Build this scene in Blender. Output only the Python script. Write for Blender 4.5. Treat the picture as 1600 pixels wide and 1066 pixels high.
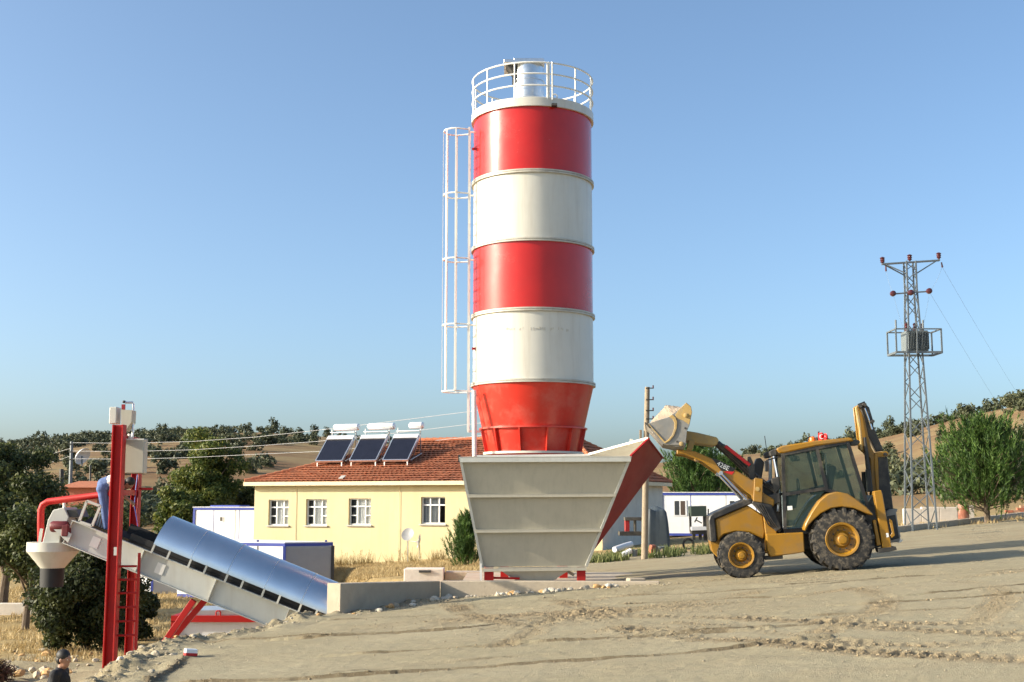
import bpy, bmesh, math, random
import numpy as np
from mathutils import Vector, Matrix, Euler

for o in list(bpy.data.objects):
    bpy.data.objects.remove(o)
SC = bpy.context.scene
COL = SC.collection
R = math.radians

# ---------------------------------------------------------------- camera
FPX = 1911.0                      # focal length in pixels of the 1600 px wide photograph
EYE = 1.6
PITCH = math.atan((780 - 533) / FPX)
cam_d = bpy.data.cameras.new('camera')
cam = bpy.data.objects.new('camera', cam_d)
COL.objects.link(cam)
cam_d.sensor_width = 36.0
cam_d.lens = 36.0 * FPX / 1600.0
cam_d.clip_start = 0.1
cam_d.clip_end = 5000
cam.location = (0, 0, EYE)
cam.rotation_euler = (math.pi / 2 + PITCH, 0, 0)
SC.camera = cam

# ---------------------------------------------------------------- sky, sun, exposure
SUN_EL = R(21)
SUN_AZ = Vector((-0.985, -0.172, 0)).normalized()      # towards the sun
world = bpy.data.worlds.new('World')
SC.world = world
world.use_nodes = True
wn = world.node_tree
wn.nodes.clear()
sky = wn.nodes.new('ShaderNodeTexSky')
sky.sky_type = 'NISHITA'
sky.sun_disc = False
sky.sun_elevation = SUN_EL
sky.sun_rotation = math.atan2(SUN_AZ.x, SUN_AZ.y)
sky.altitude = 900
sky.air_density = 0.8
sky.dust_density = 6.0
sky.ozone_density = 2.5
bg = wn.nodes.new('ShaderNodeBackground')
bg.inputs['Strength'].default_value = 0.15
wo = wn.nodes.new('ShaderNodeOutputWorld')
wb = wn.nodes.new('ShaderNodeVectorMath'); wb.operation = 'MULTIPLY'      # white balance of the camera
wb.inputs[1].default_value = (0.98, 1.035, 0.985)
wn.links.new(sky.outputs[0], wb.inputs[0])
wn.links.new(wb.outputs[0], bg.inputs[0])
wn.links.new(bg.outputs[0], wo.inputs[0])

sun_d = bpy.data.lights.new('sun', 'SUN')
sun_d.energy = 4.4
sun_d.angle = R(0.53)
sun_d.color = (1.0, 0.89, 0.72)
sun = bpy.data.objects.new('sun', sun_d)
COL.objects.link(sun)
sdir = Vector((SUN_AZ.x * math.cos(SUN_EL), SUN_AZ.y * math.cos(SUN_EL), math.sin(SUN_EL)))
sun.rotation_euler = sdir.to_track_quat('Z', 'Y').to_euler()
sun.location = (-30, -10, 40)

vs = SC.view_settings
vs.view_transform = 'Standard'
vs.look = 'None'
vs.gamma = 1.0
vs.use_curve_mapping = False
vs.exposure = 0.90
SC.cycles.max_bounces = 6
SC.cycles.transparent_max_bounces = 16

# ---------------------------------------------------------------- pixel helpers (photo pixel + real depth -> world)
CP, SP = math.cos(PITCH), math.sin(PITCH)
def ray(px, py):
    a, b = (px - 800) / FPX, (533 - py) / FPX
    return Vector((a, CP - b * SP, SP + b * CP))
def P(px, py, Y):
    d = ray(px, py)
    t = Y / d.y
    return Vector((d.x * t, Y, EYE + d.z * t))
SX, SY = 0.07, -0.0175
def G(px, py):
    d = ray(px, py)
    t = EYE / (SX * d.x + SY * d.y - d.z)
    return Vector((d.x * t, d.y * t, EYE + d.z * t))

# ---------------------------------------------------------------- scene-tree helpers
ORG = {}
def tag(o, label=None, cat=None, group=None, kind=None):
    if label: o['label'] = label
    if cat: o['category'] = cat
    if group: o['group'] = group
    if kind: o['kind'] = kind
    return o
def thing(name, loc, label, cat, group=None, rot=(0, 0, 0), local=False):
    o = bpy.data.objects.new(name, None)
    o.empty_display_size = 0.2
    COL.objects.link(o)
    o.location = loc
    o.rotation_euler = rot
    ORG[o.name] = Vector((0, 0, 0)) if local else Vector(loc)
    return tag(o, label, cat, group)
def copy_tree(o, parent=None, loc=None):
    c = o.copy()
    COL.objects.link(c)
    c.parent = parent
    if loc is not None: c.location = loc
    for ch in o.children:
        copy_tree(ch, c)
    return c
def link_mesh(name, me, mat, parent=None, org=None):
    o = bpy.data.objects.new(name, me)
    COL.objects.link(o)
    if mat is not None and not me.materials:
        me.materials.append(mat)
    if parent is not None:
        o.parent = parent
        ORG[o.name] = ORG.get(parent.name, Vector((0, 0, 0)))
    else:
        ORG[o.name] = Vector(org) if org is not None else Vector((0, 0, 0))
        if org is not None: o.location = org
    return o

class MB:
    def __init__(s):
        s.v = []; s.f = []
    def add(s, vs, fs):
        n = len(s.v)
        s.v += [Vector(p) for p in vs]
        s.f += [tuple(i + n for i in f) for f in fs]
        return s
    def box(s, c, size, rot=None):
        c = Vector(c); hx, hy, hz = [q / 2 for q in size]
        pts = [Vector((x, y, z)) for z in (-hz, hz) for y in (-hy, hy) for x in (-hx, hx)]
        if rot is not None: pts = [rot @ p for p in pts]
        return s.add([c + p for p in pts], [(0, 2, 3, 1), (4, 5, 7, 6), (0, 1, 5, 4), (2, 6, 7, 3), (0, 4, 6, 2), (1, 3, 7, 5)])
    def bb(s, x0, x1, y0, y1, z0, z1):
        return s.box(((x0 + x1) / 2, (y0 + y1) / 2, (z0 + z1) / 2), (abs(x1 - x0), abs(y1 - y0), abs(z1 - z0)))
    def bar(s, a, b, w, h, up=(0, 0, 1)):
        a, b = Vector(a), Vector(b); d = b - a; L = d.length; d.normalize()
        up = Vector(up)
        if abs(d.dot(up)) > 0.98: up = Vector((1, 0, 0)) if abs(d.x) < 0.9 else Vector((0, 1, 0))
        sd = d.cross(up).normalized(); u2 = sd.cross(d).normalized()
        m = Matrix((d, sd, u2)).transposed()
        return s.box((a + b) / 2, (L, w, h), m)
    def prism(s, poly, off):
        poly = [Vector(p) for p in poly]; off = Vector(off); n = len(poly)
        fs = [tuple(range(n)), tuple(range(2 * n - 1, n - 1, -1))]
        fs += [(i, i + n, (i + 1) % n + n, (i + 1) % n) for i in range(n)]
        return s.add(poly + [p + off for p in poly], fs)
    def tube(s, pts, r, n=8, cap=True):
        pts = [Vector(p) for p in pts]; k = len(pts)
        rr = r if isinstance(r, (list, tuple)) else [r] * k
        vs, fs = [], []
        prev = None
        for i, p in enumerate(pts):
            t = (pts[min(i + 1, k - 1)] - pts[max(i - 1, 0)]).normalized()
            if prev is None:
                a = Vector((0, 0, 1)) if abs(t.z) < 0.9 else Vector((1, 0, 0))
                u = t.cross(a).normalized()
            else:
                u = (prev - t * prev.dot(t)).normalized()
            w = t.cross(u); prev = u
            for j in range(n):
                an = 2 * math.pi * j / n
                vs.append(p + (u * math.cos(an) + w * math.sin(an)) * rr[i])
        for i in range(k - 1):
            for j in range(n):
                fs.append((i * n + j, i * n + (j + 1) % n, (i + 1) * n + (j + 1) % n, (i + 1) * n + j))
        if cap:
            fs.append(tuple(range(n - 1, -1, -1))); fs.append(tuple((k - 1) * n + j for j in range(n)))
        return s.add(vs, fs)
    def lathe(s, prof, c, n=48, axis='Z', a0=0.0, a1=2 * math.pi, closed=False):
        c = Vector(c); full = abs(a1 - a0 - 2 * math.pi) < 1e-6
        m = n if full else n + 1
        vs, fs = [], []
        for r, h in prof:
            for j in range(m):
                a = a0 + (a1 - a0) * j / n
                if axis == 'Z': q = Vector((r * math.cos(a), r * math.sin(a), h))
                elif axis == 'Y': q = Vector((r * math.cos(a), h, r * math.sin(a)))
                else: q = Vector((h, r * math.cos(a), r * math.sin(a)))
                vs.append(c + q)
        k = len(prof)
        for i in range(k - 1 + (1 if closed else 0)):
            i2 = (i + 1) % k
            for j in range(n):
                j2 = (j + 1) % m
                fs.append((i * m + j, i * m + j2, i2 * m + j2, i2 * m + j))
        return s.add(vs, fs)
    def ball(s, c, rx, ry, rz, n=10, m=7):
        c = Vector(c); vs = [c + Vector((0, 0, rz))]; fs = []
        for i in range(1, m):
            t = math.pi * i / m
            for j in range(n):
                a = 2 * math.pi * j / n
                vs.append(c + Vector((rx * math.sin(t) * math.cos(a), ry * math.sin(t) * math.sin(a), rz * math.cos(t))))
        vs.append(c - Vector((0, 0, rz)))
        for j in range(n):
            fs.append((0, 1 + j, 1 + (j + 1) % n))
            fs.append((len(vs) - 1, 1 + (m - 2) * n + (j + 1) % n, 1 + (m - 2) * n + j))
        for i in range(m - 2):
            for j in range(n):
                fs.append((1 + i * n + j, 1 + (i + 1) * n + j, 1 + (i + 1) * n + (j + 1) % n, 1 + i * n + (j + 1) % n))
        return s.add(vs, fs)
    def mesh(s, name, org=(0, 0, 0), bevel=0.0, seg=1, smooth=30):
        org = Vector(org)
        bm = bmesh.new()
        vv = [bm.verts.new(p - org) for p in s.v]
        for f in s.f:
            try: bm.faces.new([vv[i] for i in f])
            except ValueError: pass
        bm.normal_update()
        bmesh.ops.recalc_face_normals(bm, faces=bm.faces)
        if bevel:
            ed = [e for e in bm.edges if len(e.link_faces) == 2 and e.calc_face_angle(0) > R(40)]
            bmesh.ops.bevel(bm, geom=ed, offset=bevel, segments=seg, affect='EDGES', clamp_overlap=True, profile=0.6)
        me = bpy.data.meshes.new(name)
        bm.to_mesh(me); bm.free()
        if smooth:
            me.shade_smooth()
            me.set_sharp_from_angle(angle=R(smooth))
        return me
    def build(s, name, mat, parent=None, org=None, bevel=0.0, seg=1, smooth=30):
        o_ = ORG[parent.name] if parent is not None else (Vector(org) if org is not None else Vector((0, 0, 0)))
        return link_mesh(name, s.mesh(name, o_, bevel, seg, smooth), mat, parent, org)

# ---------------------------------------------------------------- materials
def S(c):      # sRGB 0-255 -> linear
    return tuple((v / 255 / 12.92) if v / 255 <= 0.04045 else ((v / 255 + 0.055) / 1.055) ** 2.4 for v in c)
def mat(name, col, rough=0.6, metal=0.0, var=0.12, vscale=3.0, bump=0.0, bscale=40.0, dirt=None, damt=0.4, dscale=1.2,
        coat=0.0, spec=0.5, world_co=False, streak=False, trans=0.0):
    m = bpy.data.materials.new(name)
    m.use_nodes = True
    nt = m.node_tree; N = nt.nodes; L = nt.links
    b = N['Principled BSDF']
    b.inputs['Roughness'].default_value = rough
    b.inputs['Metallic'].default_value = metal
    b.inputs['Coat Weight'].default_value = coat
    b.inputs['Coat Roughness'].default_value = 0.12
    b.inputs['Specular IOR Level'].default_value = spec
    if world_co:
        co = N.new('ShaderNodeNewGeometry').outputs['Position']
    else:
        co = N.new('ShaderNodeTexCoord').outputs['Object']
    n1 = N.new('ShaderNodeTexNoise'); n1.inputs['Scale'].default_value = vscale; n1.inputs['Detail'].default_value = 6
    n1.inputs['Roughness'].default_value = 0.6
    L.new(co, n1.inputs['Vector'])
    mr = N.new('ShaderNodeMapRange'); mr.inputs[1].default_value = 0.25; mr.inputs[2].default_value = 0.75
    mr.inputs[3].default_value = 1 - var; mr.inputs[4].default_value = 1 + var
    L.new(n1.outputs[0], mr.inputs[0])
    mx = N.new('ShaderNodeVectorMath'); mx.operation = 'SCALE'
    mx.inputs[0].default_value = col
    L.new(mr.outputs[0], mx.inputs['Scale'])
    out = mx.outputs[0]
    if dirt is not None:
        n2 = N.new('ShaderNodeTexNoise'); n2.inputs['Scale'].default_value = dscale; n2.inputs['Detail'].default_value = 9
        n2.inputs['Roughness'].default_value = 0.7
        if streak:
            mp = N.new('ShaderNodeMapping'); mp.inputs['Scale'].default_value = (6, 6, 0.5)
            L.new(co, mp.inputs[0]); L.new(mp.outputs[0], n2.inputs['Vector'])
        else:
            L.new(co, n2.inputs['Vector'])
        r2 = N.new('ShaderNodeMapRange'); r2.inputs[1].default_value = 0.48; r2.inputs[2].default_value = 0.72
        r2.inputs[4].default_value = damt
        L.new(n2.outputs[0], r2.inputs[0])
        mm = N.new('ShaderNodeMix'); mm.data_type = 'RGBA'
        L.new(r2.outputs[0], mm.inputs[0]); L.new(out, mm.inputs[6]); mm.inputs[7].default_value = (*dirt, 1)
        out = mm.outputs[2]
        rr = N.new('ShaderNodeMapRange'); rr.inputs[3].default_value = rough; rr.inputs[4].default_value = min(1, rough + 0.35)
        L.new(r2.outputs[0], rr.inputs[0]); L.new(rr.outputs[0], b.inputs['Roughness'])
    L.new(out, b.inputs['Base Color'])
    if bump:
        n3 = N.new('ShaderNodeTexNoise'); n3.inputs['Scale'].default_value = bscale; n3.inputs['Detail'].default_value = 6
        L.new(co, n3.inputs['Vector'])
        bp = N.new('ShaderNodeBump'); bp.inputs['Strength'].default_value = min(1, bump); bp.inputs['Distance'].default_value = 0.02
        L.new(n3.outputs[0], bp.inputs['Height']); L.new(bp.outputs[0], b.inputs['Normal'])
    return m

def leaf_mat(name, cols, scale=0.9, transl=0.35, rough=0.55):
    m = bpy.data.materials.new(name); m.use_nodes = True
    nt = m.node_tree; N = nt.nodes; L = nt.links
    b = N['Principled BSDF']; b.inputs['Roughness'].default_value = rough; b.inputs['Specular IOR Level'].default_value = 0.3
    geo = N.new('ShaderNodeNewGeometry')
    n1 = N.new('ShaderNodeTexNoise'); n1.inputs['Scale'].default_value = scale; n1.inputs['Detail'].default_value = 3
    L.new(geo.outputs['Position'], n1.inputs['Vector'])
    ad = N.new('ShaderNodeMath'); ad.operation = 'MULTIPLY_ADD'
    L.new(geo.outputs['Random Per Island'], ad.inputs[0]); ad.inputs[1].default_value = 0.45
    sb = N.new('ShaderNodeMath'); sb.operation = 'SUBTRACT'; sb.inputs[1].default_value = 0.22
    L.new(n1.outputs[0], sb.inputs[0]); L.new(sb.outputs[0], ad.inputs[2])
    cr = N.new('ShaderNodeValToRGB')
    el = cr.color_ramp.elements
    el[0].position = 0.25; el[0].color = (*cols[0], 1)
    el[1].position = 0.8; el[1].color = (*cols[-1], 1)
    if len(cols) == 3:
        e = el.new(0.52); e.color = (*cols[1], 1)
    L.new(ad.outputs[0], cr.inputs[0]); L.new(cr.outputs[0], b.inputs['Base Color'])
    tr = N.new('ShaderNodeBsdfTranslucent'); L.new(cr.outputs[0], tr.inputs[0])
    ms = N.new('ShaderNodeMixShader'); ms.inputs[0].default_value = transl
    L.new(b.outputs[0], ms.inputs[1]); L.new(tr.outputs[0], ms.inputs[2])
    L.new(ms.outputs[0], N['Material Output'].inputs[0])
    return m

DUST = (0.40, 0.34, 0.25)
M = {}
M['red'] = mat('silo_red_paint', (0.49, 0.018, 0.012), 0.21, var=0.08, vscale=1.3, dirt=(0.40, 0.035, 0.025), damt=0.35, dscale=0.8, coat=0.1, spec=0.4, bump=0.12, bscale=1.7)
M['red_cone'] = mat('cone_red_paint', (0.58, 0.030, 0.016), 0.33, var=0.1, vscale=1.5, dirt=(0.55, 0.16, 0.11), damt=0.5, dscale=1.4, coat=0.1)
M['white'] = mat('silo_white_paint', (0.62, 0.595, 0.515), 0.36, var=0.05, vscale=1.2, dirt=(0.46, 0.40, 0.31), damt=0.4, dscale=0.9, streak=True, bump=0.10, bscale=1.7)
M['flange'] = mat('silo_flange', (0.50, 0.475, 0.40), 0.5, var=0.1, vscale=3, dirt=(0.22, 0.12, 0.07), damt=0.5, dscale=2.5)
M['white_rail'] = mat('white_rail_paint', (0.76, 0.74, 0.68), 0.45, var=0.06)
M['cream'] = mat('hopper_cream_paint', (0.46, 0.425, 0.335), 0.5, var=0.06, vscale=2.2, dirt=(0.33, 0.30, 0.235), damt=0.35, dscale=1.6, streak=True, bump=0.06, bscale=6)
M['wing_red'] = mat('hopper_red_paint', (0.30, 0.008, 0.010), 0.5, var=0.1, dirt=(0.20, 0.03, 0.025), damt=0.4)
M['frame_red'] = mat('frame_red_paint', (0.42, 0.011, 0.009), 0.5, var=0.12, dirt=(0.25, 0.05, 0.04), damt=0.4, spec=0.3)
M['galv'] = mat('galvanised_steel', (0.62, 0.64, 0.66), 0.33, 0.9, var=0.10, vscale=9)
M['hood'] = mat('hood_galvanised', (0.78, 0.79, 0.80), 0.27, 1.0, var=0.06, vscale=2.5, bump=0.07, bscale=1.3)
M['maroon'] = mat('motor_maroon', (0.13, 0.012, 0.014), 0.5, var=0.15)
M['girder'] = mat('girder_grey_paint', (0.52, 0.52, 0.47), 0.5, var=0.07, dirt=(0.40, 0.36, 0.29), damt=0.4, streak=True)
M['belt'] = mat('black_rubber_belt', (0.018, 0.018, 0.018), 0.7, var=0.3)
M['rubber'] = mat('tyre_rubber', (0.022, 0.021, 0.020), 0.8, var=0.25, vscale=6, dirt=(0.27, 0.22, 0.155), damt=0.75, dscale=9.0, bump=0.2, bscale=30)
M['yellow'] = mat('loader_yellow_paint', (0.30, 0.148, 0.011), 0.36, var=0.14, vscale=2, dirt=(0.185, 0.125, 0.06), damt=0.9, dscale=1.7)
M['yellow_worn'] = mat('worn_yellow_paint', (0.44, 0.29, 0.095), 0.6, var=0.2, vscale=4, dirt=(0.30, 0.26, 0.2), damt=0.8, dscale=2.5)
M['bucket'] = mat('worn_bucket_steel', (0.24, 0.235, 0.22), 0.5, 0.25, var=0.2, vscale=4, dirt=(0.36, 0.30, 0.22), damt=0.6, dscale=2.5)
M['black'] = mat('black_paint', (0.015, 0.015, 0.016), 0.45, var=0.2, dirt=DUST, damt=0.22, dscale=2)
M['dark'] = mat('dark_steel', (0.045, 0.043, 0.04), 0.5, 0.3, var=0.2, dirt=DUST, damt=0.25)
M['chrome'] = mat('chrome_rod', (0.8, 0.8, 0.8), 0.15, 1.0, var=0.03)
M['red_plastic'] = mat('red_guard', (0.48, 0.012, 0.012), 0.5, var=0.1)
M['decal_white'] = mat('decal_white', (0.78, 0.78, 0.75), 0.5, var=0.03)
M['orange'] = mat('orange_lens', (0.75, 0.16, 0.01), 0.3, var=0.05)
M['flag_red'] = mat('flag_red_cloth', (0.62, 0.012, 0.014), 0.7, var=0.08)
M['conc'] = mat('concrete', (0.43, 0.36, 0.265), 0.85, var=0.14, vscale=2.5, dirt=(0.28, 0.22, 0.16), damt=0.45, bump=0.35, bscale=18)
M['whitewash'] = mat('whitewashed_block', (0.68, 0.62, 0.54), 0.8, var=0.12, dirt=(0.42, 0.34, 0.26), damt=0.6, bump=0.2, bscale=14)
M['plaster'] = mat('yellow_plaster', (0.575, 0.49, 0.285), 0.85, var=0.06, vscale=1.2, dirt=(0.50, 0.41, 0.24), damt=0.55, dscale=0.4, streak=True, bump=0.1, bscale=25)
M['plaster_side'] = mat('cream_plaster', (0.62, 0.58, 0.50), 0.85, var=0.06, dirt=(0.42, 0.38, 0.3), damt=0.4, bump=0.1, bscale=20)
M['fascia'] = mat('eave_board', (0.68, 0.56, 0.36), 0.7, var=0.08)
M['tile'] = mat('clay_roof_tile', (0.44, 0.145, 0.062), 0.8, var=0.28, vscale=7, dirt=(0.22, 0.10, 0.06), damt=0.6, dscale=2.2)
M['upvc'] = mat('white_window_frame', (0.80, 0.80, 0.78), 0.4, var=0.02)
M['curtain'] = mat('white_curtain', (0.82, 0.81, 0.78), 0.9, var=0.08, vscale=6)
M['sill'] = mat('grey_sill_stone', (0.42, 0.40, 0.36), 0.7, var=0.1)
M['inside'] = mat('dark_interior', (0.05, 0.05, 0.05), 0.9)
M['solar'] = mat('solar_absorber', (0.010, 0.011, 0.020), 0.2, var=0.2, coat=0.1, spec=0.35)
M['tank_metal'] = mat('water_tank_sheet', (0.88, 0.88, 0.88), 0.3, 0.45, var=0.04)
M['cwhite'] = mat('container_white_panel', (0.78, 0.78, 0.78), 0.5, var=0.03, dirt=(0.58, 0.55, 0.5), damt=0.3, streak=True)
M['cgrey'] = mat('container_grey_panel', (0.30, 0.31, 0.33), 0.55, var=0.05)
M['cblue'] = mat('container_blue_trim', (0.045, 0.07, 0.33), 0.5, var=0.1)
M['tower'] = mat('tower_grey_paint', (0.165, 0.185, 0.195), 0.5, 0.35, var=0.12)
M['porc'] = mat('brown_porcelain', (0.09, 0.022, 0.022), 0.2, var=0.1, coat=0.4)
M['trafo'] = mat('transformer_grey', (0.15, 0.17, 0.17), 0.45, var=0.1)
M['wire'] = mat('wire_aluminium', (0.42, 0.42, 0.42), 0.5, 0.3, var=0.02)
M['wire_thin'] = mat('wire_grey', (0.22, 0.25, 0.28), 0.6, 0.2, var=0.02)
M['wood'] = mat('weathered_pole_wood', (0.29, 0.23, 0.16), 0.85, var=0.2, vscale=5, dirt=(0.2, 0.15, 0.1), damt=0.5, streak=True, bump=0.3, bscale=20)
M['bark'] = mat('bark', (0.13, 0.095, 0.065), 0.9, var=0.3, vscale=6, bump=0.5, bscale=20)
M['stone'] = mat('pale_limestone', (0.40, 0.345, 0.255), 0.85, var=0.22, vscale=2.5, dirt=(0.42, 0.26, 0.13), damt=0.6, dscale=1.5, bump=0.3, bscale=15, world_co=True)
M['stone_w'] = mat('white_limestone', (0.50, 0.45, 0.36), 0.85, var=0.15, vscale=2.5, bump=0.3, bscale=15, world_co=True)
M['stone_o'] = mat('ochre_stone', (0.48, 0.29, 0.12), 0.85, var=0.2, vscale=2.5, bump=0.3, bscale=15, world_co=True)
M['sand'] = mat('damp_sand', (0.33, 0.26, 0.19), 0.95, var=0.15, bump=0.6, bscale=25)
M['tarp'] = mat('dark_grey_tarpaulin', (0.04, 0.05, 0.055), 0.55, var=0.2, bump=0.3, bscale=5)
M['brick'] = mat('red_brick', (0.42, 0.14, 0.08), 0.85, var=0.25, vscale=8)
M['skin'] = mat('skin', (0.33, 0.165, 0.10), 0.55, var=0.05)
M['denim'] = mat('blue_overalls', (0.085, 0.135, 0.29), 0.85, var=0.14, vscale=9, bump=0.3, bscale=14)
M['shirt_w'] = mat('white_shirt', (0.72, 0.70, 0.68), 0.85, var=0.05)
M['shirt_k'] = mat('black_shirt', (0.013, 0.013, 0.015), 0.85, var=0.2)
M['hair'] = mat('dark_hair', (0.012, 0.009, 0.007), 0.6, var=0.2)
M['shoe'] = mat('brown_shoe', (0.10, 0.05, 0.03), 0.6)
M['pipe_w'] = mat('white_plastic_pipe', (0.66, 0.66, 0.66), 0.4, var=0.05)
M['seat'] = mat('cab_seat', (0.03, 0.03, 0.035), 0.7)

def glass_mat(name, col, alpha, rough=0.03, tint=(0.82, 0.88, 0.87)):
    m = bpy.data.materials.new(name); m.use_nodes = True
    nt = m.node_tree; N = nt.nodes; L = nt.links
    b = N['Principled BSDF']
    b.inputs['Base Color'].default_value = (*col, 1)
    b.inputs['Roughness'].default_value = rough
    tr = N.new('ShaderNodeBsdfTransparent'); tr.inputs[0].default_value = (*tint, 1)
    nz = N.new('ShaderNodeTexNoise'); nz.inputs['Scale'].default_value = 3.0
    co = N.new('ShaderNodeTexCoord'); L.new(co.outputs['Object'], nz.inputs['Vector'])
    mr = N.new('ShaderNodeMapRange'); mr.inputs[3].default_value = alpha - 0.06; mr.inputs[4].default_value = alpha + 0.06
    L.new(nz.outputs[0], mr.inputs[0])
    ms = N.new('ShaderNodeMixShader')
    L.new(mr.outputs[0], ms.inputs[0]); L.new(tr.outputs[0], ms.inputs[1]); L.new(b.outputs[0], ms.inputs[2])
    L.new(ms.outputs[0], N['Material Output'].inputs[0])
    return m
M['cab_glass'] = glass_mat('cab_glass', (0.05, 0.085, 0.085), 0.26)
M['win_glass'] = glass_mat('window_glass', (0.10, 0.12, 0.14), 0.10, tint=(0.97, 0.98, 0.98))

# ---------------------------------------------------------------- numpy noise
_rng = np.random.RandomState(7)
_tab = _rng.rand(256, 256)
def vnoise(x, y, ox=0):
    x = x + ox * 17.3; y = y + ox * 9.1
    xi = np.floor(x).astype(int); yi = np.floor(y).astype(int)
    fx = x - xi; fy = y - yi
    fx = fx * fx * (3 - 2 * fx); fy = fy * fy * (3 - 2 * fy)
    a = _tab[xi % 256, yi % 256]; b = _tab[(xi + 1) % 256, yi % 256]
    c = _tab[xi % 256, (yi + 1) % 256]; d = _tab[(xi + 1) % 256, (yi + 1) % 256]
    return (a * (1 - fx) + b * fx) * (1 - fy) + (c * (1 - fx) + d * fx) * fy - 0.5
def fbm(x, y, oct=4, ox=0):
    r = 0; a = 1.0
    for k in range(oct):
        r = r + a * vnoise(x * 2 ** k, y * 2 ** k, ox + k); a *= 0.5
    return r
def sstep(t):
    t = np.clip(t, 0, 1)
    return t * t * (3 - 2 * t)
# ================================================================= TERRAIN
XE_Y = [-40, 9, 13, 17, 20, 21.8, 23.4, 24.7, 24.9, 28.0, 36, 43, 50, 55, 57.5, 64, 90, 600]
XE_X = [-6, -4.7, -4.7, -5.3, -5.75, -4.9, -4.2, -3.75, -3.40, -1.75, -2.2, -5.4, -6.3, -6.7, -10, -14, -24, -60]
XW_Y = [0, 20, 24.7, 24.9, 34, 40, 56, 62, 90]
XW_W = [2.2, 1.6, 1.0, 0.25, 0.3, 1.0, 1.0, 3, 6]
RU = np.array([-400, 0, 100, 200, 300, 400, 500, 600, 750, 850, 1000, 1100, 1180, 1300, 1400, 1500, 1600, 1900])
RV = np.array([720, 698, 688, 682, 676, 674, 680, 690, 700, 708, 722, 712, 706, 694, 674, 650, 628, 600])
def heights(x, y):
    xb = np.clip(x, -14, 32)
    up = SX * xb + SY * np.minimum(y, 72) + np.where(x > 32, 0.0, 0.0)
    low = np.interp(y, [0, 24, 34, 54, 90], [-2.2, -2.3, -2.5, -2.75, -2.4])
    xe = np.interp(y, XE_Y, XE_X); w = np.interp(y, XW_Y, XW_W)
    t = sstep((x - (xe - w)) / w)
    z = low + (up - low) * t
    bank = t * (1 - t) * 4
    z = z + bank * 0.22 * fbm(x * 1.7, y * 1.7, 4, 3) * np.clip((40 - y) / 10, 0, 1)
    # earth heaped along the yard edge
    e = np.exp(-((x - xe - 0.35) / 0.55) ** 2) * np.where((y > 12) & (y < 24.6), 1, 0)
    z = z + e * (0.02 + 0.16 * fbm(x * 1.1, y * 1.1, 3, 8))
    m = np.exp(-(((x + 6.0) / 0.9) ** 2 + ((y - 19.6) / 1.1) ** 2))
    z = z + 0.06 * m
    # hills
    px = 800 + x / np.maximum(y, 20) * FPX
    yr = np.interp(px, [0, 800, 1200, 1600], [420, 420, 360, 270])
    zr = EYE + (780 - np.interp(px, RU, RV)) / FPX * yr - 1.0
    y0 = np.interp(px, [0, 800, 1200, 1600], [95, 120, 105, 78])
    s = np.clip((y - y0) / (yr - y0), 0, 1)
    hz = np.where(y > yr, 1 - np.clip((y - yr) / 260, 0, 1) * 0.6, (0.35 * s + 0.65 * sstep(s)))
    z = z + (zr - z) * hz * (y > y0)
    z = z + np.clip((y - 70) / 90, 0, 1) * 3.0 * fbm(x * 0.018, y * 0.018, 3, 5) * (1 - 0.75 * hz)
    return z
def H(x, y):
    return float(heights(np.array([float(x)]), np.array([float(y)]))[0])
def on(px, py):          # photo pixel -> point on the yard, with the terrain height
    g = G(px, py)
    return Vector((g.x, g.y, H(g.x, g.y)))

def grid_mesh(name, X, Y, Z):
    r, c = X.shape
    me = bpy.data.meshes.new(name)
    nv = r * c
    me.vertices.add(nv)
    me.vertices.foreach_set('co', np.stack([X, Y, Z], -1).astype(np.float32).ravel())
    i = np.arange((r - 1))[:, None] * c + np.arange(c - 1)[None, :]
    q = np.stack([i, i + 1, i + c + 1, i + c], -1).reshape(-1, 4)
    nf = len(q)
    me.loops.add(nf * 4); me.polygons.add(nf)
    me.loops.foreach_set('vertex_index', q.ravel().astype(np.int32))
    me.polygons.foreach_set('loop_start', np.arange(0, nf * 4, 4, dtype=np.int32))
    me.update(calc_edges=True)
    me.shade_smooth()
    return me

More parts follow.
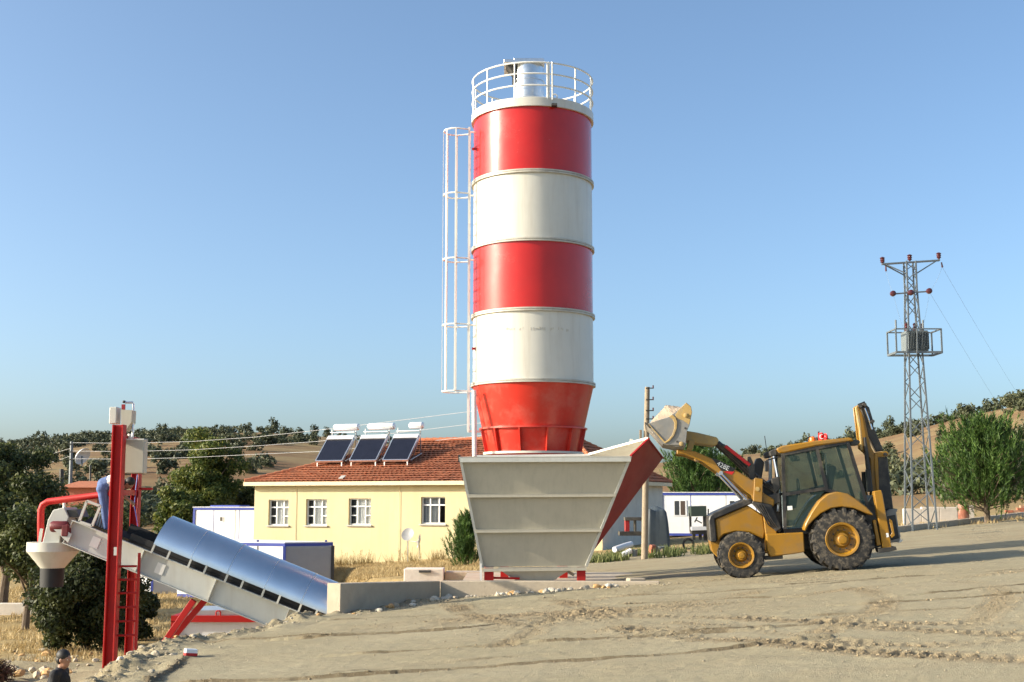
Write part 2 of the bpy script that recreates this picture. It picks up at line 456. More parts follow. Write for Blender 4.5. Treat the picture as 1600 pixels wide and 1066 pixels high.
# ---- materials of the ground
def yard_material():
    m = bpy.data.materials.new('compacted_earth'); m.use_nodes = True
    nt = m.node_tree; N = nt.nodes; L = nt.links
    b = N['Principled BSDF']; b.inputs['Roughness'].default_value = 0.95; b.inputs['Specular IOR Level'].default_value = 0.2
    geo = N.new('ShaderNodeNewGeometry').outputs['Position']
    def noise(sc, det=6, rough=0.6, mapscale=None):
        n = N.new('ShaderNodeTexNoise'); n.inputs['Scale'].default_value = sc; n.inputs['Detail'].default_value = det
        n.inputs['Roughness'].default_value = rough
        if mapscale:
            mp = N.new('ShaderNodeMapping'); mp.inputs['Scale'].default_value = mapscale; mp.inputs['Rotation'].default_value = (0, 0, R(-12))
            L.new(geo, mp.inputs[0]); L.new(mp.outputs[0], n.inputs['Vector'])
        else: L.new(geo, n.inputs['Vector'])
        return n.outputs[0]
    def ramp(sock, a, b_, lo, hi):
        r = N.new('ShaderNodeMapRange'); r.inputs[1].default_value = a; r.inputs[2].default_value = b_
        r.inputs[3].default_value = lo; r.inputs[4].default_value = hi; L.new(sock, r.inputs[0]); return r.outputs[0]
    def mix(f, A, B):
        mm = N.new('ShaderNodeMix'); mm.data_type = 'RGBA'; L.new(f, mm.inputs[0])
        for s_, q in ((6, A), (7, B)):
            if isinstance(q, tuple): mm.inputs[s_].default_value = (*q, 1)
            else: L.new(q, mm.inputs[s_])
        return mm.outputs[2]
    c = mix(ramp(noise(0.35, 5), 0.35, 0.65, 0, 1), (0.302, 0.262, 0.166), (0.340, 0.298, 0.196))
    c = mix(ramp(noise(1.0, 5, 0.6, (0.25, 1.6, 1)), 0.45, 0.7, 0, 0.55), c, (0.305, 0.250, 0.155))
    # churned soil in the wheel tracks is a browner earth (attribute painted by the track layout)
    at = N.new('ShaderNodeAttribute'); at.attribute_name = 'churn'
    c = mix(ramp(at.outputs['Fac'], 0.05, 0.8, 0, 0.85), c, (0.245, 0.185, 0.108))
    ak = N.new('ShaderNodeAttribute'); ak.attribute_name = 'step_shade'
    c = mix(ramp(ak.outputs['Fac'], 0, 1, 0, 0.92), c, (0.13, 0.10, 0.060))  # shade of the low step faces, painted as a dark tone
    c = mix(ramp(noise(14, 4, 0.7), 0.46, 0.72, 0, 0.7), c, (0.255, 0.210, 0.135))
    c = mix(ramp(noise(45, 3, 0.8), 0.6, 0.72, 0, 0.6), c, (0.47, 0.42, 0.32))
    L.new(c, b.inputs['Base Color'])
    bp = N.new('ShaderNodeBump'); bp.inputs['Strength'].default_value = 0.8; bp.inputs['Distance'].default_value = 0.025
    ad = N.new('ShaderNodeMath'); ad.operation = 'ADD'
    L.new(noise(9, 8, 0.75), ad.inputs[0]); L.new(noise(55, 3, 0.7), ad.inputs[1])
    L.new(ad.outputs[0], bp.inputs['Height']); L.new(bp.outputs[0], b.inputs['Normal'])
    return m
def terrain_material():
    m = bpy.data.materials.new('dry_ground'); m.use_nodes = True
    nt = m.node_tree; N = nt.nodes; L = nt.links
    b = N['Principled BSDF']; b.inputs['Roughness'].default_value = 0.95; b.inputs['Specular IOR Level'].default_value = 0.15
    geo = N.new('ShaderNodeNewGeometry').outputs['Position']
    def noise(sc, det=6, rough=0.6, ms=None):
        n = N.new('ShaderNodeTexNoise'); n.inputs['Scale'].default_value = sc; n.inputs['Detail'].default_value = det
        n.inputs['Roughness'].default_value = rough
        if ms:
            mp = N.new('ShaderNodeMapping'); mp.inputs['Scale'].default_value = ms
            L.new(geo, mp.inputs[0]); L.new(mp.outputs[0], n.inputs['Vector'])
        else: L.new(geo, n.inputs['Vector'])
        return n.outputs[0]
    def ramp(sock, a, b_, lo, hi):
        r = N.new('ShaderNodeMapRange'); r.inputs[1].default_value = a; r.inputs[2].default_value = b_
        r.inputs[3].default_value = lo; r.inputs[4].default_value = hi; L.new(sock, r.inputs[0]); return r.outputs[0]
    def mix(f, A, B):
        mm = N.new('ShaderNodeMix'); mm.data_type = 'RGBA'; L.new(f, mm.inputs[0])
        for s_, q in ((6, A), (7, B)):
            if isinstance(q, tuple): mm.inputs[s_].default_value = (*q, 1)
            else: L.new(q, mm.inputs[s_])
        return mm.outputs[2]
    sep = N.new('ShaderNodeSeparateXYZ'); L.new(geo, sep.inputs[0])
    at = N.new('ShaderNodeAttribute'); at.attribute_name = 'yardish'
    # dry grass
    g = mix(ramp(noise(0.9, 8, 0.7), 0.35, 0.65, 0, 1), (0.40, 0.285, 0.125), (0.27, 0.19, 0.085))
    g = mix(ramp(noise(7, 5, 0.8), 0.4, 0.7, 0, 0.7), g, (0.47, 0.36, 0.18))
    # hillside: dry stubble, ploughed red soil and paler strips
    h = mix(ramp(noise(0.020, 4, 0.5, (1, 2.2, 1)), 0.42, 0.58, 0, 1), (0.245, 0.165, 0.080), (0.185, 0.108, 0.054))
    h = mix(ramp(noise(0.05, 5, 0.6, (1, 3.5, 1)), 0.5, 0.66, 0, 0.7), h, (0.30, 0.235, 0.115))
    h = mix(ramp(noise(0.35, 7, 0.75), 0.48, 0.72, 0, 0.6), h, (0.17, 0.14, 0.075))
    far = ramp(sep.outputs[1], 66, 95, 0, 1)
    c = mix(far, g, h)
    e = mix(ramp(noise(0.5, 6, 0.65, (0.6, 1.8, 1)), 0.38, 0.66, 0, 1), (0.350, 0.304, 0.198), (0.300, 0.242, 0.150))
    e = mix(ramp(noise(5, 5, 0.8, (0.5, 1.8, 1)), 0.45, 0.75, 0, 0.7), e, (0.26, 0.205, 0.125))
    c = mix(at.outputs['Fac'], c, e)
    L.new(c, b.inputs['Base Color'])
    bp = N.new('ShaderNodeBump'); bp.inputs['Strength'].default_value = 0.8; bp.inputs['Distance'].default_value = 0.08
    L.new(noise(5, 8, 0.8), bp.inputs['Height']); L.new(bp.outputs[0], b.inputs['Normal'])
    return m

# ---- coarse terrain sheet
ys = np.concatenate([np.arange(-40, 9, 1.5), np.arange(9, 34, 0.33), np.arange(34, 76, 0.45), np.arange(76, 150, 1.4), np.arange(150, 700, 5.5)])
us = np.linspace(-0.85, 0.85, 341)
Yg, Ug = np.meshgrid(ys, us, indexing='ij')
Xg = Ug * (Yg + 45)
Zg = heights(Xg, Yg)
Y_BACK = 31.0
def yard_left(y): return np.interp(y, XE_Y, XE_X) - np.where(y < 24.7, np.interp(y, XW_Y, XW_W) + 0.25, 0.6)
def yard_right(y): return 0.52 * y + 1.5
ins = np.minimum.reduce([Xg - yard_left(Yg), yard_right(Yg) - Xg, Yg - 8.0, Y_BACK - Yg])
xe_0 = np.interp(Yg, XE_Y, XE_X)
nearb = np.clip((60 - Yg) / 20, 0, 1)
Zt = Zg + nearb * (0.05 * fbm(Xg * 0.8, Yg * 1.6, 4, 11))
Zt = Zt + 0.42 * fbm(Xg * 0.9, Yg * 0.9, 4, 15) * sstep((xe_0 - 1.5 - Xg) / 1.5) * sstep((32 - Yg) / 2)
Zt = np.where(ins > 0, Zt - 0.55 * sstep((ins - 0.05) / 0.6), Zt)
ter = link_mesh('ground', grid_mesh('ground', Xg, Yg, Zt), terrain_material())
tag(ter, kind='structure')
xe_ = np.interp(Yg, XE_Y, XE_X)
# bare trodden earth: everything on the yard plateau up to the kerb and the verge before the house
ymax = np.interp(Xg, [-6, -2, 2, 6, 14, 25, 40], [31, 36, 44, 47, 51, 60, 70])
yd = sstep((Xg - xe_ + 0.6) / 0.8) * sstep((ymax - Yg + 0.8 * fbm(Xg * 0.7, Yg * 0.7, 3, 4)) / 1.2)
yd = np.maximum(yd, sstep((32.5 + 2.5 * fbm(Xg * .5, Yg * .5, 3, 14) - Yg) / 1.5))
a_ = ter.data.attributes.new('yardish', 'FLOAT', 'POINT')
a_.data.foreach_set('value', yd.astype(np.float32).ravel())

# ---- fine yard sheet with the wheel tracks
TRACKS = [
    ([(985, 985), (1100, 998), (1262, 1010), (1356, 1017), (1450, 1023), (1620, 1032)], 0.34, 1.0),
    ([(985, 962), (1131, 966), (1262, 973), (1375, 981), (1487, 988), (1620, 994)], 0.34, 0.9),
    ([(1262, 973), (1420, 974), (1620, 973)], 0.30, 0.8),
    ([(1337, 919), (1379, 934), (1367, 956), (1311, 971), (1285, 988)], 0.32, 0.8),
    ([(1500, 908), (1555, 919), (1566, 937), (1536, 960), (1520, 981)], 0.32, 0.8),
    ([(985, 954), (1094, 947), (1225, 936), (1337, 919), (1480, 905), (1620, 892)], 0.32, 0.6),
    ([(700, 939), (724, 955), (752, 964), (787, 973), (822, 978), (871, 969), (937, 955), (990, 955), (1060, 945), (1180, 925)], 0.34, 0.9),
    ([(785, 1010), (815, 997), (836, 983), (852, 975), (900, 950)], 0.34, 0.8),
    ([(860, 934), (902, 948), (955, 969), (990, 987), (1060, 993)], 0.34, 0.9),
    ([(760, 952), (860, 946), (960, 934), (1100, 916), (1300, 905)], 0.30, 0.5),
    ([(1320, 1004), (1430, 1008), (1520, 1006), (1620, 1000)], 0.30, 0.6),
    ([(930, 975), (1040, 972), (1180, 985), (1300, 1003), (1400, 1022)], 0.28, 0.5),
]
LINES = [
    ([(238, 1070), (262, 1052), (280, 1040), (292, 1031)], 1.5),
    ([(300, 1003), (430, 997), (560, 991)], 0.9), ([(500, 996), (710, 983), (773, 976)], 1.0),
    ([(330, 1068), (500, 1060), (780, 1039), (1060, 1020), (1187, 1009)], 1.2), ([(892, 1002), (990, 996), (1100, 989)], 0.9),
    ([(600, 1020), (780, 1010)], 0.5), ([(1101, 988), (1262, 977)], 0.8), ([(1390, 941), (1555, 930), (1620, 925)], 0.8),
    ([(545, 968), (660, 962)], 0.5), ([(1000, 930), (1200, 921), (1340, 908)], 0.7), ([(1000, 942), (1180, 935)], 0.6),
    ([(1480, 925), (1620, 912)], 0.6), ([(1250, 912), (1500, 897), (1620, 888)], 0.7), ([(560, 1048), (760, 1030)], 0.3),
    ([(1310, 960), (1480, 952)], 0.5),
]
rows = np.concatenate([np.arange(8.0, 12, 0.09), np.arange(12, 22, 0.030), np.arange(22, Y_BACK + 0.01, 0.036)])
cols = np.linspace(0, 1, 520)
Yf = np.repeat(rows[:, None], len(cols), 1)
lo = yard_left(Yf); hi = yard_right(Yf)
Xf = lo + (hi - lo) * cols[None, :]
Zf = heights(Xf, Yf)
fade = sstep(np.minimum.reduce([(Xf - lo), (hi - Xf), Yf - 8.0, Y_BACK - Yf]) / 0.7)
flat = sstep((Xf - np.interp(Yf, XE_Y, XE_X)) / 0.8)
D = 0.035 * fbm(Xf * 0.5, Yf * 0.9, 4, 21) + 0.016 * fbm(Xf * 3, Yf * 5, 3, 22) + 0.009 * fbm(Xf * 13, Yf * 13, 2, 25)
bankm = np.clip(1 - flat, 0, 1)
D = D + bankm * (0.16 * fbm(Xf * 3.2, Yf * 3.2, 4, 23) + 0.05 * fbm(Xf * 11, Yf * 11, 2, 24))
churn = bankm * 0.35
def poly_dist(pts, Xa, Ya, pad):
    best = np.full(Xa.shape, 1e9); sarc = np.zeros(Xa.shape); sgn = np.zeros(Xa.shape); acc = 0.0
    for (a, b) in zip(pts[:-1], pts[1:]):
        d = np.array([b[0] - a[0], b[1] - a[1]]); L_ = np.hypot(*d); d = d / L_
        rx, ry = Xa - a[0], Ya - a[1]
        t = np.clip(rx * d[0] + ry * d[1], 0, L_)
        ex, ey = rx - t * d[0], ry - t * d[1]
        ds = np.hypot(ex, ey)
        k = ds < best
        best = np.where(k, ds, best); sarc = np.where(k, acc + t, sarc)
        sgn = np.where(k, ex * -d[1] + ey * d[0], sgn); acc += L_
    return best, sarc, sgn
def smooth_poly(pts, n=6):
    pts = [np.array(p) for p in pts]; out = []
    for i in range(len(pts) - 1):
        p0 = pts[max(i - 1, 0)]; p1 = pts[i]; p2 = pts[i + 1]; p3 = pts[min(i + 2, len(pts) - 1)]
        for k in range(n):
            t = k / n
            out.append(0.5 * (2 * p1 + (p2 - p0) * t + (2 * p0 - 5 * p1 + 4 * p2 - p3) * t * t + (3 * p1 - p0 - 3 * p2 + p3) * t ** 3))
    out.append(pts[-1]); return out
def region(gp, pad):
    xs = [p[0] for p in gp]; yy = [p[1] for p in gp]
    k = (Xf > min(xs) - pad) & (Xf < max(xs) + pad) & (Yf > min(yy) - pad) & (Yf < max(yy) + pad)
    return k
clod = np.clip(fbm(Xf * 16, Yf * 16, 2, 31) * 2.2, -0.4, 1.2)
step_shade = np.zeros(Xf.shape)  # mask for the shade painted along the ground steps
for pts, wd, amt in TRACKS:
    gp = [(G(*p).x, G(*p).y) for p in pts]
    gp = smooth_poly(gp)
    k = region(gp, 1.0)
    d, s, sg = poly_dist(gp, Xf[k], Yf[k], 1.0)
    wob = 0.05 * fbm(Xf[k] * 1.5, Yf[k] * 1.5, 2, 41)
    d = np.abs(d + wob)
    win = sstep((wd / 2 + 0.04 - d) / 0.08)
    ph = (s / 0.19 + np.where(sg > 0, 0.5, 0) + np.abs(sg) * 2.2)
    lug = np.clip(np.sin(2 * np.pi * ph) * 1.6, -0.2, 1)
    berm = np.exp(-((d - wd / 2 - 0.07) / 0.06) ** 2)
    patch = np.clip(0.75 + 1.1 * fbm(Xf[k] * 0.9, Yf[k] * 0.9, 2, 43), 0.25, 1.2) * amt
    D[k] += patch * (win * (-0.018 + 0.030 * lug) + berm * 0.008 * (1 + clod[k]) + win * 0.008 * clod[k])
    churn[k] = np.maximum(churn[k], np.clip(patch * (win * 0.9 + berm * 0.6), 0, 1))
for pts, amt in LINES:
    gp = smooth_poly([(G(*p).x, G(*p).y) for p in pts])
    k = region(gp, 1.0)
    d, s, sg = poly_dist(gp, Xf[k], Yf[k], 1.0)
    brk = np.clip(0.8 + 1.4 * vnoise(s * 0.9, s * 0.1, 51), 0.15, 1.3) * amt
    sg = sg + 0.03 * vnoise(s * 5, s * 0, 52)
    near = (d < 0.9)
    D[k] += brk * near * np.where(sg > 0, 0.030 * np.exp(-np.clip(sg, 0, 9) / 0.30), -0.006 * np.exp(np.clip(sg, -9, 0) / 0.12))
    churn[k] = np.maximum(churn[k], 0.5 * brk * np.exp(-(sg / 0.08) ** 2) * (d < 0.4))
    step_shade[k] = np.maximum(step_shade[k], np.clip(1.5 * brk * (1 + 1.2 * vnoise(Xf[k] * 7, Yf[k] * 7, 53)), 0, 1) * np.exp(-(sg / 0.045) ** 2) * (d < 0.3))
# loosened soil between the tracks in front of the hopper
gx, gy = G(880, 962).x, G(880, 962).y
zone = np.exp(-(((Xf - gx) / 3.0) ** 2 + ((Yf - gy) / 1.7) ** 2)) * np.clip(0.4 + 1.6 * fbm(Xf * 0.8, Yf * 0.8, 3, 61), 0, 1)
gx, gy = G(1180, 975).x, G(1180, 975).y
zone = zone + 0.6 * np.exp(-(((Xf - gx) / 4.0) ** 2 + ((Yf - gy) / 1.2) ** 2)) * np.clip(0.3 + 1.6 * fbm(Xf * 0.8, Yf * 0.8, 3, 62), 0, 1)
gx, gy = 7.0, 27.5
zone = zone + 0.5 * np.exp(-(((Xf - gx) / 8.0) ** 2 + ((Yf - gy) / 3) ** 2)) * np.clip(0.3 + 1.8 * fbm(Xf * 0.5, Yf * 1.5, 3, 63), 0, 1)
D = D + zone * 0.028 * clod
churn = np.clip(np.maximum(churn, zone * 0.9), 0, 1)
Zy = Zf + D * fade
yard = link_mesh('yard', grid_mesh('yard', Xf, Yf, Zy), yard_material())
tag(yard, kind='structure')
a_ = yard.data.attributes.new('churn', 'FLOAT', 'POINT')
a_.data.foreach_set('value', churn.astype(np.float32).ravel())
a_ = yard.data.attributes.new('step_shade', 'FLOAT', 'POINT')
a_.data.foreach_set('value', np.clip(step_shade, 0, 1).astype(np.float32).ravel())
def yard_z(x, y):
    i = int(np.clip(np.searchsorted(rows, y), 0, len(rows) - 1))
    t = (x - lo[i, 0]) / (hi[i, 0] - lo[i, 0])
    j = int(np.clip(round(t * (len(cols) - 1)), 0, len(cols) - 1))
    return float(Zy[i, j])
# ================================================================= SILO
SYY = 32.0
sx = P(832.5, 400, SYY).x
SR = 1.585
def sz(v): return P(740, v, SYY).z
zt, z1, z2, z3, z4, zr_, zb = sz(195), sz(291), sz(393), sz(497), sz(603), sz(671), sz(709)
silo_base = (sx, SYY, H(sx, SYY) - 0.1)
silo = thing('silo', silo_base, 'tall red and white banded cement silo with caged ladder and railed top', 'silo')
cs = (sx, SYY, 0)
def shell(zlo, zhi, mtl, nm):
    MB().lathe([(SR, zlo), (SR, zhi)], cs, 96).build(nm, mtl, silo)
shell(z1 + 0.03, zt, M['red'], 'shell_section')
shell(z2 + 0.03, z1 - 0.03, M['white'], 'shell_section')
shell(z3 + 0.03, z2 - 0.03, M['red'], 'shell_section')
white2 = shell(z4 + 0.03, z3 - 0.03, M['white'], 'shell_section')
for zz in (z1, z2, z3, z4):
    MB().lathe([(SR - .02, zz - .045), (SR + .055, zz - .045), (SR + .055, zz - .006), (SR + .02, zz - .004), (SR + .02, zz + .004), (SR + .055, zz + .006), (SR + .055, zz + .045), (SR - .02, zz + .045)], cs, 96).build('seam_flange', M['flange'], silo)
RB = 72 / FPX * SYY; RG = 79.5 / FPX * SYY
MB().lathe([(SR, z4 - .03), (RG, zr_)], cs, 96).build('cone', M['red_cone'], silo)
MB().lathe([(RG, zr_), (RB, zb + .03)], cs, 96).build('cone_skirt', M['red_cone'], silo)
MB().lathe([(RG - .02, zr_ - .02), (RG + .085, zr_ - .02), (RG + .085, zr_ + .02), (RG - .02, zr_ + .02)], cs, 96).build('stiffener_ring', M['red_cone'], silo)
MB().lathe([(RB - .1, zb - .03), (RB + .1, zb - .03), (RB + .1, zb + .028), (RB - .1, zb + .028)], cs, 64).build('base_ring', M['white'], silo)
for k in range(12):
    a = 2 * math.pi * k / 12 - 1.32
    d = Vector((math.cos(a), math.sin(a), 0)); t = Vector((-d.y, d.x, 0)) * 0.015
    c0 = Vector((sx, SYY, 0)) - t
    MB().prism([c0 + d * (RG - .03) + Vector((0, 0, zr_ - .02)), c0 + d * (RG + .08) + Vector((0, 0, zr_ - .02)), c0 + d * (RB + .09) + Vector((0, 0, zb + .03)), c0 + d * (RB - .03) + Vector((0, 0, zb + .03))], t * 2).build('gusset', M['red_cone'], silo)
# lower outlet cone and legs (behind the hopper)
MB().lathe([(RB - .02, zb - .03), (0.25, zb - 1.5), (0.25, zb - 1.9)], cs, 40).build('outlet_cone', M['red_cone'], silo)
for k in range(4):
    a = math.pi / 4 + k * math.pi / 2
    q = Vector((sx + 1.05 * math.cos(a), SYY + 1.05 * math.sin(a), 0))
    MB().bb(q.x - .1, q.x + .1, q.y - .1, q.y + .1, H(q.x, q.y) - .3, zb - .03).build('leg', M['frame_red'], silo)
# top
MB().lathe([(SR, zt), (SR + .06, zt), (SR + .06, zt + .22), (SR + .03, zt + .24), (SR - .08, zt + .24)], cs, 96).build('top_ring', M['white'], silo)
MB().lathe([(SR - .08, zt + .22), (0.4, zt + .40), (0.0, zt + .42)], cs, 64).build('roof', M['white'], silo)
zr0 = zt + .22
RH = 0.94
for hh in (0.33, 0.64, RH):
    a0 = -math.pi * .47 if hh < RH else 0
    MB().lathe([(SR + .04 + .022 * math.cos(q), zr0 + hh + .022 * math.sin(q)) for q in np.linspace(0, 2 * math.pi, 7)[:-1]], cs, 72, closed=True).build('handrail', M['white_rail'], silo)
for k in range(12):
    a = 2 * math.pi * (k + .42) / 12
    q = Vector((sx + (SR + .04) * math.cos(a), SYY + (SR + .04) * math.sin(a), 0))
    MB().tube([q + Vector((0, 0, zr0 - .05)), q + Vector((0, 0, zr0 + RH))], .024, 6).build('baluster', M['white_rail'], silo)
qa = -1.30
q = Vector((sx + (SR + .04) * math.cos(qa), SYY + (SR + .04) * math.sin(qa), 0))
for dx in (-.04, .05):
    MB().tube([q + Vector((dx, 0, zr0 - .05)), q + Vector((dx, 0, zr0 + RH + .02))], .03, 6).build('gate_post', M['white_rail'], silo)
# filter on top
fx = P(826, 130, SYY - .4)
zf0, zf1 = zr0 - .05, P(826, 107, SYY - .4).z
flt = MB().lathe([(0.41, zf0), (0.41, zf0 + .35), (0.425, zf0 + .36), (0.425, zf0 + .39), (0.41, zf0 + .40), (0.41, zf1 - .42), (.425, zf1 - .41), (.425, zf1 - .38), (.41, zf1 - .37), (.41, zf1)], (fx.x, SYY - .4, 0), 40).build('filter', M['galv'], silo)
MB().bb(fx.x - .66, fx.x + .42, SYY - .86, SYY + .1, zf1, zf1 + .09).bb(fx.x - .40, fx.x + .40, SYY - .75, SYY, zf1 + .09, zf1 + .16).build('lid', M['galv'], flt, bevel=.01)
MB().prism([(fx.x - .60, SYY - .7, zf1), (fx.x - .40, SYY - .7, zf1), (fx.x - .40, SYY - .7, zf1 - .45), (fx.x - .44, SYY - .7, zf1 - .45), (fx.x - .44, SYY - .7, zf1 - .18)], (0, .5, 0)).build('fan_duct', M['dark'], flt)
lug = P(867, 152, SYY - SR + .1)
MB().lathe([(.06 + .018 * math.cos(q), .018 * math.sin(q)) for q in np.linspace(0, 2 * math.pi, 7)[:-1]], lug + Vector((0, 0, .02)), 14, 'Y', closed=True).build('lifting_eye', M['white_rail'], silo)
lug = P(866, 163, SYY - SR - .03)
MB().box(P(866, 165, SYY - SR + .02), (.14, .22, .06)).build('bracket', M['dark'], silo)
# caged ladder on the left
lad_y = SYY - 0.35
lx = sx - SR - .10
zc0, zc1 = sz(614), sz(212)
zl0 = sz(676)
ldr = []
for dy in (-.23, .23):
    MB().bar((lx, lad_y + dy, zl0), (lx, lad_y + dy, zc1 + .05), .05, .05).build('ladder_rail', M['white_rail'], silo)
nz = int((zc1 - zl0) / .3)
for i in range(nz):
    zz = zl0 + .12 + i * .3
    MB().tube([(lx, lad_y - .23, zz), (lx, lad_y + .23, zz)], .014, 5).build('rung', M['frame_red'], silo)
for i in range(5):
    zz = zc0 + (zc1 - zc0) * i / 4
    arc = [Vector((lx - .02, lad_y - .23, zz))] + [Vector((lx - .32 - .36 * math.cos(a) , lad_y + .34 * math.sin(a), zz)) for a in np.linspace(-1.5, 1.5, 11)] + [Vector((lx - .02, lad_y + .23, zz))]
    MB().tube(arc, .020, 6).build('cage_hoop', M['white_rail'], silo)
    MB().bar((lx, lad_y + .1, zz + .02), (sx - math.sqrt(SR ** 2 - .25 ** 2) + .03, lad_y + .1, zz + .02), .04, .04).build('standoff', M['white_rail'], silo)
for a in (-1.5, -.75, 0, .75, 1.5):
    p = Vector((lx - .32 - .375 * math.cos(a), lad_y + .355 * math.sin(a), 0))
    MB().bar(p + Vector((0, 0, zc0)), p + Vector((0, 0, zc1)), .036, .012 if abs(a) < 1.4 else .03, up=(math.cos(a), -math.sin(a), 0)).build('cage_bar', M['white_rail'], silo)
MB().bar((lx, lad_y - .23, zl0), (sx - RG - .02, lad_y - .1, zl0), .05, .05).build('ladder_stay', M['white_rail'], silo)
pp = P(741, 650, SYY - .9)
MB().tube([P(741, 610, SYY - .9), P(741, 640, SYY - .9), P(742, 712, SYY - .9) - Vector((0, 0, .8))], .062, 10).build('fill_pipe', M['white_rail'], silo)
for v, w in ((233, 0), (545, 0), (655, 0)):
    MB().box(P(741, v, SYY - .5), (.12, .06, .06)).build('ladder_clip', M['red'], silo)
# faint weathered lettering: a row of small faded strokes on the lower white band
rl = random.Random(5)
fm = mat('faded_lettering', (0.53, 0.49, 0.40), 0.6, var=0.3, vscale=20)
x_ = 790
while x_ < 884:
    if rl.random() < .72:
        for st in range(rl.choice([1, 2])):
            px_ = x_ + st * 2
            s_ = ((px_ - 832.5) / 95.0)
            a = math.asin(max(-1, min(1, s_)))
            rr_ = SR + .003
            zc_ = sz(525) - .02 + rl.uniform(-.02, .02)
            cpos = Vector((sx + rr_ * math.sin(a), SYY - rr_ * math.cos(a), zc_ - .0))
            MB().box(cpos, (.018, .006, rl.uniform(.03, .075)), Matrix.Rotation(a, 3, 'Z')).build('faded_letter', fm, silo)
    x_ += 4.2

# ================================================================= HOPPER
FY, FYB, BY = 28.2, 29.0, 30.25
FTL, FTR = P(719, 714, FY), P(985, 713, FY)
FBL, FBR = P(754, 886, FYB), P(916, 884, FYB)
BTL, BMID, BB, BC = P(745, 713, BY), P(921, 711, BY), P(1013, 686, BY), P(1036, 716, BY)
BBL, BBR = P(760, 886, BY - .2), P(900, 884, BY - .2)
WD = P(917, 875, FYB)
_n = (BC - FTR).cross(WD - FTR)
_d = ray(1013, 686); _o = Vector((0, 0, EYE))
BB = _o + _d * (_n.dot(FTR - _o) / _n.dot(_d))
hop = thing('aggregate_hopper', (0.3, 29.2, H(0.3, 29.2) - .1), 'cream steel aggregate hopper with ribbed front and dark red flared right side', 'hopper')
def sheet(poly, th, ref, nm, mtl, parent, off=0.0):
    poly = [Vector(p) for p in poly]
    n = (poly[1] - poly[0]).cross(poly[2] - poly[0]).normalized()
    if n.dot(Vector(ref)) < 0: n = -n
    return MB().prism([p + n * off for p in poly], n * -th).build(nm, mtl, parent)
sheet([FTL, FTR, FBR, FBL], .012, (0, -1, 0), 'front_panel', M['cream'], hop)
sheet([FTL, BTL, BBL, FBL], .012, (-1, 0, 0), 'side_panel', M['cream'], hop)
# right flared side: red outside, cream inside
m_ = MB()
m_.add([FTR, BB, BC, WD], [(0, 1, 2), (0, 2, 3)]).build('flared_side_outer', M['wing_red'], hop, smooth=0)
inn = [p + Vector((-.016, .006, .016)) for p in (FTR, BB, BC, WD)]
MB().add(inn, [(0, 1, 2), (0, 2, 3)]).build('flared_side_inner', M['cream'], hop, smooth=0)
sheet([BTL, BMID, BB, BC, BBR, BBL], .012, (0, -1, 0), 'back_panel', M['white'], hop)
MB().add([WD, BC, BBR, FBR], [(0, 1, 2), (0, 2, 3)]).build('lower_side_panel', M['wing_red'], hop, smooth=0)
nf = (FTR - FTL).cross(FBL - FTL).normalized()
if nf.y > 0: nf = -nf
def lerp(a, b, t): return a + (b - a) * t
for tt, hh, pr in ((0.0, .10, .085), (.335, .055, .075), (.655, .055, .075), (1.0, .075, .10)):
    a, b = lerp(FTL, FBL, tt), lerp(FTR, FBR, tt)
    ex = .015
    d = (b - a).normalized()
    MB().bar(a + nf * pr / 2 - d * ex, b + nf * pr / 2 + d * ex, pr, .012, up=(0, 0, 1)).bar(a + nf * pr + Vector((0, 0, -hh / 2)) , b + nf * pr + Vector((0, 0, -hh / 2)), .012, hh).build('stiffener', M['cream'] if tt else M['girder'], hop)
for a, b in ((FTL, FBL), (FTR, FBR)):
    MB().bar(a + nf * .03, b + nf * .03, .06, .05, up=nf).build('edge_flange', M['girder'], hop)
MB().bar(FTR + Vector((.01, 0, .01)), BB + Vector((.01, 0, .01)), .06, .03).bar(BB, BC, .03, .05, up=(0, 1, 0)).build('rim', M['wing_red'], hop)
MB().bar(BMID + Vector((0, 0, .02)), BB + Vector((0, 0, .02)), .06, .05).bar(BTL, BMID, .06, .05).build('back_rim', M['white_rail'], hop)
MB().box(lerp(BMID, BB, .72) + Vector((0, -.02, .06)), (.07, .05, .09)).build('lifting_lug', M['white_rail'], hop)
MB().bar(FTL + Vector((-.02, 0, .05)), FTL + Vector((-.02, 0, -.12)), .05, .05).build('corner_lug', M['dark'], hop)
# under-frame
gz = H(.3, 29) - .12
for px_, w_ in ((764, .22), (908, .2)):
    for yy in (29.05, 30.05):
        q = P(px_, 895, yy)
        MB().bb(q.x - w_ / 2, q.x + w_ / 2, yy - .09, yy + .09, gz - .6, FBL.z - .05).build('leg', M['frame_red'], hop, bevel=.006)
c0 = [P(778, 889, 29.05), P(893, 889, 29.05), P(862, 909, 29.25), P(808, 909, 29.25)]
c1 = [p + Vector((0, .8 if i < 2 else .45, 0)) for i, p in enumerate(c0)]
MB().add(c0 + c1, [(0, 1, 2, 3), (7, 6, 5, 4), (0, 3, 7, 4), (1, 5, 6, 2), (0, 4, 5, 1), (3, 2, 6, 7)]).build('discharge_gate', M['girder'], hop)
MB().bar(P(771, 903, 29.1), P(812, 904, 29.1), .05, .05).build('gate_lever', M['frame_red'], hop)
MB().bar(P(880, 888, 29.3), P(897, 899, 29.3), .05, .07).bar(P(867, 905, 29.3), P(880, 890, 29.3), .03, .05).build('gate_bracket', M['cream'], hop)
MB().bar(P(751, 868, 28.95), P(752, 910, 28.95) - Vector((0, 0, .2)), .07, .05).build('side_post', M['white_rail'], hop)

